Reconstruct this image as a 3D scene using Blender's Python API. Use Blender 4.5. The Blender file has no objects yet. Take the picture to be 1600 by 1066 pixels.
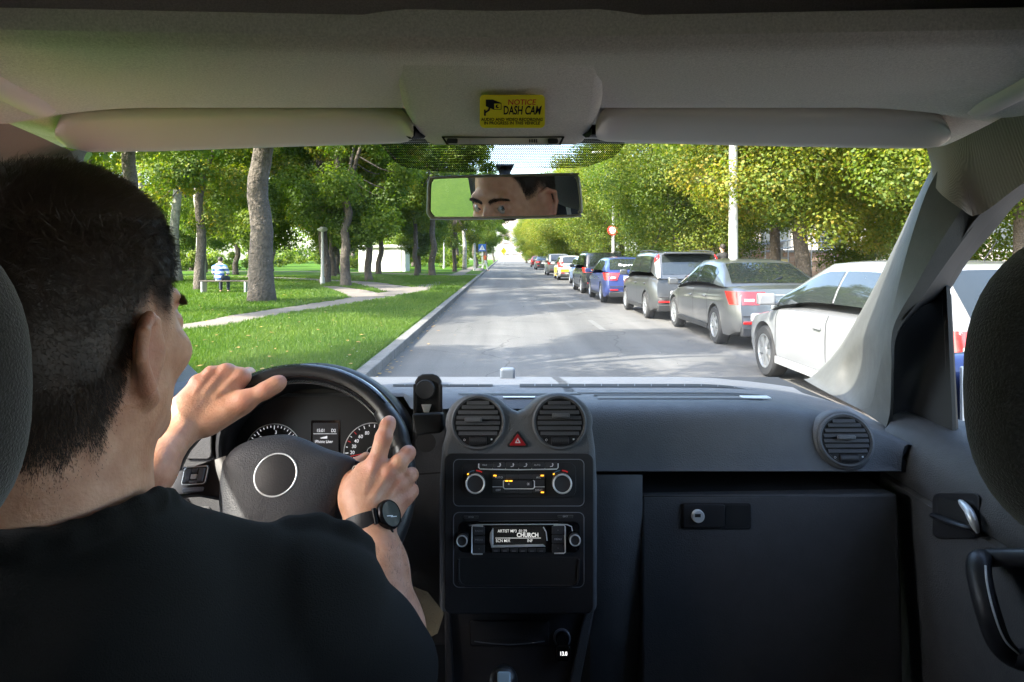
import bpy, bmesh, math, random
import numpy as np
from mathutils import Vector, Matrix
rnd = random.Random(11)
nrs = np.random.RandomState(5)
sc = bpy.context.scene
COL = sc.collection
R = math.radians

# ---------------------------------------------------------------- camera, sky, sun, exposure
F, CX, HY = 1067.0, 785.0, 400.0           # focal length and horizon of the photograph, in its own pixels
cam_data = bpy.data.cameras.new('camera')
cam = bpy.data.objects.new('camera', cam_data)
COL.objects.link(cam)
cam.location = (0, 0, 0)
cam.rotation_euler = (R(90), 0, 0)
cam_data.lens = 24.0
cam_data.sensor_width = 36.0
cam_data.shift_x = 15.0 / 1600
cam_data.shift_y = -133.0 / 1600
cam_data.clip_start = 0.02
cam_data.clip_end = 3000
sc.camera = cam

SUN_DIR = Vector((-1.0, -0.60, 1.10)).normalized()      # towards the sun: left, a little behind
elev = math.asin(SUN_DIR.z)
azim = math.atan2(SUN_DIR.x, SUN_DIR.y)                  # from +Y, clockwise positive
world = bpy.data.worlds.new('World')
sc.world = world
world.use_nodes = True
wn = world.node_tree
wn.nodes.clear()
wo = wn.nodes.new('ShaderNodeOutputWorld')
wb = wn.nodes.new('ShaderNodeBackground')
ws = wn.nodes.new('ShaderNodeTexSky')
ws.sky_type = 'NISHITA'
ws.sun_disc = False
ws.sun_elevation = elev
ws.sun_rotation = azim
ws.air_density = 1.0
ws.dust_density = 2.5
ws.ozone_density = 1.0
wb.inputs['Strength'].default_value = 0.15
wn.links.new(ws.outputs[0], wb.inputs[0])
wn.links.new(wb.outputs[0], wo.inputs[0])
sun_data = bpy.data.lights.new('sun', 'SUN')
sun_data.energy = 2.1
sun_data.angle = R(0.55)
sun_data.color = (1.0, 0.94, 0.85)
sun = bpy.data.objects.new('sun', sun_data)
COL.objects.link(sun)
sun.rotation_euler = SUN_DIR.to_track_quat('Z', 'Y').to_euler()
sun.location = (-30, -10, 40)
sc.view_settings.view_transform = 'Standard'
sc.view_settings.look = 'None'
sc.view_settings.exposure = 3.3
sc.view_settings.gamma = 1.0
sc.view_settings.use_curve_mapping = False
cy = sc.cycles
cy.use_denoising = True
try:
    cy.denoiser = 'OPENIMAGEDENOISE'
except Exception:
    pass
cy.max_bounces = 10
cy.diffuse_bounces = 6
cy.glossy_bounces = 4
cy.transparent_max_bounces = 16
cy.transmission_bounces = 6
cy.sample_clamp_indirect = 8.0
cy.caustics_reflective = False
cy.caustics_refractive = False

# ---------------------------------------------------------------- helpers
def P(px, py, Y):
    """a real point at depth Y metres seen at this place of the photograph"""
    return Vector(((px - CX) / F * Y, Y, (HY - py) / F * Y))

WORLD = {}                                   # world matrix of every parent
def link(o, parent=None, local=False):
    COL.objects.link(o)
    if parent is not None:
        o.parent = parent
        if not local:
            o.matrix_parent_inverse = WORLD.get(parent, Matrix()).inverted()
    WORLD[o] = Matrix() if (parent is None or not local) else WORLD.get(parent, Matrix())
    return o

def tag(o, label=None, cat=None, group=None, kind=None):
    if label: o['label'] = label
    if cat: o['category'] = cat
    if group: o['group'] = group
    if kind: o['kind'] = kind
    return o

def thing(name, label, cat, loc=(0, 0, 0), rz=0.0, group=None):
    o = bpy.data.objects.new(name, None)
    o.empty_display_size = 0.2
    COL.objects.link(o)
    o.location = loc
    o.rotation_euler = (0, 0, rz)
    WORLD[o] = Matrix.Translation(Vector(loc)) @ Matrix.Rotation(rz, 4, 'Z')
    return tag(o, label, cat, group)

KIDS = {}
def copy_thing(root, loc, rz=0.0, label=None, scale=None):
    r = root.copy(); COL.objects.link(r)
    r.location = loc; r.rotation_euler = (0, 0, rz)
    if scale is not None: r.scale = scale
    if label: r['label'] = label
    kids = [o for o in root.children]
    for ch in kids:
        c = ch.copy(); COL.objects.link(c); c.parent = r
        for g in ch.children:
            d = g.copy(); COL.objects.link(d); d.parent = c
    return r

def frame(o, x, y, z):
    m = Matrix.Identity(4)
    for i, a in enumerate((x, y, z)):
        for j in range(3): m[j][i] = a[j]
    for j in range(3): m[j][3] = o[j]
    return m

def axis_frame(o, z, up=(0, 0, 1)):
    z = Vector(z).normalized(); up = Vector(up)
    if abs(z.dot(up)) > 0.98: up = Vector((0, 1, 0))
    x = up.cross(z).normalized(); y = z.cross(x)
    return frame(o, x, y, z)

class MB:
    def __init__(s): s.v = []; s.f = []; s.mi = []
    def add(s, vs, fs, m=0):
        b = len(s.v); s.v += [tuple(p) for p in vs]
        s.f += [tuple(i + b for i in f) for f in fs]; s.mi += [m] * len(fs)
        return s
    def grid(s, rows, cu=False, cv=False, m=0):
        n = len(rows); k = len(rows[0]); vs = [p for r in rows for p in r]; fs = []
        for i in range(n if cu else n - 1):
            for j in range(k if cv else k - 1):
                a = i * k + j; b = i * k + (j + 1) % k
                c = ((i + 1) % n) * k + (j + 1) % k; d = ((i + 1) % n) * k + j
                fs.append((a, b, c, d))
        return s.add(vs, fs, m)
    def tube(s, pts, rad, n=10, caps=True, m=0, closed=False):
        pts = [Vector(p) for p in pts]; N = len(pts)
        if not isinstance(rad, (list, tuple)): rad = [rad] * N
        rows = []; up = None
        for i in range(N):
            if closed: t = (pts[(i + 1) % N] - pts[i - 1])
            else: t = pts[min(i + 1, N - 1)] - pts[max(i - 1, 0)]
            t.normalize()
            if up is None: up = Vector((0, 0, 1)) if abs(t.z) < 0.9 else Vector((0, 1, 0))
            x = up.cross(t)
            if x.length < 1e-6: x = Vector((1, 0, 0))
            x.normalize(); y = t.cross(x); up = y
            r = rad[i]; rx, ry = r if isinstance(r, tuple) else (r, r)
            rows.append([pts[i] + x * (math.cos(2 * math.pi * k / n) * rx) + y * (math.sin(2 * math.pi * k / n) * ry) for k in range(n)])
        b = len(s.v)
        s.grid(rows, cu=closed, cv=True, m=m)
        if caps and not closed:
            s.f.append(tuple(b + k for k in range(n))[::-1]); s.mi.append(m)
            s.f.append(tuple(b + (N - 1) * n + k for k in range(n))); s.mi.append(m)
        return s
    def box(s, c, size, M=None, m=0):
        c = Vector(c); h = Vector(size) * 0.5
        vs = [Vector((x, y, z)) for x in (-1, 1) for y in (-1, 1) for z in (-1, 1)]
        vs = [c + Vector((a.x * h.x, a.y * h.y, a.z * h.z)) for a in vs]
        if M is not None: vs = [M @ v for v in vs]
        return s.add(vs, [(0, 1, 3, 2), (4, 6, 7, 5), (0, 4, 5, 1), (2, 3, 7, 6), (0, 2, 6, 4), (1, 5, 7, 3)], m)
    def prism(s, poly, M, d0, d1, m=0, cap0=True, cap1=True):
        n = len(poly)
        vs = [M @ Vector((p[0], p[1], d0)) for p in poly] + [M @ Vector((p[0], p[1], d1)) for p in poly]
        fs = [(i, (i + 1) % n, n + (i + 1) % n, n + i) for i in range(n)]
        if cap0: fs.append(tuple(range(n))[::-1])
        if cap1: fs.append(tuple(range(n, 2 * n)))
        return s.add(vs, fs, m)
    def lathe(s, prof, M, n=28, m=0, cap=True):
        rows = [[M @ Vector((r * math.cos(2 * math.pi * k / n), r * math.sin(2 * math.pi * k / n), z)) for k in range(n)] for r, z in prof]
        b = len(s.v)
        s.grid(rows, cv=True, m=m)
        if cap:
            s.f.append(tuple(b + k for k in range(n))); s.mi.append(m)
            s.f.append(tuple(b + (len(prof) - 1) * n + k for k in range(n))); s.mi.append(m)
        return s
    def torus(s, M, Rr, r, n=48, k=10, a0=0, a1=2 * math.pi, m=0, sx=1.0):
        full = abs(a1 - a0 - 2 * math.pi) < 1e-6
        N = n if full else n + 1
        rows = []
        for i in range(N):
            a = a0 + (a1 - a0) * i / n
            rows.append([M @ Vector(((Rr + r * math.cos(2 * math.pi * j / k)) * math.cos(a), (Rr + r * math.cos(2 * math.pi * j / k)) * math.sin(a), r * sx * math.sin(2 * math.pi * j / k))) for j in range(k)])
        return s.grid(rows, cu=full, cv=True, m=m)
    def mesh(s, name, mats, smooth=True, angle=38, recalc=True):
        me = bpy.data.meshes.new(name)
        me.from_pydata([tuple(p) for p in s.v], [], s.f)
        if recalc:
            bm = bmesh.new(); bm.from_mesh(me)
            bmesh.ops.remove_doubles(bm, verts=bm.verts, dist=1e-6)
            bmesh.ops.recalc_face_normals(bm, faces=bm.faces)
            bm.to_mesh(me); bm.free()
        else:
            pass
        if not isinstance(mats, (list, tuple)): mats = [mats]
        for mm in mats: me.materials.append(mm)
        if len(mats) > 1 and len(me.polygons) == len(s.mi):
            me.polygons.foreach_set('material_index', s.mi)
        if smooth:
            me.polygons.foreach_set('use_smooth', [True] * len(me.polygons))
            if angle < 180: me.set_sharp_from_angle(angle=R(angle))
        me.update()
        return me
    def obj(s, name, mats, parent=None, smooth=True, angle=38, bevel=0, seg=2, sub=0, solid=0, local=False, label=None, recalc=True):
        o = bpy.data.objects.new(name, s.mesh(name, mats, smooth, angle, recalc))
        link(o, parent, local)
        if solid:
            md = o.modifiers.new('solid', 'SOLIDIFY'); md.thickness = solid; md.offset = -1
        if bevel:
            md = o.modifiers.new('bevel', 'BEVEL'); md.width = bevel; md.segments = seg; md.limit_method = 'ANGLE'; md.angle_limit = R(35)
        if sub:
            md = o.modifiers.new('sub', 'SUBSURF'); md.levels = sub; md.render_levels = sub
        if label: o['label'] = label
        return o

def catmull(pts, n):
    """n points along a smooth curve through pts"""
    pts = [Vector(p) for p in pts]; N = len(pts); out = []
    for i in range(n):
        t = i / (n - 1) * (N - 1); k = min(int(t), N - 2); u = t - k
        p0 = pts[max(k - 1, 0)]; p1 = pts[k]; p2 = pts[k + 1]; p3 = pts[min(k + 2, N - 1)]
        out.append(0.5 * ((2 * p1) + (p2 - p0) * u + (2 * p0 - 5 * p1 + 4 * p2 - p3) * u * u + (3 * p1 - p0 - 3 * p2 + p3) * u ** 3))
    return out

def interp(x, xs, ys):
    return float(np.interp(x, xs, ys))

def rr(x0, y0, x1, y1, r, n=5):
    """rounded rectangle outline"""
    out = []
    for cx, cy, a in ((x1 - r, y1 - r, 0), (x0 + r, y1 - r, 90), (x0 + r, y0 + r, 180), (x1 - r, y0 + r, 270)):
        for i in range(n + 1):
            t = R(a + 90 * i / n); out.append((cx + r * math.cos(t), cy + r * math.sin(t)))
    return out

class Plane:
    """a flat face in the car: a point and a normal towards the viewer"""
    def __init__(s, p0, n, right=(1, 0, 0)):
        s.p = Vector(p0); s.n = Vector(n).normalized()
        r = Vector(right); s.u = (r - s.n * r.dot(s.n)).normalized(); s.w = s.n.cross(s.u)
    def pt(s, px, py, off=0.0):
        d = Vector(((px - CX) / F, 1.0, (HY - py) / F))
        t = (s.p + s.n * off).dot(s.n) / d.dot(s.n)
        return d * t
    def fr(s, px, py, off=0.0): return frame(s.pt(px, py, off), s.u, s.w, s.n)
    def scale(s, px, py): return s.pt(px, py).y / F
    def slab(s, mb, poly, o0, o1, m=0):
        ps = [s.pt(x, y, o1) for x, y in poly]; n = len(ps); d = s.n * (o0 - o1)
        vs = ps + [p + d for p in ps]
        mb.add(vs, [(i, (i + 1) % n, n + (i + 1) % n, n + i) for i in range(n)] + [tuple(range(n)), tuple(range(n, 2 * n))], m)
        return mb

_txt = {}
def text_mb(body, M, h, bold=0.0, sx=1.0, depth=0.0002, align='CENTER'):
    """lettering as flat mesh, centred on the frame M, capital height h"""
    cu = bpy.data.curves.new('lettering', 'FONT')
    cu.body = body; cu.size = 1.0; cu.align_x = align; cu.align_y = 'CENTER'
    cu.offset = bold; cu.resolution_u = 3
    o = bpy.data.objects.new('lettering', cu); COL.objects.link(o)
    dg = bpy.context.evaluated_depsgraph_get()
    me = bpy.data.meshes.new_from_object(o.evaluated_get(dg))
    k = h / 0.70
    mb = MB()
    mb.add([M @ Vector((v.co.x * k * sx, v.co.y * k, depth)) for v in me.vertices], [tuple(p.vertices) for p in me.polygons])
    bpy.data.objects.remove(o); bpy.data.curves.remove(cu); bpy.data.meshes.remove(me)
    return mb

# ---------------------------------------------------------------- materials
def nodes_of(name):
    m = bpy.data.materials.new(name); m.use_nodes = True
    nt = m.node_tree; b = nt.nodes['Principled BSDF']
    return m, nt, b

def mat(name, col, rough=0.5, metal=0.0, bump=None, var=None, spec=0.5, coat=0.0, sheen=0.0, sss=0.0, emit=None, coords='Object', rvar=0.0, sub_r=(0.01, 0.004, 0.002)):
    """bump=(scale, strength, distance)  var=(scale, amount, second colour or None)"""
    m, nt, b = nodes_of(name)
    L = nt.links.new; N = nt.nodes.new
    b.inputs['Base Color'].default_value = (*col, 1); b.inputs['Roughness'].default_value = rough
    b.inputs['Metallic'].default_value = metal; b.inputs['Specular IOR Level'].default_value = spec
    b.inputs['Coat Weight'].default_value = coat; b.inputs['Coat Roughness'].default_value = 0.05
    b.inputs['Sheen Weight'].default_value = sheen
    if sss:
        b.inputs['Subsurface Weight'].default_value = sss
        b.inputs['Subsurface Radius'].default_value = sub_r; b.inputs['Subsurface Scale'].default_value = 1.0
    if emit:
        b.inputs['Emission Color'].default_value = (*emit[0], 1); b.inputs['Emission Strength'].default_value = emit[1]
    tc = N('ShaderNodeTexCoord')
    if var:
        nz = N('ShaderNodeTexNoise'); nz.inputs['Scale'].default_value = var[0]; nz.inputs['Detail'].default_value = 6
        nz.inputs['Roughness'].default_value = 0.65
        L(tc.outputs[coords], nz.inputs['Vector'])
        mx = N('ShaderNodeMix'); mx.data_type = 'RGBA'
        c2 = var[2] if len(var) > 2 and var[2] else tuple(c * 0.45 for c in col)
        rp = N('ShaderNodeMapRange'); rp.inputs['From Min'].default_value = 0.35; rp.inputs['From Max'].default_value = 0.7
        rp.inputs['To Max'].default_value = var[1]
        L(nz.outputs['Fac'], rp.inputs['Value']); L(rp.outputs[0], mx.inputs['Factor'])
        mx.inputs['A'].default_value = (*col, 1); mx.inputs['B'].default_value = (*c2, 1)
        L(mx.outputs['Result'], b.inputs['Base Color'])
        if rvar:
            r2 = N('ShaderNodeMapRange'); r2.inputs['To Min'].default_value = max(0, rough - rvar); r2.inputs['To Max'].default_value = min(1, rough + rvar)
            L(nz.outputs['Fac'], r2.inputs['Value']); L(r2.outputs[0], b.inputs['Roughness'])
    if bump:
        n2 = N('ShaderNodeTexNoise'); n2.inputs['Scale'].default_value = bump[0]; n2.inputs['Detail'].default_value = 3
        L(tc.outputs[coords], n2.inputs['Vector'])
        bp = N('ShaderNodeBump'); bp.inputs['Strength'].default_value = bump[1]; bp.inputs['Distance'].default_value = bump[2]
        L(n2.outputs['Fac'], bp.inputs['Height']); L(bp.outputs[0], b.inputs['Normal'])
    return m

def glass_mat(name, tint=(0.86, 0.93, 0.88), ior=1.45, rough=0.0, dirt=0.0):
    m = bpy.data.materials.new(name); m.use_nodes = True
    nt = m.node_tree; nt.nodes.clear(); N = nt.nodes.new; L = nt.links.new
    out = N('ShaderNodeOutputMaterial'); mx = N('ShaderNodeMixShader'); lw = N('ShaderNodeLayerWeight'); fr = N('ShaderNodeMath'); pw = N('ShaderNodeMath')
    tr = N('ShaderNodeBsdfTransparent'); gl = N('ShaderNodeBsdfGlossy')
    f0 = ((ior - 1) / (ior + 1)) ** 2 * 1.6                  # both faces of the pane, same from either side
    pw.operation = 'POWER'; pw.inputs[1].default_value = 5.0; L(lw.outputs['Facing'], pw.inputs[0])
    fr.operation = 'MULTIPLY_ADD'; fr.inputs[1].default_value = 1 - f0; fr.inputs[2].default_value = f0; L(pw.outputs[0], fr.inputs[0])
    tr.inputs['Color'].default_value = (*tint, 1); gl.inputs['Roughness'].default_value = rough
    L(fr.outputs[0], mx.inputs[0]); L(tr.outputs[0], mx.inputs[1]); L(gl.outputs[0], mx.inputs[2])
    last = mx
    if dirt:
        tc = N('ShaderNodeTexCoord'); vo = N('ShaderNodeTexVoronoi'); vo.inputs['Scale'].default_value = 55
        L(tc.outputs['Object'], vo.inputs['Vector'])
        nz = N('ShaderNodeTexNoise'); nz.inputs['Scale'].default_value = 9; L(tc.outputs['Object'], nz.inputs['Vector'])
        a = N('ShaderNodeMath'); a.operation = 'LESS_THAN'; a.inputs[1].default_value = 0.075; L(vo.outputs['Distance'], a.inputs[0])
        c = N('ShaderNodeMath'); c.operation = 'GREATER_THAN'; c.inputs[1].default_value = 0.60; L(nz.outputs['Fac'], c.inputs[0])
        e = N('ShaderNodeMath'); e.operation = 'MULTIPLY'; L(a.outputs[0], e.inputs[0]); L(c.outputs[0], e.inputs[1])
        g = N('ShaderNodeMath'); g.operation = 'MULTIPLY_ADD'; g.inputs[1].default_value = dirt; g.inputs[2].default_value = 0.0015; L(e.outputs[0], g.inputs[0])
        df = N('ShaderNodeBsdfDiffuse'); df.inputs['Color'].default_value = (0.75, 0.73, 0.7, 1)
        m2 = N('ShaderNodeMixShader'); L(g.outputs[0], m2.inputs[0]); L(mx.outputs[0], m2.inputs[1]); L(df.outputs[0], m2.inputs[2])
        last = m2
    L(last.outputs[0], out.inputs[0])
    return m

# ---------------------------------------------------------------- signed-distance modelling for soft bodies
def rc(a, b, ra, rb, k=0.01): return ('rc', Vector(a), Vector(b), ra, rb, k)
def el(c, r, k=0.01, M=None): return ('el', Vector(c), Vector(r), k, M)
def cut(c, r, k=0.005): return ('cut', Vector(c), Vector(r), k)
def fn(f, k=0.005): return ('fn', f, k)

def sdf_mesh(prims, vox, disp=None, pad=0.02):
    lo = np.array([1e9] * 3); hi = -lo
    for p in prims:
        if p[0] == 'rc':
            for q, r in ((p[1], p[3]), (p[2], p[4])):
                lo = np.minimum(lo, np.array(q) - r); hi = np.maximum(hi, np.array(q) + r)
        elif p[0] == 'el':
            r = max(p[2]) if p[4] is not None else np.array(p[2])
            lo = np.minimum(lo, np.array(p[1]) - r); hi = np.maximum(hi, np.array(p[1]) + r)
    lo -= pad; hi += pad
    n = np.ceil((hi - lo) / vox).astype(int) + 1
    ax = [lo[i] + vox * np.arange(n[i]) for i in range(3)]
    D = np.full(n, 1.0, np.float32)
    def region(c0, c1):
        i0 = np.clip(np.floor((c0 - lo) / vox).astype(int), 0, n - 1); i1 = np.clip(np.ceil((c1 - lo) / vox).astype(int) + 1, 1, n)
        sl = tuple(slice(i0[i], i1[i]) for i in range(3))
        X = ax[0][sl[0]][:, None, None].astype(np.float32); Y = ax[1][sl[1]][None, :, None].astype(np.float32); Z = ax[2][sl[2]][None, None, :].astype(np.float32)
        return sl, X, Y, Z
    for p in prims:
        if p[0] == 'rc':
            a = np.array(p[1]); b = np.array(p[2]); ra, rb, k = p[3:6]
            m = max(ra, rb) + k + 4 * vox
            sl, X, Y, Z = region(np.minimum(a, b) - m, np.maximum(a, b) + m)
            ab = b - a; L2 = max(1e-12, float(ab @ ab))
            t = np.clip(((X - a[0]) * ab[0] + (Y - a[1]) * ab[1] + (Z - a[2]) * ab[2]) / L2, 0, 1)
            dd = np.sqrt((X - a[0] - t * ab[0]) ** 2 + (Y - a[1] - t * ab[1]) ** 2 + (Z - a[2] - t * ab[2]) ** 2) - (ra + (rb - ra) * t)
        elif p[0] in ('el', 'cut'):
            c = np.array(p[1]); r = np.array(p[2]); k = p[3]
            m = (np.full(3, r.max()) if p[0] == 'el' and p[4] is not None else r) + k + 4 * vox
            sl, X, Y, Z = region(c - m, c + m)
            dx, dy, dz = X - c[0], Y - c[1], Z - c[2]
            if p[0] == 'el' and p[4] is not None:
                A = np.array(p[4]); dx, dy, dz = A[0, 0] * dx + A[1, 0] * dy + A[2, 0] * dz, A[0, 1] * dx + A[1, 1] * dy + A[2, 1] * dz, A[0, 2] * dx + A[1, 2] * dy + A[2, 2] * dz
            k0 = np.sqrt((dx / r[0]) ** 2 + (dy / r[1]) ** 2 + (dz / r[2]) ** 2)
            k1 = np.sqrt((dx / r[0] ** 2) ** 2 + (dy / r[1] ** 2) ** 2 + (dz / r[2] ** 2) ** 2)
            dd = k0 * (k0 - 1) / np.maximum(k1, 1e-6)
        else:
            sl, X, Y, Z = region(lo, hi); k = p[2]; dd = p[1](X, Y, Z)
        d = D[sl]
        if p[0] in ('rc', 'el'):
            h = np.clip(0.5 + 0.5 * (d - dd) / k, 0, 1); D[sl] = d + (dd - d) * h - k * h * (1 - h)
        else:
            e = -dd if p[0] == 'cut' else dd
            h = np.clip(0.5 - 0.5 * (d - e) / k, 0, 1); D[sl] = d + (e - d) * h + k * h * (1 - h)
    if disp is not None:
        sl, X, Y, Z = region(lo, hi); D = D + disp(X, Y, Z).astype(np.float32)
    # surface nets
    S = D < 0
    c = [S[i:n[0] - 1 + i, j:n[1] - 1 + j, k:n[2] - 1 + k] for i in (0, 1) for j in (0, 1) for k in (0, 1)]
    cnt = sum(x.astype(np.int8) for x in c); mixed = (cnt > 0) & (cnt < 8)
    idx = np.argwhere(mixed); vid = np.full(mixed.shape, -1, np.int64); vid[mixed] = np.arange(len(idx))
    off = np.array([(i, j, k) for i in (0, 1) for j in (0, 1) for k in (0, 1)])
    val = np.stack([D[idx[:, 0] + o[0], idx[:, 1] + o[1], idx[:, 2] + o[2]] for o in off], 1)
    acc = np.zeros((len(idx), 3)); num = np.zeros(len(idx))
    for a in range(8):
        for b in range(a + 1, 8):
            if np.abs(off[a] - off[b]).sum() == 1:
                va, vb = val[:, a], val[:, b]; cr = (va < 0) != (vb < 0)
                t = np.where(cr, va / np.where(np.abs(va - vb) < 1e-9, 1, va - vb), 0)
                pos = off[a][None] + t[:, None] * (off[b] - off[a])[None]
                acc += np.where(cr[:, None], pos, 0); num += cr
    V = lo + vox * (idx + acc / np.maximum(num, 1)[:, None])
    Q = []
    for axn in range(3):
        o1, o2 = [(1, 2), (2, 0), (0, 1)][axn]
        A = np.take(S, range(n[axn] - 1), axn); B = np.take(S, range(1, n[axn]), axn)
        ch = np.argwhere(A != B)
        ok = (ch[:, o1] > 0) & (ch[:, o2] > 0) & (ch[:, o1] < n[o1] - 1) & (ch[:, o2] < n[o2] - 1)
        ch = ch[ok]; ins = A[tuple(ch.T)]
        def at(d1, d2):
            q = ch.copy(); q[:, o1] += d1; q[:, o2] += d2
            return vid[tuple(q.T)]
        quad = np.stack([at(-1, -1), at(0, -1), at(0, 0), at(-1, 0)], 1)
        quad[~ins] = quad[~ins][:, ::-1]
        Q.append(quad)
    Q = np.concatenate(Q)
    return V, Q

def np_mesh(name, V, Fq, mats, smooth=True):
    """fast mesh from numpy arrays; Fq: (n, 3) or (n, 4)"""
    me = bpy.data.meshes.new(name)
    k = Fq.shape[1]
    me.vertices.add(len(V)); me.vertices.foreach_set('co', np.asarray(V, np.float32).ravel())
    me.loops.add(Fq.size); me.loops.foreach_set('vertex_index', np.asarray(Fq, np.int32).ravel())
    me.polygons.add(len(Fq)); me.polygons.foreach_set('loop_start', np.arange(0, Fq.size, k, dtype=np.int32))
    me.polygons.foreach_set('loop_total', np.full(len(Fq), k, np.int32))
    if not isinstance(mats, (list, tuple)): mats = [mats]
    for m in mats: me.materials.append(m)
    me.update(calc_edges=True); me.validate()
    if smooth: me.polygons.foreach_set('use_smooth', np.ones(len(me.polygons), bool))
    return me

def sdf_obj(name, prims, vox, m, parent=None, disp=None, smooth_it=2, local=False):
    V, Q = sdf_mesh(prims, vox, disp)
    o = bpy.data.objects.new(name, np_mesh(name, V, Q, m))
    link(o, parent, local)
    if smooth_it:
        md = o.modifiers.new('smooth', 'SMOOTH'); md.factor = 0.5; md.iterations = smooth_it
    return o
# ================================================================ THE STREET
GZ, LZ = -1.50, -1.38                         # road and lawn level below the camera

def ground_mat(name, cols, s1=0.6, s2=9.0, rough=0.95, bump=(60, 0.4, 0.02)):
    m, nt, b = nodes_of(name); N = nt.nodes.new; L = nt.links.new
    tc = N('ShaderNodeTexCoord')
    a = N('ShaderNodeTexNoise'); a.inputs['Scale'].default_value = s1; a.inputs['Detail'].default_value = 8; a.inputs['Roughness'].default_value = 0.7
    c = N('ShaderNodeTexNoise'); c.inputs['Scale'].default_value = s2; c.inputs['Detail'].default_value = 6; c.inputs['Roughness'].default_value = 0.75
    L(tc.outputs['Object'], a.inputs['Vector']); L(tc.outputs['Object'], c.inputs['Vector'])
    ad = N('ShaderNodeMath'); ad.operation = 'ADD'; L(a.outputs['Fac'], ad.inputs[0]); L(c.outputs['Fac'], ad.inputs[1])
    hv = N('ShaderNodeMath'); hv.operation = 'MULTIPLY'; hv.inputs[1].default_value = 0.5; L(ad.outputs[0], hv.inputs[0])
    cr = N('ShaderNodeValToRGB'); L(hv.outputs[0], cr.inputs[0])
    e = cr.color_ramp.elements
    e[0].position = 0.36; e[0].color = (*cols[0], 1); e[1].position = 0.64; e[1].color = (*cols[-1], 1)
    for i, cc in enumerate(cols[1:-1]):
        q = e.new(0.36 + 0.28 * (i + 1) / (len(cols) - 1)); q.color = (*cc, 1)
    L(cr.outputs[0], b.inputs['Base Color']); b.inputs['Roughness'].default_value = rough
    n3 = N('ShaderNodeTexNoise'); n3.inputs['Scale'].default_value = bump[0]; n3.inputs['Detail'].default_value = 4
    L(tc.outputs['Object'], n3.inputs['Vector'])
    bp = N('ShaderNodeBump'); bp.inputs['Strength'].default_value = bump[1]; bp.inputs['Distance'].default_value = bump[2]
    L(n3.outputs['Fac'], bp.inputs['Height']); L(bp.outputs[0], b.inputs['Normal'])
    return m

M_earth = ground_mat('earth', [(0.06, 0.09, 0.02), (0.09, 0.10, 0.04), (0.10, 0.09, 0.06)])
M_lawn = ground_mat('lawn', [(0.024, 0.064, 0.003), (0.040, 0.094, 0.004), (0.066, 0.122, 0.006)], 0.5, 22)
M_lawn.node_tree.nodes['Principled BSDF'].inputs['Specular IOR Level'].default_value = 0.1
M_road = ground_mat('asphalt', [(0.060, 0.0575, 0.0545), (0.086, 0.0825, 0.078), (0.111, 0.1065, 0.101)], 0.35, 40, 0.9, (220, 0.5, 0.006))
def wear_asphalt(m):
    nt = m.node_tree; N = nt.nodes.new; L = nt.links.new; b = nt.nodes['Principled BSDF']; src = b.inputs['Base Color'].links[0].from_socket
    tc = N('ShaderNodeTexCoord'); mp = N('ShaderNodeMapping'); mp.inputs['Scale'].default_value = (1.1, .045, 1); L(tc.outputs['Object'], mp.inputs['Vector'])
    n1 = N('ShaderNodeTexNoise'); n1.inputs['Scale'].default_value = 1.6; n1.inputs['Detail'].default_value = 6; L(mp.outputs[0], n1.inputs['Vector'])
    r1 = N('ShaderNodeMapRange'); r1.inputs['From Min'].default_value = .38; r1.inputs['From Max'].default_value = .66; r1.inputs['To Min'].default_value = .72; r1.inputs['To Max'].default_value = 1.12; L(n1.outputs['Fac'], r1.inputs['Value'])
    vo = N('ShaderNodeTexVoronoi'); vo.feature = 'DISTANCE_TO_EDGE'; vo.inputs['Scale'].default_value = .55
    wn_ = N('ShaderNodeTexNoise'); wn_.inputs['Scale'].default_value = 1.4; wn_.inputs['Detail'].default_value = 6; L(tc.outputs['Object'], wn_.inputs['Vector'])
    vm = N('ShaderNodeMix'); vm.data_type = 'VECTOR'; vm.inputs['Factor'].default_value = .35; L(tc.outputs['Object'], vm.inputs['A']); L(wn_.outputs['Color'], vm.inputs['B']); L(vm.outputs['Result'], vo.inputs['Vector'])
    ck = N('ShaderNodeMapRange'); ck.inputs['From Max'].default_value = .007; ck.inputs['To Min'].default_value = .45; L(vo.outputs['Distance'], ck.inputs['Value'])
    mu = N('ShaderNodeMath'); mu.operation = 'MULTIPLY'; L(r1.outputs[0], mu.inputs[0]); L(ck.outputs[0], mu.inputs[1])
    mx = N('ShaderNodeMix'); mx.data_type = 'RGBA'; mx.blend_type = 'MULTIPLY'; mx.inputs['Factor'].default_value = 1.0; L(src, mx.inputs['A']); L(mu.outputs[0], mx.inputs['B']); L(mx.outputs['Result'], b.inputs['Base Color'])
wear_asphalt(M_road)
M_path = ground_mat('path_paving', [(0.095, 0.080, 0.066), (0.130, 0.110, 0.092), (0.165, 0.140, 0.118)], 0.8, 30)
M_pave = ground_mat('pavement', [(0.18, 0.17, 0.15), (0.25, 0.23, 0.21), (0.30, 0.28, 0.25)], 0.6, 25)
M_kerb = ground_mat('kerb_concrete', [(0.065, 0.061, 0.055), (0.115, 0.110, 0.102), (0.17, 0.163, 0.152)], 1.5, 26)
M_mark = mat('road_paint', (0.105, 0.103, 0.099), 0.85, var=(9, 1.0, (0.078, 0.076, 0.073)))

def sheet(name, x0, x1, y0, y1, z, m, nx=1, ny=1, kind='structure', bumpz=0.0):
    mb = MB()
    mb.grid([[Vector((x0 + (x1 - x0) * i / nx, y0 + (y1 - y0) * j / ny, z + (bumpz * math.sin(i * 1.7 + j * 0.9) * math.sin(j * 1.3) if bumpz else 0))) for i in range(nx + 1)] for j in range(ny + 1)])
    return tag(mb.obj(name, m, recalc=False), kind=kind)

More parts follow.
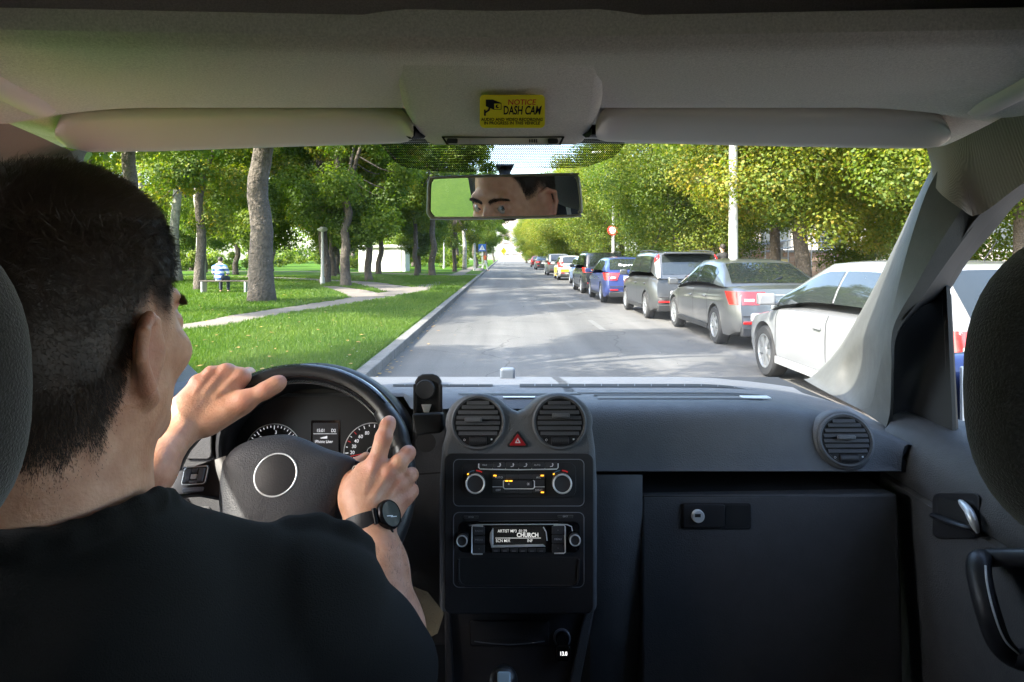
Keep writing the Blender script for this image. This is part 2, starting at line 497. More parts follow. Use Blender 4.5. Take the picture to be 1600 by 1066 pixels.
sheet('ground', -700, 700, -200, 1500, GZ - 0.02, M_earth)
sheet('road', -1.60, 5.42, -60, 420, GZ, M_road, 4, 60)
sheet('lawn', -90, -1.74, -12, 240, LZ, M_lawn, 60, 80)
sheet('pavement', 5.56, 60, -12, 240, LZ, M_pave, 2, 30)
for nm, x0, x1 in (('kerb', -1.75, -1.58), ('kerb', 5.40, 5.57)):
    mb = MB(); y = -12.0
    while y < 60:                                # kerbstones of one metre with open joints
        mb.box(((x0 + x1) / 2 + rnd.uniform(-.004, .004), y + 0.5, (GZ - 0.05 + LZ + 0.012) / 2), (x1 - x0, 0.985, LZ + 0.012 - GZ + 0.05)); y += 1.0
    mb.box(((x0 + x1) / 2, 150, (GZ - 0.05 + LZ + 0.012) / 2), (x1 - x0, 179.9, LZ + 0.012 - GZ + 0.05))
    tag(mb.obj(nm, M_kerb, smooth=False, bevel=0.012), kind='structure')
mb = MB()
for yy in np.arange(13, 120, 6.0):
    mb.grid([[Vector((x, y, GZ + 0.005)) for x in (1.98, 2.10)] for y in (yy + 0.8, yy + 2.9)])
tag(mb.obj('lane_marking', M_mark, recalc=False), kind='structure')

PATHS = [
    ([(-26, 9.2), (-14, 11.6), (-9, 12.4), (-6.2, 13.2), (-5.7, 16.0), (-4.95, 19.4), (-4.1, 24.0), (-3.55, 29), (-3.3, 38), (-3.35, 54), (-3.5, 75), (-3.6, 110)], [1.1, 1.1, 1.15, 1.15, 1.3, 1.5, 1.7, 1.7, 1.3, 1.2, 1.2, 1.2]),
    ([(-3.8, 27), (-5.6, 31.5), (-8.8, 37), (-20, 46), (-45, 52)], [2.4, 2.0, 1.8, 1.8, 1.8]),
    ([(-4.5, 23.0), (-5.9, 26.8), (-7.9, 30.8)], [1.6, 1.5, 0.8]),
    ([(-1.7, 50), (-6, 51), (-20, 60), (-60, 70)], [1.6, 1.6, 1.6, 1.6]),
]
PATHS = [(p_, [w_ * .8 for w_ in ws_]) for p_, ws_ in PATHS]
PATH_PTS = []
for i, (pl, wl) in enumerate(PATHS):
    cl = catmull([(x, y, 0) for x, y in pl], 60); rows = []
    for k, p in enumerate(cl):
        t = (cl[min(k + 1, 59)] - cl[max(k - 1, 0)]).normalized(); nn = Vector((-t.y, t.x, 0))
        w = interp(k / 59 * (len(wl) - 1), range(len(wl)), wl) * 0.5
        w *= 1 + 0.05 * math.sin(k * 1.9)
        rows.append([Vector((p.x, p.y, LZ + 0.006 + i * 0.004)) + nn * (w * s) for s in (-1, 0, 1)])
        PATH_PTS.append((p.x, p.y, w))
    tag(MB().grid(rows).obj('path', M_path, recalc=False), kind='structure')
PATH_PTS = np.array(PATH_PTS)

# ---------------------------------------------------------------- foliage
def leaf_mat(name, cols, transl=0.52):
    m = bpy.data.materials.new(name); m.use_nodes = True; nt = m.node_tree; nt.nodes.clear(); N = nt.nodes.new; L = nt.links.new
    out = N('ShaderNodeOutputMaterial'); at = N('ShaderNodeAttribute'); at.attribute_name = 'tint'
    oi = N('ShaderNodeObjectInfo'); cr = N('ShaderNodeValToRGB')
    ad = N('ShaderNodeMath'); ad.operation = 'MULTIPLY_ADD'; ad.inputs[1].default_value = 0.22; L(oi.outputs['Random'], ad.inputs[0]); L(at.outputs['Fac'], ad.inputs[2])
    sb = N('ShaderNodeMath'); sb.operation = 'SUBTRACT'; sb.inputs[1].default_value = 0.11; L(ad.outputs[0], sb.inputs[0])
    L(sb.outputs[0], cr.inputs[0]); e = cr.color_ramp.elements
    e[0].position = 0.0; e[0].color = (*cols[0], 1); e[1].position = 1.0; e[1].color = (*cols[-1], 1)
    for i, cc in enumerate(cols[1:-1]):
        q = e.new((i + 1) / (len(cols) - 1)); q.color = (*cc, 1)
    df = N('ShaderNodeBsdfDiffuse'); tl = N('ShaderNodeBsdfTranslucent'); gl = N('ShaderNodeBsdfGlossy'); gl.inputs['Roughness'].default_value = 0.6
    L(cr.outputs[0], df.inputs['Color'])
    br = N('ShaderNodeMix'); br.data_type = 'RGBA'; br.blend_type = 'MULTIPLY'; br.inputs['Factor'].default_value = 1.0; br.inputs['B'].default_value = (1.35, 1.45, 0.4, 1)
    L(cr.outputs[0], br.inputs['A']); L(br.outputs['Result'], tl.inputs['Color'])
    mx = N('ShaderNodeMixShader'); mx.inputs[0].default_value = transl; L(df.outputs[0], mx.inputs[1]); L(tl.outputs[0], mx.inputs[2])
    m2 = N('ShaderNodeMixShader'); m2.inputs[0].default_value = 0.022; L(mx.outputs[0], m2.inputs[1]); L(gl.outputs[0], m2.inputs[2])
    L(m2.outputs[0], out.inputs[0])
    return m
M_leaf_maple = leaf_mat('maple_leaf', [(0.050, 0.094, 0.009), (0.086, 0.136, 0.012), (0.140, 0.180, 0.016), (0.210, 0.215, 0.019), (0.27, 0.20, 0.024)])
M_leaf_green = leaf_mat('green_leaf', [(0.040, 0.076, 0.008), (0.085, 0.140, 0.013), (0.145, 0.195, 0.017), (0.24, 0.25, 0.022)])
M_leaf_yel = leaf_mat('yellowing_leaf', [(0.048, 0.094, 0.009), (0.105, 0.155, 0.012), (0.20, 0.21, 0.016), (0.34, 0.235, 0.024)])
M_bark = mat('bark', (0.105, 0.085, 0.068), 0.95, bump=(13, 1.0, 0.07), var=(6, 0.9, (0.045, 0.036, 0.028)))
M_birch = mat('pale_bark', (0.42, 0.39, 0.34), 0.9, bump=(18, 0.6, 0.015), var=(5, 0.9, (0.10, 0.085, 0.07)))

def leaf_cloud(seed, clumps, n, size, yellow=0.25, droop=0.3):
    """clumps: (x, y, z, radius); returns vertices, faces and a tint for each vertex"""
    r = np.random.RandomState(seed)
    C = np.array(clumps, float); w = C[:, 3] ** 2; pick = r.choice(len(C), n, p=w / w.sum())
    d = r.normal(size=(n, 3)); d /= np.linalg.norm(d, axis=1)[:, None]
    rad = C[pick, 3] * (r.uniform(0, 1, n) ** 0.42)
    c = C[pick, :3] + d * rad[:, None] * np.array([1, 1, 0.75])
    nrm = r.normal(size=(n, 3)) * 0.6 + d * 0.95 + np.array([0, 0, 0.55]); nrm /= np.linalg.norm(nrm, axis=1)[:, None]
    a = r.normal(size=(n, 3)) + np.array([0, 0, -droop]); a -= nrm * (a * nrm).sum(1)[:, None]; a /= np.linalg.norm(a, axis=1)[:, None]
    b = np.cross(nrm, a); s = size * r.uniform(0.6, 1.25, n)[:, None]
    fold = nrm * s * 0.12
    V = np.stack([c - a * s * 0.5, c + b * s * 0.42 + fold, c + a * s * 0.55, c - b * s * 0.42 + fold], 1).reshape(-1, 3)
    Fq = np.arange(n * 4).reshape(n, 4)
    base = r.uniform(0.15, 0.62, len(C))[pick] + r.normal(0, 0.13, n) + (r.uniform(0, 1, n) < yellow * 0.35) * 0.35
    return V, Fq, np.repeat(np.clip(base, 0.02, 0.98), 4)

def crown_obj(name, data, m, parent):
    V, Fq, T = data
    me = np_mesh(name, V, Fq, m, smooth=False)
    at = me.attributes.new('tint', 'FLOAT', 'POINT'); at.data.foreach_set('value', T.astype(np.float32))
    o = bpy.data.objects.new(name, me); link(o, parent); return o

def make_tree(seed, name, label, cat, H, base, rx, rz, trunk_r, n_leaf, leaf, m_leaf, m_bark, n_cl=46, lean=(0, 0), fork=0.5, group=None, yellow=0.25, cl_r=0.30, low=0.0):
    """trunk with limbs reaching into leaf clumps; crown spans base..H"""
    r = random.Random(seed)
    t = thing(name, label, cat, group=group)
    cz = (base + H) / 2; clumps = []
    for i in range(n_cl):
        for _ in range(30):
            d = Vector((r.gauss(0, 1), r.gauss(0, 1), r.gauss(0, 1))).normalized(); q = r.uniform(0.35, 1.0) ** 0.6
            p = Vector((d.x * rx * q * r.uniform(.8, 1.1), d.y * rx * q * r.uniform(.8, 1.1), cz + d.z * (H - base) / 2 * q))
            if p.z > base: break
        clumps.append((p.x + lean[0], p.y + lean[1], p.z, rx * cl_r * r.uniform(0.65, 1.25)))
    mb = MB(); zf = base + (H - base) * 0.22
    pts = [Vector((0, 0, -0.15))]; steps = 6
    for i in range(1, steps + 1):
        k = i / steps
        pts.append(Vector((lean[0] * k * 0.8 + r.uniform(-1, 1) * trunk_r * 0.5, lean[1] * k * 0.8 + r.uniform(-1, 1) * trunk_r * 0.5, zf * k)))
    pts = catmull(pts, 14); rad = [trunk_r * (1.28 if i == 0 else 1.08 if i == 1 else 1.0 - 0.32 * i / 13) for i in range(14)]
    mb.tube(pts, rad, 12)
    top = pts[-1]; rt = rad[-1]
    mains = []
    for i in range(4):
        a = i * 1.57 + r.uniform(-.5, .5); e = top + Vector((math.cos(a) * rx * 0.42, math.sin(a) * rx * 0.42, (H - zf) * r.uniform(0.35, 0.7)))
        mid = (top + e) / 2 + Vector((0, 0, (H - zf) * 0.10)); c = catmull([top - Vector((0, 0, 0.3)), mid, e], 8)
        mb.tube(c, [rt * (0.75 - 0.55 * j / 7) for j in range(8)], 8); mains.append(c)
    for c in clumps[::2]:
        p = Vector(c[:3]); m = min((q for cc in mains for q in cc[2:]), key=lambda q: (q - p).length)
        mid = (m + p) / 2 + Vector((r.uniform(-.2, .2), r.uniform(-.2, .2), -0.15 * (p - m).length)); cc = catmull([m, mid, p], 6)
        mb.tube(cc, [max(0.012, rt * (0.26 - 0.04 * j)) for j in range(6)], 5, caps=False)
    mb.obj('trunk', m_bark, t, angle=180)
    crown_obj('crown', leaf_cloud(seed, clumps, n_leaf, leaf, yellow), m_leaf, t)
    return t

# ---------------------------------------------------------------- trees on the right pavement
g_m = 'maples along the right pavement'
maple_a = make_tree(3, 'maple_tree', 'yellowing maple spreading over the near white car on the right', 'tree', 8.8, 1.6, 3.5, 3, 0.20, 115000, 0.080, M_leaf_maple, M_bark, 76, group=g_m, yellow=1.0)
maple_b = make_tree(8, 'maple_tree', 'dark green maple behind the grey crossover and left of the tall lamp pole', 'tree', 9.2, 0.8, 3.6, 3, 0.19, 115000, 0.076, M_leaf_maple, M_bark, 76, group=g_m, yellow=0.3)
maple_a.location = (7.45, 16.9, LZ); maple_b.location = (6.5, 25.5, LZ)
RM = [(6.3, 36.0, 'b', 'maple behind the blue car and the round road sign'), (6.2, 46, 'a', 'maple behind the pale blue boxy estate car'),
      (6.2, 57, 'b', 'maple behind the white and yellow taxi'), (6.1, 69, 'a', 'maple behind the silver people carrier'),
      (6.0, 83, 'b', 'maple behind the dark grey saloon far down the street'), (5.8, 100, 'a', 'maple behind the dark red car far down the street'),
      (5.2, 122, 'b', 'last maple of the right row before the pale tower block'),
      (9.6, 12.6, 'a', 'maple seen through the passenger window'), (9.0, 22.5, 'a', 'yellowing maple between the lamp pole and the cream building'), (10.5, 30.5, 'a', 'maple standing before the stepped brick wall'), (11.5, 42, 'b', 'maple behind the second row on the right'), (13.5, 25, 'b', 'broad maple in front of the cream building'), (11.8, 17.5, 'b', 'maple right of the tall lamp pole close to the window pillar')]
for i, (x, y, k, lb) in enumerate(RM):
    s = rnd.uniform(0.92, 1.12)
    c = copy_thing(maple_a if k == 'a' else maple_b, (x, y, LZ), rnd.uniform(0, 6.28), lb, (s, s, s))

# ---------------------------------------------------------------- trees in the park on the left
g_p = 'trees of the park on the left'
big = make_tree(21, 'park_tree', 'thick grey trunk with sunlit foot standing beyond the near footpath', 'tree', 15, 4.6, 4.6, 5, 0.37, 42000, 0.13, M_leaf_green, M_bark, 60, group=g_p, lean=(-0.2, 0.4), cl_r=0.2)
big.location = (-7.25, 20.6, LZ)
pt_a = make_tree(31, 'park_tree', 'crooked slim tree standing before the white kiosk', 'tree', 12, 3.1, 4.2, 4, 0.22, 36000, 0.145, M_leaf_green, M_bark, 50, group=g_p, lean=(0.5, 0), cl_r=0.24)
pt_b = make_tree(37, 'park_tree', 'yellowing park tree overhanging the lawn left of the kiosk', 'tree', 13, 2.7, 4.0, 4, 0.26, 36000, 0.14, M_leaf_yel, M_bark, 50, group=g_p, yellow=0.5, cl_r=0.24)
pt_c = make_tree(41, 'birch_tree', 'tall pale barked birch nearest the thick grey trunk', 'tree', 18, 6.0, 3.0, 5, 0.24, 28000, 0.14, M_leaf_green, M_birch, 46, group='pale barked birches of the park', yellow=0.5, cl_r=0.27)
pt_d = make_tree(47, 'park_tree', 'dark dense low crowned tree left of the thick grey trunk', 'tree', 11, 2.0, 3.4, 4, 0.24, 40000, 0.135, M_leaf_green, M_bark, 54, group=g_p, cl_r=0.28, yellow=0.1)
pt_a.location = (-9.6, 53, LZ); pt_b.location = (-9.0, 34.5, LZ); pt_c.location = (-14.2, 32, LZ); pt_d.location = (-13.0, 36, LZ)
LT = [(-4.75, 46.5, 'a', 'stout dark trunk right of the kiosk beside the footpath', 1.05), (-6.0, 47.5, 'a', 'slim leaning tree just right of the white kiosk', 0.8),
      (-3.9, 70, 'c', 'pale birch trunk beside the white park lamp near the kerb', 0.9), (-3.0, 76, 'a', 'dark trunk behind the blue crossing sign', 0.95),
      (-15.8, 30, 'c', 'second pale birch left of the thick grey trunk', 1.0), (-17.6, 37, 'c', 'pale birch far left beside the driver\'s head', 1.1),
      (-20.5, 34, 'd', 'dark tree at the far left above the striped shirt', 1.0), (-11.2, 45, 'd', 'dark tree behind the thick grey trunk', 1.0),
      (-17.5, 68, 'b', 'orange tinged tree behind the park lamps', 0.9), (-7.9, 64, 'd', 'dark tree directly behind the white kiosk', 1.0),
      (-5.6, 84, 'a', 'park tree far behind the kiosk near the kerb', 1.0), (-3.6, 98, 'd', 'far park tree nearest the kerb', 0.9), (-4.2, 60, 'b', 'pale olive tree over the footpath beyond the kiosk', 0.72),
      (-21, 62, 'a', 'slim tree deep in the park behind the birches', 1.05), (-27, 48, 'b', 'yellow tree deep in the park at the far left', 1.0), (-30, 66, 'd', 'dark tree deep in the park at the far left', 1.1),
      (-18, 82, 'b', 'yellow tree far back behind the park lamps', 1.0), (-12, 92, 'd', 'dark tree far back left of the kiosk', 1.0), (-25, 95, 'a', 'park tree far back at the left', 1.2), (-8.5, 112, 'a', 'park tree furthest back near the street end', 1.0),
      (-5.9, 13.0, 'b', 'tree on the verge hidden behind the driver that shades the road', 0.0),
      (-3.4, 128, 'd', 'last park tree before the pale tower block', 1.0), (-1.9, 150, 'a', 'tree on the verge at the end of the street', 0.9),
      (-7.3, 37.5, 'b', 'orange leaved tree right of the thick grey trunk', 0.8), (-38, 80, 'd', 'tall tree at the back of the park', 1.3),
      (-16.2, 44, 'd', 'dense green tree behind the bench and its sitter', 1.0), (-19.5, 50, 'a', 'slim tree behind the sitter in the striped shirt', 0.9), (-12.6, 52, 'd', 'dense tree filling the gap behind the white park lamps', 0.9), (-24.5, 56, 'd', 'dark bushy tree at the far left back of the park', 1.1), (-6.9, 56, 'd', 'dense tree over the right end of the white kiosk', 0.75),
      (-2.6, 112, 'a', 'slender verge tree near the street end on the left', 0.8), (5.0, 141, 'd', 'dark tree in front of the pale tower block', 0.8), (8.0, 152, 'd', 'wide dark tree right of the pale tower block', 1.0), (-7.1, 31, 'd', 'leafy green tree just left of the white kiosk over the path junction', 0.98), (-12.2, 27.5, 'b', 'yellow green tree between the birches and the thick grey trunk', 0.8),
      ]
PB = {'a': pt_a, 'b': pt_b, 'c': pt_c, 'd': pt_d}
for x, y, k, lb, s in LT:
    if s == 0.0: continue
    copy_thing(PB[k], (x, y, LZ), rnd.uniform(0, 6.28), lb, (s, s, s * rnd.uniform(.95, 1.08)))
# verge trees behind the driver's head whose crowns shade the road
for x, y, k, s, lb in ((-5.0, 6.2, 'd', 0.75, 'verge tree beside the car whose crown shades the road'),
                       (-8.8, 16.2, 'a', 0.9, 'verge tree behind the driver\'s cheek')):
    copy_thing(PB[k], (x, y, LZ), rnd.uniform(0, 6.28), lb, (s, s, s * (1.65 if k == 'd' else 1)))

# undergrowth between the trunks at the back of the park
cl = []
for i in range(46):
    y = rnd.uniform(62, 112); x = -rnd.uniform(5.2, 60); k = rnd.uniform(.8, 1.8)
    if abs(x + 10.6) < 4.5 and y < 65: continue
    for _ in range(9): cl.append((x + rnd.gauss(0, 1.1) * k, y + rnd.gauss(0, .8) * k, LZ + rnd.uniform(.15, 1.4) * k, rnd.uniform(.35, .6) * k))
o = crown_obj('undergrowth', leaf_cloud(61, cl, 60000, .22, .3), M_leaf_green, None)
tag(o, 'low green undergrowth between the trunks at the back of the park', 'undergrowth', kind='stuff')

# far woods that read as one mass
cl = []
for i in range(150):
    a = rnd.uniform(-1.25, -0.03); d = rnd.uniform(120, 165)
    x, y = d * math.sin(a), d * math.cos(a)
    if x > -4: continue
    cl.append((x, y, LZ + rnd.uniform(-.5, 13), rnd.uniform(2.0, 4.2)))
for i in range(90):
    a = rnd.uniform(0.10, 1.2); d = rnd.uniform(95, 150)
    cl.append((d * math.sin(a), d * math.cos(a), LZ + rnd.uniform(1.0, 13), rnd.uniform(2.0, 4.2)))
o = crown_obj('distant_trees', leaf_cloud(77, cl, 60000, 0.55, 0.4), M_leaf_green, None)
tag(o, 'far mass of green woodland closing off the park and street', 'woodland', kind='stuff')

# ---------------------------------------------------------------- grass blades
def grass():
    n = 330000
    r = np.random.RandomState(3)
    u = r.uniform(0, 1, n); Y = 7.5 * (46 / 7.5) ** u                      # density falls with distance
    X = -1.78 - r.uniform(0, 1, n) ** 1.25 * (Y * 0.62)
    keep = np.ones(n, bool)
    for px, py, w in PATH_PTS:
        keep &= ~(((X - px) ** 2 + (Y - py) ** 2) < (w * 1.02) ** 2)
    X, Y = X[keep], Y[keep]; n = len(X)
    h = r.uniform(0.025, 0.07, n) * (1 + 0.5 * (Y / 30)); w = r.uniform(0.004, 0.008, n) * np.maximum(1, Y / 9)
    a = r.uniform(0, 6.283, n); la = r.uniform(0, 6.283, n); ll = r.uniform(0.1, 0.7, n) * h
    V = np.zeros((n, 3, 3))
    V[:, 0] = np.stack([X - np.cos(a) * w, Y - np.sin(a) * w, np.full(n, LZ - 0.004)], 1)
    V[:, 1] = np.stack([X + np.cos(a) * w, Y + np.sin(a) * w, np.full(n, LZ - 0.004)], 1)
    V[:, 2] = np.stack([X + np.cos(la) * ll, Y + np.sin(la) * ll, LZ + h], 1)
    me = np_mesh('grass', V.reshape(-1, 3), np.arange(n * 3).reshape(n, 3), leaf_mat('grass_blade', [(0.028, 0.072, 0.003), (0.050, 0.106, 0.004), (0.080, 0.136, 0.006), (0.14, 0.16, 0.02)], 0.35), smooth=False)
    pat = 0.40 + 0.13 * np.sin(X * 1.7 + np.sin(Y * 0.9)) * np.sin(Y * 1.1 + X * 0.6) + r.normal(0, 0.15, n)
    at = me.attributes.new('tint', 'FLOAT', 'POINT'); at.data.foreach_set('value', np.repeat(np.clip(pat, 0.02, 0.98), 3).astype(np.float32))
    o = bpy.data.objects.new('grass', me); link(o)
    tag(o, 'short green grass of the park lawn left of the road', 'grass', kind='stuff')
grass()

# fallen leaves on the grass and along the kerb
def fallen():
    r = np.random.RandomState(9); n = 520
    Y = 8 + r.uniform(0, 1, n) ** 1.6 * 40; X = -1.8 - r.uniform(0, 1, n) * 0.5 * Y
    k = r.uniform(0, 1, n) < 0.3; X[k] = -1.55 + r.exponential(0.10, k.sum())
    Z = np.where(X > -1.58, GZ + 0.012, LZ + 0.05)
    a = r.uniform(0, 6.28, n); s = r.uniform(0.02, 0.05, n)
    V = np.stack([np.stack([X + np.cos(a + j * 1.571) * s * (1 if j % 2 else .6), Y + np.sin(a + j * 1.571) * s * (1 if j % 2 else .6), Z + r.uniform(0, .012, n)], 1) for j in range(4)], 1).reshape(-1, 3)
    o = bpy.data.objects.new('fallen_leaves', np_mesh('fallen_leaves', V, np.arange(n * 4).reshape(n, 4), mat('dry_leaf', (0.34, 0.22, 0.05), 0.8, var=(3, 1.0, (0.20, 0.10, 0.03))), smooth=False)); link(o)
    tag(o, 'dry leaves scattered over the lawn and kerb', 'leaves', kind='stuff')
fallen()

# ---------------------------------------------------------------- buildings, wall, kiosk
M_white = mat('white_paint', (0.62, 0.62, 0.60), 0.6, var=(3, 0.35, (0.6, 0.59, 0.56)))
M_whitepole = mat('white_pole_paint', (0.42, 0.42, 0.415), 0.5, var=(8, 0.5, (0.42, 0.41, 0.39)))
M_cream = mat('cream_render', (0.36, 0.32, 0.265), 0.9, var=(1.2, 0.5, (0.5, 0.43, 0.34)))
M_pink = mat('pink_render', (0.27, 0.215, 0.19), 0.9, var=(0.4, 0.5, (0.52, 0.42, 0.38)))
M_roofgrey = mat('grey_roof', (0.35, 0.35, 0.34), 0.7)
M_pane = mat('dark_window', (0.05, 0.06, 0.07), 0.08, spec=0.8)
def brick_mat():
    m, nt, b = nodes_of('brick_face'); N = nt.nodes.new; L = nt.links.new
    tc = N('ShaderNodeTexCoord'); nz = N('ShaderNodeTexNoise'); nz.inputs['Scale'].default_value = 3.5; nz.inputs['Detail'].default_value = 5
    L(tc.outputs['Object'], nz.inputs['Vector'])
    oi = N('ShaderNodeObjectInfo'); cr = N('ShaderNodeValToRGB'); ad = N('ShaderNodeMath'); ad.operation = 'MULTIPLY_ADD'; ad.inputs[1].default_value = 0.6
    L(oi.outputs['Random'], ad.inputs[0]); s = N('ShaderNodeMath'); s.operation = 'MULTIPLY'; s.inputs[1].default_value = 0.4; L(nz.outputs['Fac'], s.inputs[0]); L(s.outputs[0], ad.inputs[2])
    L(ad.outputs[0], cr.inputs[0]); e = cr.color_ramp.elements; e[0].color = (0.26, 0.15, 0.095, 1); e[1].color = (0.40, 0.26, 0.17, 1)
    L(cr.outputs[0], b.inputs['Base Color']); b.inputs['Roughness'].default_value = 0.9
    return m
M_brick = brick_mat()
M_mortar = mat('mortar', (0.36, 0.31, 0.25), 0.95)

# pale tower block at the end of the street
tb = thing('tower_block', 'pale pinkish tower block closing the end of the street', 'building', (5.5, 190, GZ))
MB().box((4.6, 197, GZ + 8), (10.4, 14, 16)).obj('wall', M_pink, tb, smooth=False)
MB().box((4.6, 197, GZ + 16.4), (10.9, 14.6, 0.8)).obj('roof', M_roofgrey, tb, smooth=False)
wm = MB().box((0, 0, 0), (1.5, 0.2, 1.6)).mesh('window', M_pane, smooth=False)
wm2 = MB().box((0, 0, 0), (1.3, 0.2, 1.5)).mesh('window', mat('pale_window', (.30, .30, .30), .1), smooth=False)
fm = MB().box((0, -0.06, -0.9), (1.8, 0.25, 0.12)).mesh('sill', M_white, smooth=False)
for i in range(4):
    for k in range(4):
        o = bpy.data.objects.new('window', wm2); link(o, tb); o.location = (0.9 + i * 2.5, 189.95, GZ + 3.0 + k * 3.2)
        q = bpy.data.objects.new('sill', fm); COL.objects.link(q); q.parent = o
# cream building behind the brick wall on the right
cb = thing('cream_building', 'cream rendered building behind the stepped brick wall', 'building', (19, 44, LZ))
MB().box((21.0, 44, LZ + 4), (22, 10, 8)).obj('wall', M_cream, cb, smooth=False)
MB().box((21.0, 44, LZ + 8.2), (22.8, 10.8, 0.4)).obj('roof', M_roofgrey, cb, smooth=False)
for i in range(6):
    for k in range(2):
        o = bpy.data.objects.new('window', wm); link(o, cb); o.location = (12.2 + i * 3.3, 38.95, LZ + 2.6 + k * 3.1)
        q = bpy.data.objects.new('sill', fm); COL.objects.link(q); q.parent = o
# stepped brick wall with ramp and rails
bw = thing('brick_wall', 'stepped brown brick ramp wall behind the tall lamp pole', 'wall', (12, 33, LZ))
WY = 33.0
TOPS = [(8.6, 10.6, 1.95), (10.6, 12.1, 2.45), (12.1, 13.6, 1.95), (13.6, 17.2, 1.55)]
mb = MB()
for x0, x1, h in TOPS: mb.box(((x0 + x1) / 2, WY + 0.28, LZ + h / 2), (x1 - x0, 0.44, h))
mb.obj('mortar_bed', M_mortar, bw, smooth=False)
bmesh1 = MB().box((0, 0, 0), (0.49, 0.10, 0.20)).mesh('brick', M_brick, smooth=False)
for x0, x1, h in TOPS:
    for r_ in range(int(h / 0.22)):
        x = x0 + (0.26 if r_ % 2 else 0.0)
        while x + 0.5 <= x1 + 0.02:
            o = bpy.data.objects.new('brick', bmesh1); link(o, bw); o.location = (x + 0.25, WY + 0.02 + rnd.uniform(-.006, .006), LZ + 0.12 + r_ * 0.22); x += 0.52
for x0, x1, h in TOPS:
    MB().box(((x0 + x1) / 2, WY + 0.2, LZ + h + 0.06), (x1 - x0 - 0.01, 0.62, 0.12)).obj('coping', M_pave, bw, smooth=False, bevel=0.015)
mb = MB()
for k in range(2):
    mb.tube([Vector((12.3, WY - 0.5, LZ + 1.55 + k * 0.35)), Vector((17.0, WY - 0.5, LZ + 2.35 + k * 0.35))], 0.035, 8)
for i in range(5):
    x = 12.5 + i * 1.1; mb.tube([Vector((x, WY - 0.5, LZ)), Vector((x, WY - 0.5, LZ + 1.95 + (x - 12.3) * 0.17))], 0.03, 8)
tag(mb.obj('handrail', mat('grey_steel', (0.35, 0.34, 0.33), 0.5, 0.6)), 'sloping grey double handrail before the brick ramp wall', 'handrail')
mb = MB().box((11.9, WY - 1.2, LZ + 1.15), (2.6, 0.5, 0.16)).box((11.9, WY - 1.2, LZ + 0.55), (2.4, 0.4, 1.1))
tag(mb.obj('low_wall', mat('yellow_edge', (0.62, 0.44, 0.16), 0.8, var=(3, 0.5)), smooth=False, bevel=0.02), 'low ochre topped wall at the foot of the brick ramp', 'wall')

# white kiosk
ks = thing('kiosk', 'small white flat roofed kiosk on the lawn', 'kiosk', (-10.6, 60, LZ))
MB().box((-10.6, 61.5, LZ + 1.05), (4.1, 3.0, 2.1)).obj('wall', M_white, ks, smooth=False)
MB().box((-10.6, 61.5, LZ + 2.20), (4.4, 3.3, 0.18)).obj('roof', M_white, ks, smooth=False, bevel=0.02)
MB().box((-10.6, 61.5, LZ + 2.32), (3.6, 2.6, 0.08)).obj('roof_cap', M_roofgrey, ks, smooth=False)
MB().box((-9.3, 59.98, LZ + 0.95), (0.85, 0.05, 1.85)).obj('door', mat('kiosk_door', (0.66, 0.66, 0.65), 0.5), ks, smooth=False, bevel=0.01)

# ---------------------------------------------------------------- street furniture
def lamp(loc, h, r0, label, group, head='arm', rz=0.0):
    t = thing('street_lamp', label, 'street lamp', loc, rz, group)
    W = WORLD[t]; q = lambda *a: W @ Vector(a)
    MB().tube([q(0, 0, -0.05), q(0, 0, h * 0.3), q(0, 0, h)], [r0, r0 * 0.92, r0 * 0.7], 14).tube([q(0, 0, 0), q(0, 0, 0.35)], r0 * 1.35, 14).obj('pole', M_whitepole, t, angle=50)
    if head == 'arm':
        MB().tube([q(0, 0, h - 0.1), q(-0.1, 0, h + 0.05), q(-0.55, 0, h + 0.1)], [r0 * .6, r0 * .55, r0 * .5], 10).obj('arm', M_whitepole, t)
        MB().box(q(-0.75, 0, h + 0.09), (0.55, 0.24, 0.11)).obj('lamp_head', M_white, t, bevel=0.03)
    else:
        MB().lathe([(0.05, 0), (0.20, 0.04), (0.26, 0.12), (0.20, 0.2), (0.06, 0.24)], Matrix.Translation(q(0, 0, h)), 20).obj('lamp_head', M_white, t)
    return t
lamp((5.48, 16.2, LZ), 9.0, 0.112, 'tall white street lamp pole at the right kerb beside the silver saloon', 'street lamps')
lamp((5.46, 33.6, LZ), 6.4, 0.075, 'slim street lamp pole behind the round road sign', 'street lamps')
lamp((-2.62, 64, LZ), 3.75, 0.105, 'white park lamp with side arm near the kerb', 'white park lamps')
lamp((-8.7, 33.0, LZ), 2.55, 0.085, 'white park lamp nearest the footpath junction', 'white park lamps', 'globe')
lamp((-15.5, 61, LZ), 3.2, 0.11, 'white park lamp left of the kiosk', 'white park lamps', 'globe')
lamp((-6.5, 76, LZ), 3.4, 0.10, 'white park lamp far behind the kiosk', 'white park lamps', 'globe')
lamp((-12.7, 23.5, LZ), 3.4, 0.12, 'pale park lamp post just left of the thick grey trunk', 'white park lamps', 'globe')

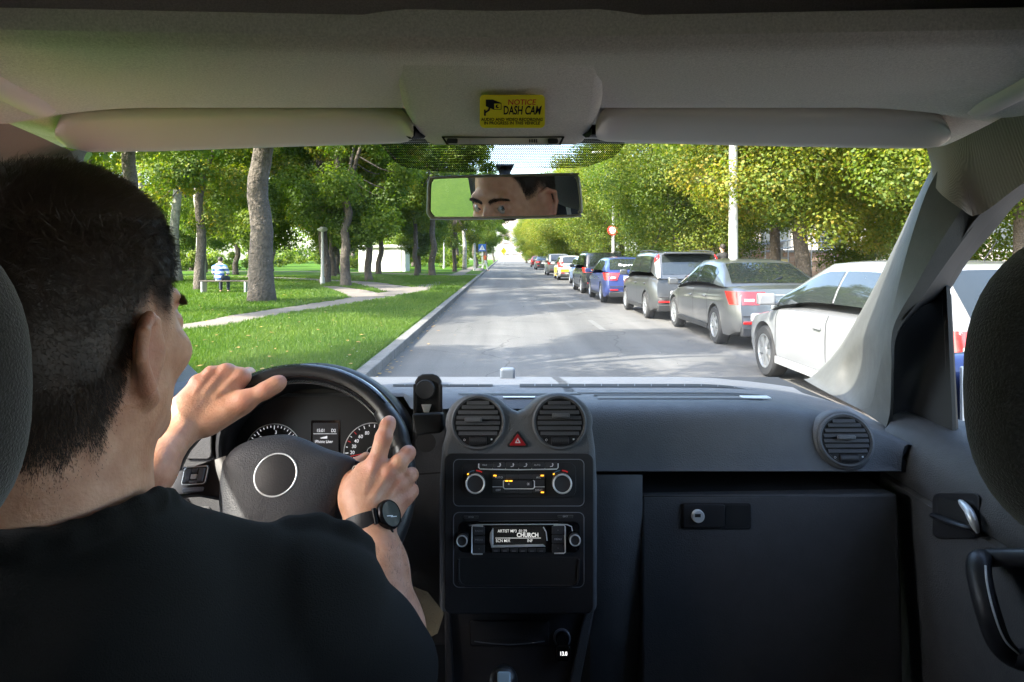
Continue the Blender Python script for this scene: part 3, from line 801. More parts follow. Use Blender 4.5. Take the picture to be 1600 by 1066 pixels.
M_signred = mat('sign_red', (0.55, 0.03, 0.025), 0.45); M_signwhite = mat('sign_white', (0.75, 0.75, 0.74), 0.45)
M_signblue = mat('sign_blue', (0.03, 0.12, 0.42), 0.45); M_signyel = mat('sign_yellow', (0.75, 0.60, 0.02), 0.45); M_black = mat('black_print', (0.012, 0.012, 0.012), 0.5)
M_steel = mat('galvanised_steel', (0.45, 0.45, 0.45), 0.45, 0.7)
def disc(c, r, n=28): return [(c[0] + r * math.cos(2 * math.pi * i / n), c[1] + r * math.sin(2 * math.pi * i / n)) for i in range(n)]
face = lambda x, y, z: frame((x, y, z), (1, 0, 0), (0, 0, 1), (0, -1, 0))
rs = thing('road_sign', 'round red rimmed road sign on the right kerb', 'road sign', (5.25, 32.6, LZ))
MB().tube([(5.25, 32.6, LZ), (5.25, 32.6, LZ + 2.9)], 0.035, 10).obj('pole', M_steel, rs)
MB().prism(disc((0, 0), 0.25), face(5.25, 32.55, LZ + 2.6), 0, 0.03).obj('sign_plate', M_signred, rs, smooth=False)
MB().prism(disc((0, 0), 0.17), face(5.25, 32.55, LZ + 2.6), 0.031, 0.034).obj('sign_face', M_signwhite, rs, smooth=False)
cs = thing('crossing_sign', 'square blue pedestrian crossing sign on the left verge', 'road sign', (-1.9, 64, LZ))
MB().tube([(-1.9, 64, LZ), (-1.9, 64, LZ + 2.5)], 0.04, 10).obj('pole', M_steel, cs)
f = face(-1.9, 63.95, LZ + 2.15)
MB().prism(rr(-0.34, -0.34, 0.34, 0.34, 0.04), f, 0, 0.03).obj('sign_plate', M_signblue, cs, smooth=False)
MB().prism([(-.27, -.22), (.27, -.22), (0, .27)], f, 0.031, 0.034).obj('white_triangle', M_signwhite, cs, smooth=False)
mb = MB().prism(disc((0.0, 0.10), 0.028, 10), f, 0.035, 0.037)
mb.prism([(-.03, .06), (.03, .06), (.025, -.04), (-.025, -.04)], f, 0.035, 0.037).prism([(-.02, -.04), (.005, -.04), (-.05, -.17), (-.075, -.17)], f, 0.035, 0.037).prism([(0, -.04), (.022, -.04), (.08, -.16), (.055, -.17)], f, 0.035, 0.037)
mb.obj('walking_figure', M_black, cs, smooth=False)
ys = thing('yellow_sign', 'small yellow diamond sign at the far left kerb', 'road sign', (0.25, 128, GZ))
MB().tube([(0.25, 128, GZ), (0.25, 128, GZ + 2.6)], 0.05, 8).obj('pole', M_steel, ys)
MB().prism([(0, -.7), (.55, 0), (0, .7), (-.55, 0)], face(0.25, 127.9, GZ + 2.4), 0, 0.05).obj('sign_plate', M_signyel, ys, smooth=False)
st = thing('boulder', 'dark stone lying at the foot of the white park lamp', 'stone', (-2.1, 63.2, LZ))
me = MB()
rows = [[Vector((-2.1 + 0.5 * math.cos(a) * math.cos(b) * (1 + .12 * math.sin(3 * a)), 63.2 + 0.4 * math.sin(a) * math.cos(b), LZ + 0.3 * math.sin(b))) for a in np.linspace(0, 6.283, 14)[:-1]] for b in np.linspace(-0.1, 1.5, 6)]
me.grid(rows, cv=True).obj('stone', mat('dark_stone', (0.06, 0.06, 0.065), 0.8, bump=(9, .6, .02)), st)

# bench with back to the road and low rail
bn = thing('bench', 'low dark park bench under the striped shirt sitter', 'bench', (-10.3, 25.4, LZ))
M_wood = mat('dark_wood', (0.06, 0.045, 0.035), 0.7, bump=(30, .4, .004))
for i in range(4): MB().box((-10.3, 25.2 + i * 0.12, LZ + 0.45), (1.9, 0.09, 0.035)).obj('slat', M_wood, bn, smooth=False, bevel=0.005)
for s in (-1, 1):
    MB().box((-10.3 + s * 0.8, 25.38, LZ + 0.215), (0.06, 0.42, 0.43)).obj('leg', M_steel, bn, smooth=False, bevel=0.005)

# ---------------------------------------------------------------- people outside
M_skin_far = mat('skin_far', (0.48, 0.30, 0.22), 0.6)
def cloth(name, c): return mat(name, c, 0.85, bump=(120, .3, .003))
def walker(name, label, loc, rz, top, bottom, hair, stride=0.28, arms=1.0, h=1.72, sleeve=True):
    """a standing or walking figure built as one continuous body with clothing children"""
    t = thing(name, label, 'person', loc, rz); W = WORLD[t]; k = h / 1.75
    q = lambda x, y, z: W @ Vector((x * k, y * k, z * k))
    hip, kn = [], []
    body = [rc(q(0, 0, .96), q(0, 0, 1.38), .125 * k, .135 * k, .05 * k), rc(q(-.15, 0, 1.40), q(.15, 0, 1.40), .065 * k, .065 * k, .05 * k), rc(q(0, .01, 1.42), q(0, .03, 1.56), .052 * k, .05 * k, .03 * k),
            el(q(0, .03, 1.65), (.078 * k, .095 * k, .115 * k), .02 * k), rc(q(0, .12, 1.64), q(0, .13, 1.625), .012 * k, .014 * k, .01 * k)]
    shirt = [rc(q(0, 0, .97), q(0, 0, 1.38), .142 * k, .15 * k, .05 * k), rc(q(-.16, 0, 1.395), q(.16, 0, 1.395), .078 * k, .078 * k, .06 * k)]
    tro = [rc(q(0, 0, .93), q(0, 0, 1.0), .14 * k, .14 * k, .04 * k)]
    sho = []
    for s in (-1, 1):
        f = s * stride
        body += [rc(q(s * .09, 0, .92), q(s * .10, f * .45, .50), .085 * k, .058 * k, .03 * k), rc(q(s * .10, f * .45, .50), q(s * .10, f * .9 - .02, .08), .055 * k, .035 * k, .02 * k), rc(q(s * .10, f * .9 - .04, .045), q(s * .115, f * .9 + .16, .035), .04 * k, .032 * k, .02 * k)]
        tro += [rc(q(s * .09, 0, .92), q(s * .10, f * .45, .50), .10 * k, .075 * k, .03 * k), rc(q(s * .10, f * .45, .50), q(s * .10, f * .9 - .02, .12), .073 * k, .06 * k, .02 * k)]
        a = -s * stride * arms
        body += [rc(q(s * .205, 0, 1.38), q(s * .25, a * .4 - .02, 1.10), .05 * k, .04 * k, .03 * k), rc(q(s * .25, a * .4 - .02, 1.10), q(s * .25, a + .05, .86), .04 * k, .028 * k, .02 * k), rc(q(s * .25, a + .05, .85), q(s * .245, a + .09, .74), .035 * k, .022 * k, .02 * k)]
        shirt += [rc(q(s * .205, 0, 1.38), q(s * .247, a * .3 - .015, 1.16), .066 * k, .06 * k, .04 * k)]
    sdf_obj('body', body, 0.014, M_skin_far, t)
    sdf_obj('top', shirt, 0.014, top, t); sdf_obj('trousers', tro, 0.014, bottom, t)
    sdf_obj('hair', [el(q(0, .005, 1.685), (.088 * k, .098 * k, .10 * k), .01)], 0.012, hair, t)
    return t
M_hairdark = mat('dark_hair', (0.02, 0.015, 0.012), 0.7)
walker('person', 'person in black with dark hair standing on the pavement beside the tall lamp pole', (6.72, 20.8, LZ), 0.3, cloth('black_top', (.018, .018, .020)), cloth('black_trousers', (.02, .02, .022)), M_hairdark, 0.12, 0.3, 1.72)
walker('person', 'person in orange top and white trousers stepping off the kerb', (-1.62, 63.2, LZ), -1.35, cloth('orange_top', (.60, .13, .04)), cloth('white_trousers', (.72, .70, .66)), mat('auburn_hair', (.20, .07, .03), .7), 0.30, 0.8, 1.66)
# sitter in the striped shirt
def stripes():
    m, nt, b = nodes_of('striped_cloth'); N = nt.nodes.new; L = nt.links.new
    tc = N('ShaderNodeTexCoord'); sx = N('ShaderNodeSeparateXYZ'); L(tc.outputs['Object'], sx.inputs[0])
    a = N('ShaderNodeMath'); a.operation = 'MULTIPLY'; a.inputs[1].default_value = 6.2; L(sx.outputs['Z'], a.inputs[0])
    f = N('ShaderNodeMath'); f.operation = 'FRACT'; L(a.outputs[0], f.inputs[0]); g = N('ShaderNodeMath'); g.operation = 'GREATER_THAN'; g.inputs[1].default_value = 0.5; L(f.outputs[0], g.inputs[0])
    mx = N('ShaderNodeMix'); mx.data_type = 'RGBA'; mx.inputs['A'].default_value = (0.75, 0.75, 0.76, 1); mx.inputs['B'].default_value = (0.06, 0.13, 0.42, 1); L(g.outputs[0], mx.inputs['Factor'])
    L(mx.outputs['Result'], b.inputs['Base Color']); b.inputs['Roughness'].default_value = 0.9
    return m
sp = thing('person', 'person in a blue and white striped shirt sitting on the park bench', 'person', (-10.55, 25.45, LZ + 0.46)); W = WORLD[sp]
q = lambda x, y, z: W @ Vector((x, y, z))
body = [rc(q(0, 0, .10), q(0, .03, .50), .14, .14, .05), rc(q(-.16, .03, .52), q(.16, .03, .52), .07, .07, .05), rc(q(0, .04, .55), q(0, .07, .67), .055, .05, .03), el(q(0, .09, .76), (.08, .098, .118), .02), rc(q(0, .18, .75), q(0, .192, .73), .013, .015, .01)]
shirt = [rc(q(0, 0, .10), q(0, .03, .50), .165, .165, .05), rc(q(-.17, .03, .51), q(.17, .03, .51), .085, .085, .06)]; tro = [rc(q(-.08, 0, .11), q(.08, 0, .11), .13, .13, .04)]
for s in (-1, 1):
    body += [rc(q(s * .1, .05, .09), q(s * .14, .46, .08), .08, .055, .03), rc(q(s * .14, .46, .08), q(s * .14, .48, -.36), .053, .036, .02), rc(q(s * .14, .47, -.41), q(s * .15, .64, -.42), .04, .03, .02),
             rc(q(s * .22, .03, .50), q(s * .27, .14, .25), .05, .04, .03), rc(q(s * .27, .14, .25), q(s * .13, .36, .20), .038, .028, .02), rc(q(s * .13, .36, .20), q(s * .09, .44, .19), .032, .022, .02)]
    tro += [rc(q(s * .1, .05, .10), q(s * .14, .46, .085), .10, .075, .03), rc(q(s * .14, .46, .08), q(s * .14, .48, -.33), .072, .06, .02)]
    shirt += [rc(q(s * .22, .03, .50), q(s * .262, .12, .30), .07, .062, .04)]
sdf_obj('body', body, 0.016, M_skin_far, sp); sdf_obj('top', shirt, 0.016, stripes(), sp); sdf_obj('trousers', tro, 0.016, cloth('dark_jeans', (.03, .035, .05)), sp)
sdf_obj('hair', [el(q(0, .07, .795), (.09, .10, .10), .01)], 0.013, M_hairdark, sp)
# ================================================================ PARKED CARS
M_tyre = mat('tyre_rubber', (0.018, 0.018, 0.019), 0.85, bump=(60, .3, .004))
M_alloy = mat('alloy_rim', (0.50, 0.51, 0.52), 0.32, 0.85)
M_carglass = mat('car_glass', (0.018, 0.022, 0.022), 0.03, spec=0.9)
M_trim = mat('black_trim', (0.016, 0.016, 0.017), 0.55)
M_redlamp = mat('red_lamp', (0.42, 0.012, 0.012), 0.15, coat=0.6)
M_clearlamp = mat('clear_lamp', (0.62, 0.60, 0.58), 0.12, coat=0.6)
M_amber = mat('amber_lamp', (0.65, 0.20, 0.02), 0.15, coat=0.5)
M_chrome = mat('chrome_trim', (0.75, 0.75, 0.76), 0.12, 1.0)
def paint(name, c, metal=0.0, rough=0.28): return mat(name, c, rough, metal, coat=0.8, spec=0.5, var=(1.3, 0.12))

def make_wheel_meshes(r=0.32, w=0.2):
    M = axis_frame((0, 0, 0), (-1, 0, 0))
    ty = MB().lathe([(r * .66, -w / 2), (r * .92, -w / 2), (r * .985, -w * .38), (r, -w * .2), (r, w * .2), (r * .985, w * .38), (r * .92, w / 2), (r * .66, w / 2), (r * .66, -w / 2)], M, 36, cap=False).mesh('tyre', M_tyre)
    mb = MB().lathe([(r * .665, w * .10), (r * .66, w * .49), (r * .61, w * .49), (r * .58, w * .2), (0.03, w * .1)], M, 36)
    for i in range(6):
        a = i * math.pi / 3; m = M @ Matrix.Rotation(a, 4, 'Z')
        mb.prism([(0.03, -.028), (r * .62, -.045), (r * .62, .045), (0.03, .028)], m, w * .30, w * .45)
    mb.lathe([(0.065, w * .3), (0.065, w * .47), (0.0, w * .48)], M, 16, cap=False)
    return ty, mb.mesh('rim', M_alloy)
TY, RIM = make_wheel_meshes()

def make_car(name, label, cat, loc, col_m, L=4.3, W=1.76, H=1.48, belt=((0, .92), (.4, .95), (2.6, .93), (3.1, .90), (4.0, .74), (4.3, .62)), gh=(0.10, 0.55, 2.35, 3.30), lamp_z=(0.72, 0.98), lamp_w=0.34, group='cars parked along the right kerb',
             lower=None, roofrail=False, lamp='red', plate=True, rz=0.0, bump_m=None, wheel_y=(0.78, 3.42), tumble=0.74, script=None, spoiler=False, plate_z=None, lamp_up=False, main_lamp=True):
    t = thing(name, label, cat, loc, rz, group); Wm = WORLD[t]
    q = lambda x, y, z: Wm @ Vector((x, y, z))
    hw = W / 2; by = [b[0] for b in belt]; bz = [b[1] for b in belt]
    rw = 0.315
    def wid(y): return hw * (1 - 0.17 * max(0, (0.55 - y) / 0.55) ** 2.2 - 0.22 * max(0, (y - (L - 0.75)) / 0.75) ** 2.2)
    def sill(y):
        z = 0.21 + 0.10 * max(0, (0.35 - y) / 0.35) + 0.04 * max(0, (y - (L - 0.4)) / 0.4)
        for wy in wheel_y:
            d = abs(y - wy)
            if d < rw + 0.055: z = max(z, 0.32 + math.sqrt(max(0, (rw + 0.055) ** 2 - d * d)))
        return z
    def yy(y, z):
        e = max(0, 1 - y / 0.6); f = max(0, 1 - (L - y) / 0.6)
        pr = interp(z, [0.2, 0.36, 0.60, 0.66, 1.0], [0.09, 0.0, 0.0, 0.05, 0.10 + 0.0])
        pf = interp(z, [0.2, 0.36, 0.58, 0.75, 0.9], [0.09, 0.0, 0.02, 0.12, 0.22])
        return y + e * e * pr - f * f * pf
    ys = sorted(set([0, .03, .08, .15, .25] + list(np.arange(.35, L - .35, .11)) + [L - .3, L - .18, L - .1, L - .04, L] + [wy + s * (rw + .055) * math.cos(a) for wy in wheel_y for s in (-1, 1) for a in np.linspace(0, 1.5708, 8)]))
    def sec(y):
        w = wid(y); zb = interp(y, by, bz); zs = sill(y); zz = lambda k: zs + (zb - zs) * k
        half = [(0, zb + 0.025), (w * .55, zb + 0.018), (w * .86, zb), (w * .955, zb - .035), (w * .99, zb - .11), (w, max(zs, zb - .26)), (w, max(zs, .48)), (w * .992, max(zs, .36)), (w * .975, max(zs, .28)), (w * .955, zs), (w * .6, zs + .0), (0, zs)]
        return half
    mb = MB(); rows = []
    for y in ys:
        h = sec(y); full = [(-x, z) for x, z in h[1:-1]][::-1]
        loop = h + full
        rows.append([q(x, yy(y, z), z) for x, z in loop])
    mb.grid(rows, cv=True)
    n = len(rows[0]); b = 0
    mb.f.append(tuple(range(n))); mb.mi.append(0); o_ = (len(rows) - 1) * n; mb.f.append(tuple(o_ + i for i in range(n))); mb.mi.append(0)
    mb.obj('body', col_m, t, angle=40)
    # greenhouse
    y0, y1, y2, y3 = gh
    def zr(y):
        if y < y1: k = (y - y0) / (y1 - y0); return interp(y, by, bz) + (H - 0.035 - interp(y, by, bz)) * (max(0, k) ** 0.80)
        if y > y2: k = (y3 - y) / (y3 - y2); return interp(y, by, bz) + (H - 0.015 - interp(y, by, bz)) * (max(0, k) ** 0.80)
        k = (y - y1) / (y2 - y1); return H - 0.035 * (1 - k) - 0.015 * k + 0.03 * math.sin(math.pi * k)
    def G(y, s, off=0.0):
        zb = interp(y, by, bz); z1 = zr(y); qv = min(1, max(0, (z1 - zb)) / 0.35); wb = wid(y) * 0.945; kk = min(1, max(0.0, (z1 - zb)) / (H - zb)); wr = wb * (1 - (1 - tumble) * kk)
        sg = 1 if s >= 0 else -1; s = abs(s)
        x = interp(s, [0, .45, .55, .75, 1], [wb, wr + .012 * qv, wr * .94, wr * .6, 0]) + 0.028 * qv * (math.sin(math.pi * min(1, s / .5)) if s < .5 else 0)
        z = interp(s, [0, .45, .55, .75, 1], [zb - .02, z1 - .085 * qv, z1 - .03 * qv, z1 - .006, z1])
        if s < 0.5: x += off
        else: z += off * 0.9
        yo = 0
        if s >= 0.5 and y < y1: yo = -off
        if s >= 0.5 and y > y2: yo = off
        return q(sg * x, y + yo, z)
    gy = sorted(set(list(np.linspace(y0, y1, 9)) + list(np.linspace(y1, y2, 10)) + list(np.linspace(y2, y3, 10))))
    S = [0, .11, .22, .33, .45, .50, .55, .65, .75, .88, 1]
    rows = [[G(y, s) for s in S] + [G(y, -s) for s in S[::-1][1:]] for y in gy]
    MB().grid(rows).obj('roof', col_m, t, angle=50)
    # glass
    def patch(nm, ya, yb, sa, sb, sym=False, m=M_carglass, off=0.006, ny=8, ns=5, inset=None):
        rows = []
        for i in range(ny + 1):
            y = ya + (yb - ya) * i / ny
            if sym: row = [G(y, s, off) for s in np.linspace(sa, 1, ns + 1)] + [G(y, -s, off) for s in np.linspace(1, sa, ns + 1)[1:]]
            else: row = [G(y, s, off) for s in np.linspace(sa, sb, ns + 1)]
            rows.append(row)
        return MB().grid(rows).obj(nm, m, t, angle=180)
    ry = y0 + (y1 - y0) * 0.10
    patch('rear_window', ry, y0 + (y1 - y0) * 0.90, .60, 1, True, ny=6)
    patch('windscreen', y2 + (y3 - y2) * 0.08, y3 - (y3 - y2) * 0.06, .58, 1, True)
    ymid = y1 * 0.45 + y3 * 0.5
    for sg in (1, -1):
        a = y1 + (0.10 if y1 - y0 < .7 else -0.25); bq = y2 + (y3 - y2) * 0.80; c1 = a + (bq - a) * 0.48
        patch('side_window', a, c1 - 0.022, .10 * sg, .42 * sg); patch('side_window', c1 + 0.022, bq, .10 * sg, .42 * sg)
        # waist trim, door gaps and handles
        mb = MB()
        for yg in (a + 0.15, c1, bq - 0.05):
            mb.grid([[q(sg * (wid(yg) * k + 0.003), yg + d, z) for k, z in ((.985, .34), (1, .50), (1, interp(yg, by, bz) - .26), (.99, interp(yg, by, bz) - .11), (.958, interp(yg, by, bz) - .035))] for d in (-.006, .006)])
        mb.obj('door_gap', M_trim, t, recalc=False)
        for yh in (a + 0.32, c1 + 0.18):
            MB().box(q(sg * (wid(yh) + .008), yh, interp(yh, by, bz) - .17), (0.03, 0.17, 0.035)).obj('door_handle', col_m, t, bevel=.008)
        mv = MB().box(q(sg * (hw + .10), bq - 0.02, interp(bq, by, bz) + .10), (0.20, 0.11, 0.14)); mv.box(q(sg * (hw - .0), bq, interp(bq, by, bz) + .05), (0.12, .05, .05))
        mv.obj('wing_mirror', col_m, t, bevel=.025, seg=3)
        MB().box(q(sg * (wid(2) + .004), (wheel_y[0] + wheel_y[1]) / 2, 0.27), (0.02, wheel_y[1] - wheel_y[0] - 2 * (rw + .06), 0.09)).obj('sill_trim', lower or M_trim, t, bevel=.008)
        for wy in wheel_y:
            wh = bpy.data.objects.new('wheel', TY); link(wh, t); rm_ = bpy.data.objects.new('rim', RIM)
            wh.location = q(sg * (hw - 0.105), wy, 0.32)
            if sg > 0: wh.rotation_euler = (0, 0, math.pi)
            COL.objects.link(rm_); rm_.parent = wh
        # rear lamp wraps the corner
        lm = {'red': M_redlamp, 'clear': M_clearlamp, 'amber': M_amber}[lamp]
        z0, z1 = lamp_z
        if lamp_up:
            mb = MB(); 
            for i in range(6):
                pass
            lo = [G(y0 + (y1 - y0) * k, sg * s, 0.018) for k, s in ((.0, .40), (.35, .40), (.75, .42), (.75, .56), (.35, .56), (.0, .56))]
            mb.add(lo, [(0, 1, 4, 5), (1, 2, 3, 4)]); mb.obj('tail_lamp', M_clearlamp, t, solid=0.02, recalc=False)
            mb = MB(); mb.add([G(y0 + (y1 - y0) * k, sg * s, 0.022) for k, s in ((.70, .41), (.92, .42), (.92, .55), (.70, .555))], [(0, 1, 2, 3)]); mb.obj('brake_lamp', M_redlamp, t, solid=0.02, recalc=False)
        rows = []
        for z in (np.linspace(z0, z1, 5) if main_lamp else []):
            k = (z - z0) / (z1 - z0); wy_ = lamp_w * (0.75 + 0.25 * k); row = []
            for u in np.linspace(0, 1, 9):
                x = wid(0.02) * 0.985 - wy_ * (1 - u / .55) if u < .55 else None
                if u < .55: row.append(q(sg * x, yy(0.0, z) - 0.016 + 0.014 * (u / .55) ** 4, z))
                else:
                    y = 0.34 * (u - .55) / .45 * (0.6 + .4 * k); row.append(q(sg * (wid(y + .035) + 0.012), yy(y, z) + 0.02, z))
            rows.append(row)
        lp = MB().grid(rows).obj('tail_lamp', lm, t, angle=180) if main_lamp else None
        if lamp == 'red' and lp:
            MB().box(q(sg * (hw * .68), yy(0, (z0 + z1) / 2) - .02, z0 + (z1 - z0) * .35), (0.16, .015, (z1 - z0) * .22)).obj('reversing_lens', M_clearlamp, lp, bevel=.006)
        MB().box(q(sg * hw * .66, -0.004, 0.44), (0.26, .03, .045)).obj('reflector', M_redlamp, t, bevel=.008)
        MB().box(q(sg * (hw * .66), L - 0.17, .66), (0.36, .16, .13)).obj('headlamp', M_clearlamp, t, bevel=.04, seg=3)
    zc = plate_z or (lamp_z[0] - 0.02)
    mb = MB().box(q(0, yy(0, .34) + .02, .30), (W * .84, .09, .17)).obj('bumper_skirt', bump_m or M_trim, t, bevel=.03, seg=3)
    MB().box(q(0, -0.006, .545), (W * .80, .03, .02)).obj('bumper_line', M_trim, t, bevel=.006)
    if plate: MB().box(q(0, yy(0, zc) - .012, zc), (.53, .015, .12)).obj('number_plate', M_signwhite, t, bevel=.004)
    MB().tube([q(-.10, y0 + (y1 - y0) * .14 - .02, interp(y0, by, bz) + .05), q(.20, y0 + (y1 - y0) * .28 - .03, interp(y0, by, bz) + .16)], .012, 6).obj('rear_wiper', M_trim, t)
    MB().box(q(0, yy(0, .8) - .012, .88 if lamp_z[1] > .9 else .82), (W * .34, .012, .018)).obj('chrome_strip', M_chrome, t, bevel=.004)
    if spoiler:
        MB().box(q(0, y1 - 0.16, H - .055), (W * .64, .26, .035)).obj('roof_spoiler', col_m, t, bevel=.015)
    if roofrail:
        for sg in (1, -1): MB().tube([G(y, sg * .56, .04) for y in np.linspace(y1 + .1, y2 - .1, 8)], .018, 6).obj('roof_rail', M_trim, t)
    MB().tube([q(0, y1 + .3, H + .0), q(0, y1 + .15, H + .16)], [.008, .004], 6).obj('aerial', M_trim, t)
    MB().box(q(0, L / 2, .24), (W * .78, L * .86, .10)).obj('underbody', M_trim, t)
    if script:
        ya = y0 + (y1 - y0) * .34; p = G(ya, 1, .012); p2 = G(ya + .12, 1, .012); up = (p2 - p).normalized(); xr = Wm.to_3x3() @ Vector((1, 0, 0)); f_ = frame(p, xr, up, xr.cross(up))
        text_mb(script, f_ @ Matrix.Translation((-.02, 0.06, .0)), .17, .012, 1.25).obj('window_script', M_signwhite, t, smooth=False, recalc=False)
    return t

HATCH = ((0, .93), (.4, .96), (2.6, .92), (3.0, .90), (3.8, .78), (4.2, .62))
SEDAN = ((0, .95), (.25, 1.0), (1.0, .97), (3.0, .92), (3.4, .88), (4.3, .72), (4.6, .60))
make_car('parked_car', 'white car parked nearest the windscreen edge on the right', 'car', (3.25 + .89, 4.95, GZ), paint('white_car_paint', (.17, .174, .182)), L=4.45, W=1.78, H=1.46,
         belt=((0, .92), (.4, .95), (2.7, .92), (3.2, .89), (4.1, .74), (4.45, .60)), gh=(.10, .62, 2.35, 3.45), lower=mat('white_sill', (.22, .223, .228), .35, coat=.5), wheel_y=(.80, 3.55), lamp_z=(.76, .94))
make_car('parked_car', 'silver saloon with wide red tail lamp parked behind the white car', 'car', (3.62 + .9, 10.75, GZ), paint('silver_car_paint', (.14, .14, .14), .5, .32), L=4.6, W=1.80, H=1.45, belt=SEDAN, gh=(.55, 1.45, 2.55, 3.55), wheel_y=(.95, 3.70), lamp_z=(.72, .93), lamp_w=.40)
make_car('parked_car', 'grey tall crossover with upright tail lamps and roof spoiler', 'car', (3.42 + .9, 15.7, GZ), paint('grey_car_paint', (.075, .077, .08), .5, .3), L=4.2, W=1.80, H=1.62,
         belt=((0, .97), (.4, 1.02), (2.6, .98), (3.0, .96), (3.9, .86), (4.2, .70)), gh=(.04, .32, 2.55, 3.15), wheel_y=(.72, 3.35), lamp_z=(.90, 1.02), lamp_w=.18, tumble=.82, roofrail=True, spoiler=True, lamp='red', lamp_up=True, main_lamp=False, plate_z=.74)
make_car('parked_car', 'dark blue liftback with white script across its rear window', 'car', (3.17 + .88, 21.2, GZ), paint('navy_car_paint', (.035, .055, .19), .3, .3), L=4.55, W=1.76, H=1.47, belt=SEDAN, gh=(.22, 1.25, 2.6, 3.5), wheel_y=(.92, 3.65), lamp_z=(.74, .97), script='Sprut', plate_z=.80)
make_car('parked_car', 'black estate car just in front of the dark blue liftback', 'car', (3.15 + .9, 26.6, GZ), paint('black_car_paint', (.016, .017, .019), .2, .25), L=4.6, W=1.82, H=1.66, belt=((0, 1.0), (.4, 1.04), (2.8, 1.0), (3.3, .98), (4.3, .88), (4.6, .7)), gh=(.05, .40, 2.7, 3.45), wheel_y=(.85, 3.65), lamp_z=(.85, 1.05), tumble=.82, roofrail=True)
make_car('parked_car', 'pale blue boxy old estate car', 'car', (3.65 + .81, 34.0, GZ), paint('pale_blue_paint', (.20, .28, .48), 0, .4), L=4.1, W=1.62, H=1.45, belt=((0, .90), (.3, .92), (2.7, .90), (3.0, .88), (3.9, .82), (4.1, .72)), gh=(.06, .28, 2.35, 2.85), wheel_y=(.75, 3.2), lamp_z=(.60, .88), lamp_w=.16, lamp='amber', tumble=.84, bump_m=mat('grey_bumper', (.30, .30, .30), .4, .5))
tx = make_car('taxi', 'white hatchback taxi with yellow flanks and yellow tailgate band', 'taxi', (3.42 + .85, 42, GZ), paint('taxi_white', (.5, .5, .49)), L=3.95, W=1.70, H=1.52, belt=((0, .95), (.4, .98), (2.5, .95), (2.9, .93), (3.7, .8), (3.95, .62)), gh=(.06, .42, 2.3, 3.0), wheel_y=(.68, 3.2), lamp_z=(.80, 1.12), lamp_w=.20, lower=mat('taxi_yellow_sill', (.72, .46, .02), .4))
M_ty = mat('taxi_yellow', (.74, .47, .02), .4, coat=.5)
MB().box((3.42 + .85, 41.992, GZ + .60), (1.40, .03, .16)).obj('yellow_band', M_ty, tx, bevel=.01)
for sg in (-1, 1): MB().box((3.42 + .85 + sg * .846, 43.9, GZ + .60), (.02, 2.0, .34)).obj('yellow_flank', M_ty, tx, bevel=.006)
make_car('parked_car', 'silver people carrier parked in front of the taxi', 'car', (3.42 + .9, 51.8, GZ), paint('pale_silver_paint', (.26, .26, .26), .5, .3), L=4.4, W=1.80, H=1.68, belt=((0, 1.0), (.4, 1.03), (2.8, 1.0), (3.2, .96), (4.1, .85), (4.4, .7)), gh=(.05, .45, 2.5, 3.5), wheel_y=(.8, 3.5), lamp_z=(.85, 1.05), tumble=.82)
make_car('parked_car', 'dark grey saloon parked far down the street', 'car', (3.62 + .88, 74, GZ), paint('dark_grey_paint', (.06, .07, .075), .4, .3), L=4.5, W=1.76, H=1.45, belt=SEDAN, gh=(.5, 1.4, 2.55, 3.5), wheel_y=(.92, 3.65), lamp_z=(.74, .92))
make_car('parked_car', 'dark red hatchback last in the row of parked cars', 'car', (3.85 + .86, 92, GZ), paint('dark_red_paint', (.12, .02, .025), .2, .3), L=4.1, W=1.74, H=1.50, belt=HATCH, gh=(.08, .5, 2.3, 3.2), wheel_y=(.75, 3.3))
wc = make_car('moving_car', 'white car crossing sideways at the end of the street', 'car', (9.4, 128, GZ), paint('far_white_paint', (.5, .5, .5)), L=4.4, W=1.76, H=1.48, belt=HATCH[:-1] + ((4.4, .62),), gh=(.1, .6, 2.4, 3.3), wheel_y=(.8, 3.5), rz=R(90), group='white cars at the end of the street')
copy_thing(wc, (6.0, 140, GZ), R(90), 'white car behind the crossing white car at the street end')
copy_thing(wc, (3.0, 150, GZ), R(150), 'white car turning in before the pale tower block')
copy_thing(wc, (-0.6, 158, GZ), R(90), 'white car half hidden by the verge trees at the street end')
# ================================================================ THE VAN WE SIT IN
def plastic(name, c, rough=0.55, sc_=420, st=0.5, d=0.0012, spec=0.30): return mat(name, c, rough, bump=(sc_ * 1.5, st * .9, d * .75), spec=spec, var=(35, 0.18), rvar=.10)
M_dash = plastic('dash_plastic', (0.115, 0.119, 0.128), 0.60, 330, 0.75, 0.0016)
M_dashlow = plastic('lower_dash_plastic', (0.070, 0.072, 0.078), 0.58, 330, 0.7, 0.0016)
M_bezel = plastic('bezel_plastic', (0.022, 0.022, 0.025), 0.42, 500, 0.3, 0.0006)
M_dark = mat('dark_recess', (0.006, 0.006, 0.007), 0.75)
M_gloss = mat('gloss_black', (0.008, 0.008, 0.009), 0.12, spec=0.6)
M_button = mat('button_black', (0.030, 0.030, 0.034), 0.45)
M_silver = mat('satin_silver', (0.74, 0.75, 0.77), 0.38, 0.45)
M_lining = mat('roof_lining_cloth', (0.78, 0.735, 0.675), 0.95, bump=(900, 0.6, 0.0012), var=(420, 0.9, (0.50, 0.465, 0.42)), sheen=0.2)
M_visor = mat('visor_vinyl', (0.70, 0.65, 0.58), 0.7, bump=(500, 0.25, 0.0008))
M_pillar = plastic('pillar_trim_plastic', (0.088, 0.089, 0.084), 0.6, 380, 0.5, 0.0012)
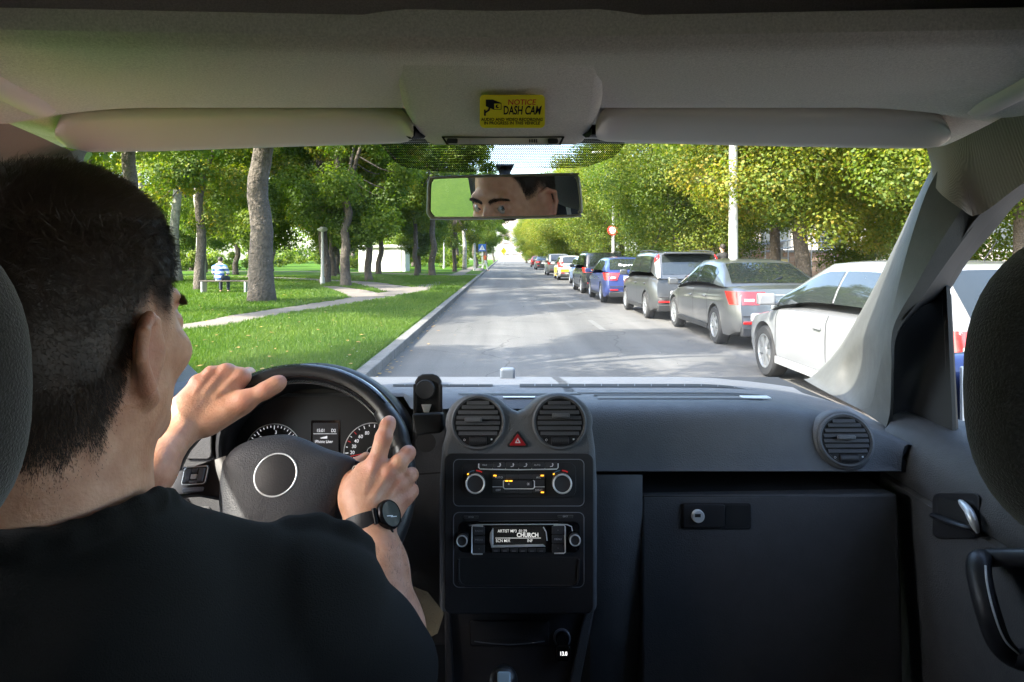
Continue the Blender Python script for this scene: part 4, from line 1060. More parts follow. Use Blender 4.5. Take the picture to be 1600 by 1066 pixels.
def ribbed(name, c):
    m, nt, b = nodes_of(name); N = nt.nodes.new; L = nt.links.new
    tc = N('ShaderNodeTexCoord'); wv = N('ShaderNodeTexWave'); wv.inputs['Scale'].default_value = 260; wv.inputs['Distortion'].default_value = 1.2; wv.bands_direction = 'DIAGONAL'
    L(tc.outputs['Object'], wv.inputs['Vector']); bp = N('ShaderNodeBump'); bp.inputs['Strength'].default_value = 0.45; bp.inputs['Distance'].default_value = 0.001
    L(wv.outputs['Fac'], bp.inputs['Height']); L(bp.outputs[0], b.inputs['Normal']); b.inputs['Base Color'].default_value = (*c, 1); b.inputs['Roughness'].default_value = 0.95
    return m
M_ribcloth = ribbed('ribbed_pillar_cloth', (0.34, 0.30, 0.27))
M_rubber = mat('black_rubber', (0.010, 0.010, 0.011), 0.6)
M_seat = mat('seat_cloth', (0.034, 0.032, 0.031), 0.95, bump=(650, 0.8, 0.0015), var=(300, 0.6, (0.02, 0.02, 0.02)), sheen=0.3)
M_leather = mat('wheel_leather', (0.016, 0.016, 0.018), 0.34, bump=(420, 0.35, 0.0008), spec=0.5)
M_blue = mat('navy_body_paint', (0.02, 0.045, 0.20), 0.3, coat=0.9)
M_print = mat('white_print', (0.62, 0.62, 0.64), 0.6)
M_lit = mat('backlit_print', (0.6, 0.6, 0.62), 0.6, emit=((0.9, 0.92, 1.0), 0.07))
M_amberled = mat('amber_led', (0.8, 0.35, 0.02), 0.4, emit=((1.0, 0.42, 0.03), 0.28))
M_redprint = mat('red_print', (0.55, 0.02, 0.02), 0.5, emit=((1, .03, .03), 0.02))
M_glassf = glass_mat('windscreen_glass', (0.93, 0.96, 0.93), 1.35, 0.0, 0.5)
M_glasss = glass_mat('side_glass', (0.93, 0.93, 0.89), 1.42)

van = thing('van', 'dark blue van whose cabin surrounds the driver, grey dashboard and black centre stack', 'van', (0, 0, GZ))

# ---- shell: roof skin, sides, floor, rear wall
mb = MB(); M_shell = mat('shell_lining', (0.05, 0.05, 0.05), 0.9)
mb.box((0, -.65, .40), (1.60, 3.3, .04)).box((0, -2.3, -.38), (1.65, .05, 1.65)).box((0, -.4, -1.12), (1.6, 3.9, .05))
for s in (-1, 1):
    mb.box((s * .80, -.55, -.72), (.05, 3.5, .86)).box((s * .78, -.6, .30), (.08, 3.4, .24))
    if s < 0: mb.box((s * .80, -.95, .05), (.05, 2.72, .70))
    else: mb.box((s * .80, .16, .05), (.05, .52, .70)).box((s * .80, -1.95, .05), (.05, .70, .70))  # right rear side left open: an added gap that lets fill light in
mb.obj('body_shell', M_shell, van, smooth=False)
MB().box((0, 1.42, -.95), (1.5, .06, .95)).box((0, 1.66, -.46), (1.5, .40, .26)).obj('bulkhead', M_dark, van, smooth=False)
MB().box((0, 2.0, -.66), (1.62, .85, .30)).obj('bonnet', M_blue, van, smooth=True, bevel=.08, seg=4)

# ---- windscreen
WS_T, WS_B = (1.14, .188), (1.72, -.312)
def ws_pt(u, v, off=0.0):                     # u -1..1 across, v 0 bottom..1 top
    Y = WS_B[0] + (WS_T[0] - WS_B[0]) * v + 0.05 * (1 - abs(u) ** 2.2) * 1.0 - .05
    z = WS_B[1] + (WS_T[1] - WS_B[1]) * v
    hw = .805 + (.735 - .805) * v
    return Vector((u * hw + .01, Y - off * .63, z - off * .77))
MB().grid([[ws_pt(u, v) for u in np.linspace(-1, 1, 25)] for v in np.linspace(-.05, 1.12, 10)]).obj('windscreen', M_glassf, van, angle=180)
def frit_mat():
    m = bpy.data.materials.new('dotted_frit'); m.use_nodes = True; nt = m.node_tree; nt.nodes.clear(); N = nt.nodes.new; L = nt.links.new
    tc = N('ShaderNodeTexCoord'); mp = N('ShaderNodeMapping'); mp.inputs['Rotation'].default_value = (0, 0, R(45)); L(tc.outputs['Object'], mp.inputs['Vector'])
    vo = N('ShaderNodeTexVoronoi'); vo.inputs['Scale'].default_value = 420; vo.inputs['Randomness'].default_value = 0.0; L(mp.outputs[0], vo.inputs['Vector'])
    lt = N('ShaderNodeMath'); lt.operation = 'LESS_THAN'; lt.inputs[1].default_value = 0.56; L(vo.outputs['Distance'], lt.inputs[0])
    tr = N('ShaderNodeBsdfTransparent'); df = N('ShaderNodeBsdfDiffuse'); df.inputs['Color'].default_value = (.012, .012, .013, 1)
    mx = N('ShaderNodeMixShader'); L(lt.outputs[0], mx.inputs[0]); L(tr.outputs[0], mx.inputs[1]); L(df.outputs[0], mx.inputs[2]); out = N('ShaderNodeOutputMaterial'); L(mx.outputs[0], out.inputs[0]); return m
def on_ws(px, py, off=.003):
    d = Vector(((px - CX) / F, 1, (HY - py) / F)); lo, hi = .5, 2.5
    for _ in range(40):
        t = (lo + hi) / 2; p = d * t; v = (p.z - WS_B[1]) / (WS_T[1] - WS_B[1]); hw = .805 - .07 * v; g = ws_pt(max(-1.1, min(1.1, (p.x - .01) / hw)), v)
        if p.y < g.y: lo = t
        else: hi = t
    return d * lo - Vector((0, off * .63, off * .77))
poly = [(585, 205), (985, 205), (968, 236), (955, 246), (908, 262), (880, 265), (700, 268), (640, 264), (615, 250), (598, 228)]
rows = []
for k in range(9):
    y = 205 + k * 7.8
    xs = []
    for i in range(len(poly)):
        (xa, ya), (xb, yb) = poly[i], poly[(i + 1) % len(poly)]
        if (ya - y) * (yb - y) <= 0 and ya != yb: xs.append(xa + (xb - xa) * (y - ya) / (yb - ya))
    if len(xs) >= 2: rows.append([on_ws(min(xs) + (max(xs) - min(xs)) * i / 24, y) for i in range(25)])
MB().grid(rows).obj('frit_band', frit_mat(), van, angle=180)

# ---- roof lining: front panel, lip of the overhead shelf, shelf above
def lin_row(x):
    a = min(1, max(0, (abs(x) - .44) / .18)); d = .020 * a * a
    bz_ = .181 + .008 * min(1, abs(x) / .5)
    notch = 1.0 if abs(x) < .095 else max(0, 1 - (abs(x) - .095) / .025)
    ez = .2135 + .006 * notch + .010 * min(1, abs(x) / .5)
    prof = [(1.18, .194 - d * .3), (1.04, .192 - d * .6), (.935, .199 - d), (.90, .200 - d), (.862, .187 - d), (.82, .1845 - d), (.74, .1835 - d), (.68, .183 - d * .6), (.645, bz_ + .0006), (.625, bz_ + .0015), (.612, bz_ + .005), (.604, bz_ + .012), (.602, ez - .010), (.604, ez - .003), (.612, ez), (.75, .2235), (.95, .225), (1.0, .30), (.9, .372), (.3, .375), (-.6, .375), (-1.06, .36)]
    return [Vector((x, y, z)) for y, z in prof]
xs = np.concatenate([np.linspace(-.80, -.13, 24), np.linspace(-.125, .125, 14), np.linspace(.13, .80, 24)])
MB().grid([lin_row(x) for x in xs]).obj('roof_lining', M_lining, van, angle=28, recalc=False)
# overhead console between the visors
def oc_row(k):                                # k 0 rear .. 1 front edge
    Y = .655 + (.985 - .655) * k
    pyc = 100 + (226 - 100) * k if k < 1 else 226
    xl = interp(k, [0, .35, .7, 1], [614, 630, 645, 668]); xr = interp(k, [0, .35, .7, 1], [943, 938, 926, 910])
    z = (HY - interp(k, [0, .25, .5, .75, 1], [102, 142, 176, 203, 226])) / F * Y
    L_ = (xl - CX) / F * Y; R_ = (xr - CX) / F * Y
    up = .034 + .01 * k
    e = min(.014, .010 + .006 * k)
    return [Vector((L_ - .016, Y, z + up)), Vector((L_ - .006, Y, z + e)), Vector((L_, Y, z + e * .3)), Vector((L_ + .010, Y, z)), Vector((L_ * .5 + R_ * .5, Y, z - .001)), Vector((R_ - .010, Y, z)), Vector((R_, Y, z + e * .3)), Vector((R_ + .006, Y, z + e)), Vector((R_ + .016, Y, z + up))]
rows = [oc_row(k) for k in np.linspace(0, 1, 12)]
last = rows[-1]; rows.append([p + Vector((0, .012, .004)) for p in last]); rows.append([p + Vector((0, .016, .035)) for p in last])
oc = MB().grid(rows).obj('overhead_console', M_lining, van, angle=50, recalc=False)
PL_oc = Plane(P(785, 215, .955), Vector((0, -.25, -1)))
def slab_obj(pl, poly, o0, o1, name, m, parent, bevel=0, smooth=False, seg=2):
    mb = MB(); pl.slab(mb, poly, o0, o1); return mb.obj(name, m, parent, smooth=smooth, bevel=bevel, seg=seg)
M_lampgrey = mat('lamp_unit_grey', (0.72, 0.70, 0.68), 0.4)
PL_ml = Plane(P(785, 220, .945), Vector((0, -.75, -.66)))
slab_obj(PL_ml, [(690, 214.5), (882, 214.5), (876, 227), (698, 227)], 0, .004, 'map_light', M_rubber, oc)
slab_obj(PL_ml, [(694, 216), (878, 216), (873, 226), (701, 226)], .004, .006, 'map_light_body', M_lampgrey, oc, bevel=.001)
for a, b in ((698, 715), (856, 872)): slab_obj(PL_ml, rr(a, 217.5, b, 224.5, 2.5, 3), .006, .0085, 'lamp_button', M_button, oc)
for a, b in ((716, 733), (736, 760)): slab_obj(PL_ml, rr(a, 217.5, b, 225, 1.5, 2), .006, .008, 'lamp_lens', M_silver, oc)
for i in range(4): slab_obj(PL_ml, [(827 + i * 3.6, 218), (828.6 + i * 3.6, 218), (828.6 + i * 3.6, 223), (827 + i * 3.6, 223)], .006, .0068, 'vent_slit', M_dark, oc)

# notice sticker (stuck to the console, a thing of its own)
PL_st = Plane(P(800, 175, .868), (oc_row(.62)[4] - oc_row(.50)[4]).cross(Vector((1, 0, 0))) * 1.0)
if PL_st.n.y > 0: PL_st = Plane(PL_st.p, -PL_st.n)
kc = interp(175, [102, 142, 176, 203, 226], [0, .25, .5, .75, 1]); pc = P(800, 175, .655 + .33 * kc); PL_st = Plane(pc + PL_st.n * .0035, PL_st.n)
sk = thing('dash_cam_sticker', 'yellow dash cam notice sticker above the mirror', 'sticker', PL_st.p)
M_yel = mat('sticker_yellow', (0.86, 0.74, 0.0), 0.8, spec=.1); M_stred = mat('sticker_red', (0.62, 0.04, 0.01), 0.85, spec=.05)
M_stblack = mat('sticker_black', (.008, .008, .008), .9, spec=.03)
slab_obj(PL_st, rr(749.5, 149, 851.5, 200, 7), 0, .0007, 'backing', M_yel, sk)
def stick_text(pl, s, px, py, hpx, m, parent, name='lettering', bold=0.0, sx=1.0, off=.0009, align='CENTER'):
    k = pl.scale(px, py)
    ky = (pl.pt(px, py - .5) - pl.pt(px, py + .5)).length; kx = (pl.pt(px + .5, py) - pl.pt(px - .5, py)).length
    return text_mb(s, pl.fr(px, py, off), hpx * ky, bold, sx * kx / ky, 0.0, align).obj(name, m, parent, smooth=False, recalc=False)
stick_text(PL_st, 'NOTICE', 815.5, 160.2, 8.2, M_stred, sk, bold=.012, sx=1.02)
stick_text(PL_st, 'DASH CAM', 816, 173.2, 13.0, M_stblack, sk, bold=.022, sx=.63)
stick_text(PL_st, 'AUDIO AND VIDEO RECORDING', 800, 187, 4.6, M_stblack, sk, bold=.022, sx=.98)
stick_text(PL_st, 'IN PROGRESS IN THIS VEHICLE', 800, 192.6, 4.6, M_stblack, sk, bold=.022, sx=.97)
def stick_poly(poly, o, m, nm): slab_obj(PL_st, poly, o, o + .0001, nm, m, sk)
stick_poly([(759, 155.8), (770, 155.8), (783.5, 161), (783.5, 171.5), (771.5, 171.5), (759, 166)], .0009, M_stblack, 'camera_symbol')
stick_poly([(772.3, 162.2), (782.6, 162.2), (782.6, 170.6), (772.3, 170.6)], .0011, M_yel, 'camera_front')
stick_poly([(777.3 + 2.9 * math.cos(a), 166.4 + 2.9 * math.sin(a)) for a in np.linspace(0, 6.28, 16)[:-1]], .0013, M_stblack, 'camera_lens')
stick_poly([(778.6 + 1.5 * math.cos(a), 166.0 + 1.5 * math.sin(a)) for a in np.linspace(0, 6.28, 12)[:-1]], .0015, M_yel, 'lens_glint')
stick_poly([(763.5, 168), (766.5, 168.5), (765, 173), (759, 177), (759, 181), (756.3, 181), (756.3, 171.5), (758.8, 171.5), (758.8, 174), (762.5, 171.5)], .0009, M_stblack, 'camera_bracket')

# ---- sun visors
def visor(outl_top, outl_bot, name='sun_visor'):
    rows = []; n = len(outl_top)
    for i in range(n):
        (x0, y0), (x1, y1) = outl_top[i], outl_bot[i]
        a = P(x0, y0, .885); b = P(x1, y1, 1.0); m = (a + b) / 2
        th = Vector((0, .006, .012)) * (0.35 if i in (0, n - 1) else 1)
        rows.append([a + th, a, a.lerp(b, .08) - th * .35, a.lerp(b, .30) - th * .5, m - th * .5, a.lerp(b, .8) - th * .35, b, b + th * .5, b + th, a.lerp(b, .5) + th * 1.5])
    o = MB().grid(rows, cv=True).obj(name, M_visor, van, angle=180); return o
def vis_pts(xs, tops, bots, n=26):
    g = [xs[0] + (xs[-1] - xs[0]) * (0.5 - 0.5 * math.cos(math.pi * i / (n - 1))) for i in range(n)]
    return [(x, interp(x, xs, tops)) for x in g], [(x, interp(x, xs, bots)) for x in g]
t_, b_ = vis_pts([86, 92, 105, 140, 250, 420, 600, 628, 640, 646], [203, 190, 184.5, 181.5, 179, 177.5, 177.5, 184, 196, 209], [212, 222, 231, 238, 236.5, 230.5, 225, 223.5, 221, 213]); visor(t_, b_)
t_, b_ = vis_pts([931, 937, 948, 975, 1150, 1300, 1430, 1464, 1480, 1486], [206, 192, 179, 174, 174, 175.5, 180, 187, 196, 206], [214, 219, 221.5, 222.5, 227.5, 230.5, 232.5, 231, 222, 210]); visor(t_, b_)
for x, y in ((650, 213), (926, 211)): MB().tube([P(x - 9, y - 6, .93), P(x + 9, y - 6, .95)], .009, 10).obj('visor_pivot', M_rubber, van)

# ---- pillars, cant rails, door frames on both sides
def line(pts): return [P(*p) for p in pts]
def resample(l, n):
    d = catmull(l, 240); a = [0.0]
    for i in range(1, 240): a.append(a[-1] + (d[i] - d[i - 1]).length)
    return [Vector(tuple(float(np.interp(a[-1] * k / (n - 1), a, [q[c] for q in d])) for c in range(3))) for k in range(n)]
def strip(name, lines, m, n=26, disp=None, angle=50, sub=1, k=3):
    ls = [resample(l, n) for l in lines]; rows = []
    for i in range(n):
        row = []
        for j in range(len(ls) - 1):
            for q in range(k): row.append(ls[j][i].lerp(ls[j + 1][i], q / k))
        row.append(ls[-1][i]); rows.append(row)
    if disp: rows = [[disp(p) for p in r_] for r_ in rows]
    return MB().grid(rows).obj(name, m, van, angle=angle, recalc=False)
L0 = line([(1256, 593, 1.67), (1270, 587, 1.66), (1310, 545, 1.58), (1360, 460, 1.43), (1400, 380, 1.31), (1430, 315, 1.23), (1455, 264, 1.16), (1458, 246, 1.13), (1448, 232, 1.11)])
L1x = line([(1345, 640, 1.28), (1362, 630, 1.235), (1374, 575, 1.185), (1392, 500, 1.12), (1409, 425, 1.06), (1429, 355, 1.01), (1448, 300, .985), (1468, 262, .965), (1482, 236, .955)])
def pocket(p):
    px = CX + p.x / p.y * F; py = HY - p.z / p.y * F
    g = math.exp(-(((px - 1336 - (590 - py) * .28) / 25) ** 2 + ((py - 585) / 44) ** 2) ** 1.5)
    return p * (1 + .055 * g)
def dense(a, b, k): return [[a[i].lerp(b[i], j / k) for j in range(k)] for i in range(len(a))]
n = 70; A, C_ = resample(L0, n), resample(L1x, n)
rows = [[A[i].lerp(C_[i], j / 28) + Vector((-.006, -.020, 0)) * math.sin(math.pi * (j / 28) ** .7) for j in range(29)] for i in range(n)]
rows = [[pocket(p) for p in r_] for r_ in rows]
MB().grid(rows).obj('pillar_trim', M_pillar, van, angle=180, recalc=False)
# (edge lines) lower inner edge of the pillar beside the door, then the arch towards the roof
L2 = line([(1385, 668, 1.16), (1391, 640, 1.15), (1393, 575, 1.12), (1396, 512, 1.08), (1432, 445, 1.02), (1470, 378, .97), (1504, 325, .945), (1528, 286, .93)])
L3 = line([(1392, 672, 1.17), (1396, 640, 1.16), (1397, 575, 1.13), (1403, 520, 1.09), (1448, 455, 1.035), (1492, 393, .985), (1533, 338, .95), (1560, 300, .935)])
strip('pillar_trim', [L1x, L2], M_pillar, 40)
strip('pillar_edge', [L2, L3], M_pillar, 40)
LA = line([(1448, 232, 1.10), (1470, 229, .955), (1492, 221, .91), (1545, 195, .85), (1600, 166, .80), (1720, 110, .70), (1900, 20, .60)])
LB = line([(1456, 262, 1.10), (1464, 296, .965), (1503, 327, .93), (1530, 336, .935), (1600, 286, .86), (1720, 215, .76), (1900, 120, .66)])
strip('cant_rail', [LA, LB], M_ribcloth, 40, k=6)
LW = line([(1403, 520, 1.13), (1440, 480, 1.12), (1477, 462, 1.11), (1512, 410, 1.07), (1560, 353, 1.0), (1600, 309, .95), (1720, 235, .83), (1900, 150, .70)])
LV = line([(1399, 512, 1.09), (1420, 490, 1.06), (1452, 447, 1.035), (1492, 390, .985), (1531, 336, .935), (1600, 284, .86), (1720, 213, .76), (1900, 118, .66)])
strip('door_seal', [LV, LW], M_rubber, 40, k=4)
# mirrored to the driver's side at the true distances
def mir(l): return [Vector((.02 - p.x, p.y, p.z)) for p in l]
strip('pillar_trim', [mir(L0), mir(L1x)], M_pillar, 40, k=8)
strip('pillar_trim', [mir(L1x), mir(L2), mir(L3)], M_pillar, 40)
LAl = line([(125, 241, 1.12), (95, 229, .97), (60, 213, .92), (0, 187, .86), (-100, 140, .76), (-260, 60, .64)])
LBl = line([(112, 262, 1.13), (100, 300, 1.06), (40, 288, .98), (-40, 268, .90), (-150, 235, .80), (-320, 150, .68)])
strip('cant_rail', [LAl, LBl], M_ribcloth, 40, k=6)
strip('door_seal', [mir(LV), mir(LW)], M_rubber, 40, k=4)
# little black mirror-corner panel and the passenger door
PL_d = Plane((.70, 1, 0), (-1, 0, 0), (0, -1, 0))
slab_obj(PL_d, [(1390, 506), (1430, 470), (1462, 438), (1479, 448), (1484, 560), (1490, 704), (1384, 668)], -.006, 0, 'corner_panel', M_rubber, van)
MB().tube(resample(line([(1479, 460, 1.085), (1483, 540, 1.08), (1487, 620, 1.075), (1491, 702, 1.07)]), 8), .007, 8).obj('window_channel', M_bezel, van)
dr = []
for Y in np.linspace(1.200, -.10, 30):
    f = interp(Y, [-.1, .7, 1.0, 1.2, 1.262], [-.30, -.302, -.300, -.292, -.288])
    dr.append([Vector((x + (0.03 if Y > 1.18 else 0), Y, z)) for x, z in ((.765, f + .02), (.725, f + .028), (.682, f + .024), (.656, f + .012), (.640, f - .012), (.634, f - .040), (.638, f - .064), (.644, f - .070), (.6385, f - .075), (.638, f - .12), (.640, f - .20), (.643, f - .30), (.640, f - .42), (.62, f - .50), (.62, f - .80))])
pd = MB().grid(dr).obj('passenger_door', M_dashlow, van, angle=45, recalc=False)
MB().grid([[Vector((-p.x + .0, p.y, p.z)) for p in r_] for r_ in dr]).obj('driver_door', M_dashlow, van, angle=45, recalc=False)
# glass of the two doors
MB().grid([[Vector((.735 - .05 * (z + .3) / .45, y, z)) for y in np.linspace(.30, 1.10, 6)] for z in np.linspace(-.31, .20, 6)]).obj('side_glass', M_glasss, van, angle=180)
MB().grid([[Vector((-.735 + .05 * (z + .3) / .45, y, z)) for y in np.linspace(.30, 1.12, 6)] for z in np.linspace(-.31, .20, 6)]).obj('side_glass', M_glasss, van, angle=180)
mb = MB()
for s in (-1, 1): mb.box((s * .735, .35, -.05), (.08, .16, .60))
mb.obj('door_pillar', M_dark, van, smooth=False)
# door handle: recess, lever
PD = Plane((.6375, 1, 0), (-1, 0, 0), (0, -1, 0))
slab_obj(PD, rr(1456, 770, 1530, 842, 12), .0005, .004, 'handle_surround', M_bezel, pd, bevel=.002)
slab_obj(PD, [(1464, 776), (1510, 786), (1522, 798), (1526, 828), (1512, 822), (1490, 812), (1466, 806)], .004, .005, 'handle_recess', M_dark, pd)
hp = [PD.pt(x, y, o) for x, y, o in ((1460, 806, .006), (1480, 814, .016), (1502, 822, .020), (1518, 826, .016), (1526, 834, .008))]
MB().tube(catmull(hp, 12), [(.007, .004)] * 12, 10).obj('door_handle', M_bezel, pd)
hp = [PD.pt(x, y, o) for x, y, o in ((1500, 783, .006), (1512, 796, .014), (1520, 812, .017), (1527, 832, .012))]
MB().tube(catmull(hp, 12), [.0022, .004, .005, .0055, .0055, .006, .006, .006, .0055, .005, .004, .003], 10).obj('chrome_lever', M_silver, pd)
hp = [PD.pt(x, y, o) for x, y, o in ((1620, 872, .010), (1545, 872, .018), (1530, 878, .045), (1532, 910, .055), (1545, 960, .058), (1562, 1005, .05), (1590, 1030, .03), (1640, 1030, .018))]
MB().tube(catmull(hp, 30), [(.014, .011)] * 30, 14).obj('pull_handle', M_bezel, pd)
hp = [PD.pt(x, y, o + .013) for x, y, o in ((1540, 884, .045), (1543, 915, .053), (1554, 960, .056), (1570, 1000, .048), (1592, 1022, .03))]
MB().tube(catmull(hp, 20), .0012, 6).obj('handle_trim', M_silver, pd)
# grab handles on the roof lining
for s in (-1, 1):
    hp = [P(1519, 164, .86), P(1534, 163, .83), P(1562, 148, .775), P(1620, 118, .70), P(1720, 70, .60), P(1760, 30, .57)]
    if s < 0: hp = mir(hp)
    MB().tube(catmull(hp, 30), [(.010 + .009 * min(1, i / 6), .008 + .008 * min(1, i / 6)) for i in range(30)], 14).obj('grab_handle', M_visor, van)
# exterior mirror beyond the passenger window
wmr = [rc((.86, 1.33, -.30), (1.03, 1.33, -.30), .05, .055, .03), rc((.86, 1.33, -.24), (1.03, 1.34, -.235), .05, .055, .03)]
sdf_obj('wing_mirror', wmr, .008, M_blue, van)
MB().box((.94, 1.36, -.365), (.24, .13, .05)).obj('wing_mirror_base', M_bezel, van, bevel=.015, seg=3)
MB().box((.945, 1.268, -.27), (.19, .006, .13)).obj('wing_mirror_glass', M_silver, van, bevel=.003)

# ---- dashboard upper pad (right of the stack) and top tray
def rdrop(x): return -.052 * max(0, (x - .40) / .29) ** 2.0
def dash_row(x, left=False):
    d = rdrop(x); e = max(0, (x - .50) / .19); yb = -.12 * e * e
    prof = [(1.74, -.312), (1.69, -.2995), (1.48, -.274), (1.40, -.268), (1.30, -.2595), (1.22, -.252), (1.17, -.2465), (1.140, -.2450), (1.122, -.2475), (1.108, -.2535), (1.098, -.263), (1.090, -.277), (1.083, -.295), (1.077, -.315), (1.072, -.330), (1.068, -.3365), (1.070, -.3385), (1.085, -.3390), (1.20, -.339)]
    if left: prof = prof[:5] + ([(1.29, -.2595), (1.285, -.265)] if -.48 < x < -.16 else [(1.20, -.251), (1.17, -.262)])
    wgt = [0, .3, .5, .7, .9, 1, 1, 1, 1, 1, .9, .75, .55, .3, .12, 0, 0, 0, 0]
    fx = lambda y: x if x < .4 else .4 + (x - .4) * interp(y, [1.06, 1.12, 1.30], [.77, .80, 1.0])
    return [Vector((fx(y), y + yb * (1 if y > 1.2 else max(0, (y - 1.07) / .13)), z + d * wgt[min(i, 18)])) for i, (y, z) in enumerate(prof)]
xsr = list(np.linspace(.12, .44, 12)) + list(np.linspace(.47, .69, 14))
dash = MB().grid([dash_row(x) for x in xsr]).obj('dashboard', M_dash, van, angle=60, recalc=False)
MB().grid([dash_row(x, True) for x in np.linspace(-.72, .14, 30)]).obj('dashboard_top', M_dash, van, angle=60, recalc=False)
# end cap towards the door
ec = dash_row(.69); MB().add(ec + [Vector((.69, 1.5, -.34))], [tuple(range(len(ec) + 1))]).obj('dash_end', M_dark, van, smooth=False, recalc=False)
# demister slots, tray lid, storage mat, sensor cover on top of the dash
def on_dash(px, py, o=.0015):
    Y = interp(py, [586, 592, 598, 604, 611, 618, 625], [1.69, 1.62, 1.50, 1.40, 1.30, 1.22, 1.165]); z = interp(Y, [1.14, 1.17, 1.22, 1.30, 1.40, 1.48, 1.69], [-.245, -.2465, -.252, -.2595, -.268, -.274, -.2995])
    x = (px - CX) / F * Y
    return Vector((x, Y, z + rdrop(x) + o))
def dash_strip(name, x0, x1, y0, y1, m, o=.0015, n=10, xi=0):
    return MB().grid([[on_dash(x0 + (x1 - x0) * i / n + xi * (j - 1) , y, o) for i in range(n + 1)] for j, y in enumerate((y0, y1))]).obj(name, m, dash, recalc=False, smooth=False)
dash_strip('demister_slot', 614, 770, 602.2, 604.2, M_dark); dash_strip('demister_slot', 812, 1182, 601.8, 605.2, M_dark, n=24)
for i in range(14): 
    x = 835 + i * 26; mb = MB().grid([[on_dash(x + d, y, .003) for d in (0, 1.6)] for y in (601.6, 605.6)]); mb.obj('slot_rib', M_dash, dash, recalc=False)
for i in range(6):
    x = 632 + i * 23; mb = MB().grid([[on_dash(x + d, y, .003) for d in (0, 1.4)] for y in (602, 604.4)]); mb.obj('slot_rib', M_dash, dash, recalc=False)
dash_strip('tray_seam', 902, 1200, 612.6, 613.6, M_dark, n=16); dash_strip('storage_mat', 934, 1192, 617.5, 623.5, mat('grey_tray_mat', (.13, .13, .13), .7, bump=(200, .4, .001)), n=16, xi=0)
dash_strip('storage_edge', 928, 1198, 615.6, 617.3, M_dark, n=16)
MB().box(on_dash(1180, 620, .002), (.05, .02, .003)).obj('tray_catch', M_silver, dash, bevel=.001)
dash_strip('tray_lid_seam', 716, 908, 614.2, 615.4, M_dark, n=8); dash_strip('tray_lid_pull', 786, 836, 618.6, 620.6, M_silver, n=4)
mb = MB().box(on_dash(793, 591, .010), (.036, .018, .030)); mb.obj('sun_sensor', mat('sensor_blue_grey', (.10, .12, .15), .35), dash, bevel=.006, seg=3)

# ---- glove box, shelf recess, side of the centre tunnel
PG = Plane(P(1200, 772, 1.060), Vector((0, -1, .10)))
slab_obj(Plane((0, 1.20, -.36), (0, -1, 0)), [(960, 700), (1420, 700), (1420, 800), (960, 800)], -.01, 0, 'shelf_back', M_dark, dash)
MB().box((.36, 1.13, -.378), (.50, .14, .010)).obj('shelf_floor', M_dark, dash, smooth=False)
gb = slab_obj(PG, [(1003, 774), (1403, 772), (1408, 860), (1412, 1110), (1003, 1110)], -.05, 0, 'glovebox', M_dashlow, van, bevel=.004)
slab_obj(PG, rr(1064, 786, 1174, 828, 5), -.003, .0015, 'latch_frame', M_bezel, gb, bevel=.001)
slab_obj(PG, rr(1134, 790, 1170, 824, 4), .0016, .002, 'latch_recess', M_dark, gb)
slab_obj(PG, rr(1068, 789, 1133, 825, 3), .0016, .006, 'latch', M_bezel, gb, bevel=.0015)
MB().lathe([(.0098, 0), (.0098, .004), (.0085, .006), (0, .006)], PG.fr(1090, 806, .006), 24, cap=False).obj('key_lock', M_silver, gb)
slab_obj(PG, [(1086, 803.5), (1095, 803.5), (1095, 808.5), (1086, 808.5)], .0122, .0128, 'key_slot', M_dark, gb)
# curved panel between stack and glovebox
rows = []
for py in np.linspace(742, 1100, 16):
    k = (py - 742) / 358; row = []
    for j, px in enumerate(np.linspace(922, 1004, 12)):
        u = j / 11; Yv = 1.052 + .012 * k - .007 * math.sin(math.pi * min(1, u)) ** 1.0 + .004 * u
        row.append(P(px, py, Yv))
    rows.append(row)
MB().grid(rows).obj('console_side_panel', M_dash, van, angle=180, recalc=False)
sh = [P(x, y, 1.068) for x, y in ((972, 742.5), (975, 752), (982, 763), (994, 771), (1003, 773))]
MB().grid([[p for p in sh], [p + Vector((0, .12, 0)) for p in sh]]).obj('shelf_end', M_dark, dash, recalc=False)
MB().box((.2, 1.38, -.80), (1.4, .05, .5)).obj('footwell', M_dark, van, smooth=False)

# ---- instrument side: lower dash panel, hood, cluster
PLL = Plane(P(480, 760, 1.17), Vector((0, -1, .10)))
slab_obj(PLL, [(225, 642), (325, 650), (330, 700), (338, 724), (636, 724), (643, 690), (646, 640), (700, 641), (700, 1010), (225, 1010)], -.05, 0, 'lower_dash_panel', M_dashlow, van, bevel=.006)
slab_obj(PLL, [(640, 741), (700, 737), (700, 739), (640, 743.4)], .0006, .0012, 'panel_seam', M_dark, van)
slab_obj(PLL, rr(230, 792, 328, 850, 4), .0005, .003, 'switch_panel', M_dashlow, van, bevel=.0015)
slab_obj(PLL, rr(286, 660, 330, 718, 8), .0005, .004, 'light_switch_panel', M_dashlow, van, bevel=.002)
def arch(cx, cy, a, b, Y, t0=-22, t1=202, n=46): return [P(cx + a * math.cos(R(t)), cy - b * math.sin(R(t)), Y) for t in np.linspace(t0, t1, n)]
rows = [arch(490, 706, 166, 136, 1.36), arch(490, 704, 160, 137, 1.26), arch(490, 703, 156, 136, 1.19), arch(490, 703, 152, 133.5, 1.172), arch(490, 703, 149, 130, 1.167), arch(491, 703, 145, 126, 1.170), arch(493, 705, 139, 116, 1.20), arch(496, 708, 128, 100, 1.285)]
hood = MB().grid(rows).obj('instrument_hood', plastic('hood_plastic', (.022, .023, .026), .5), van, angle=60, recalc=False)
PC = Plane(P(500, 700, 1.27), Vector((0, -1, .22)))
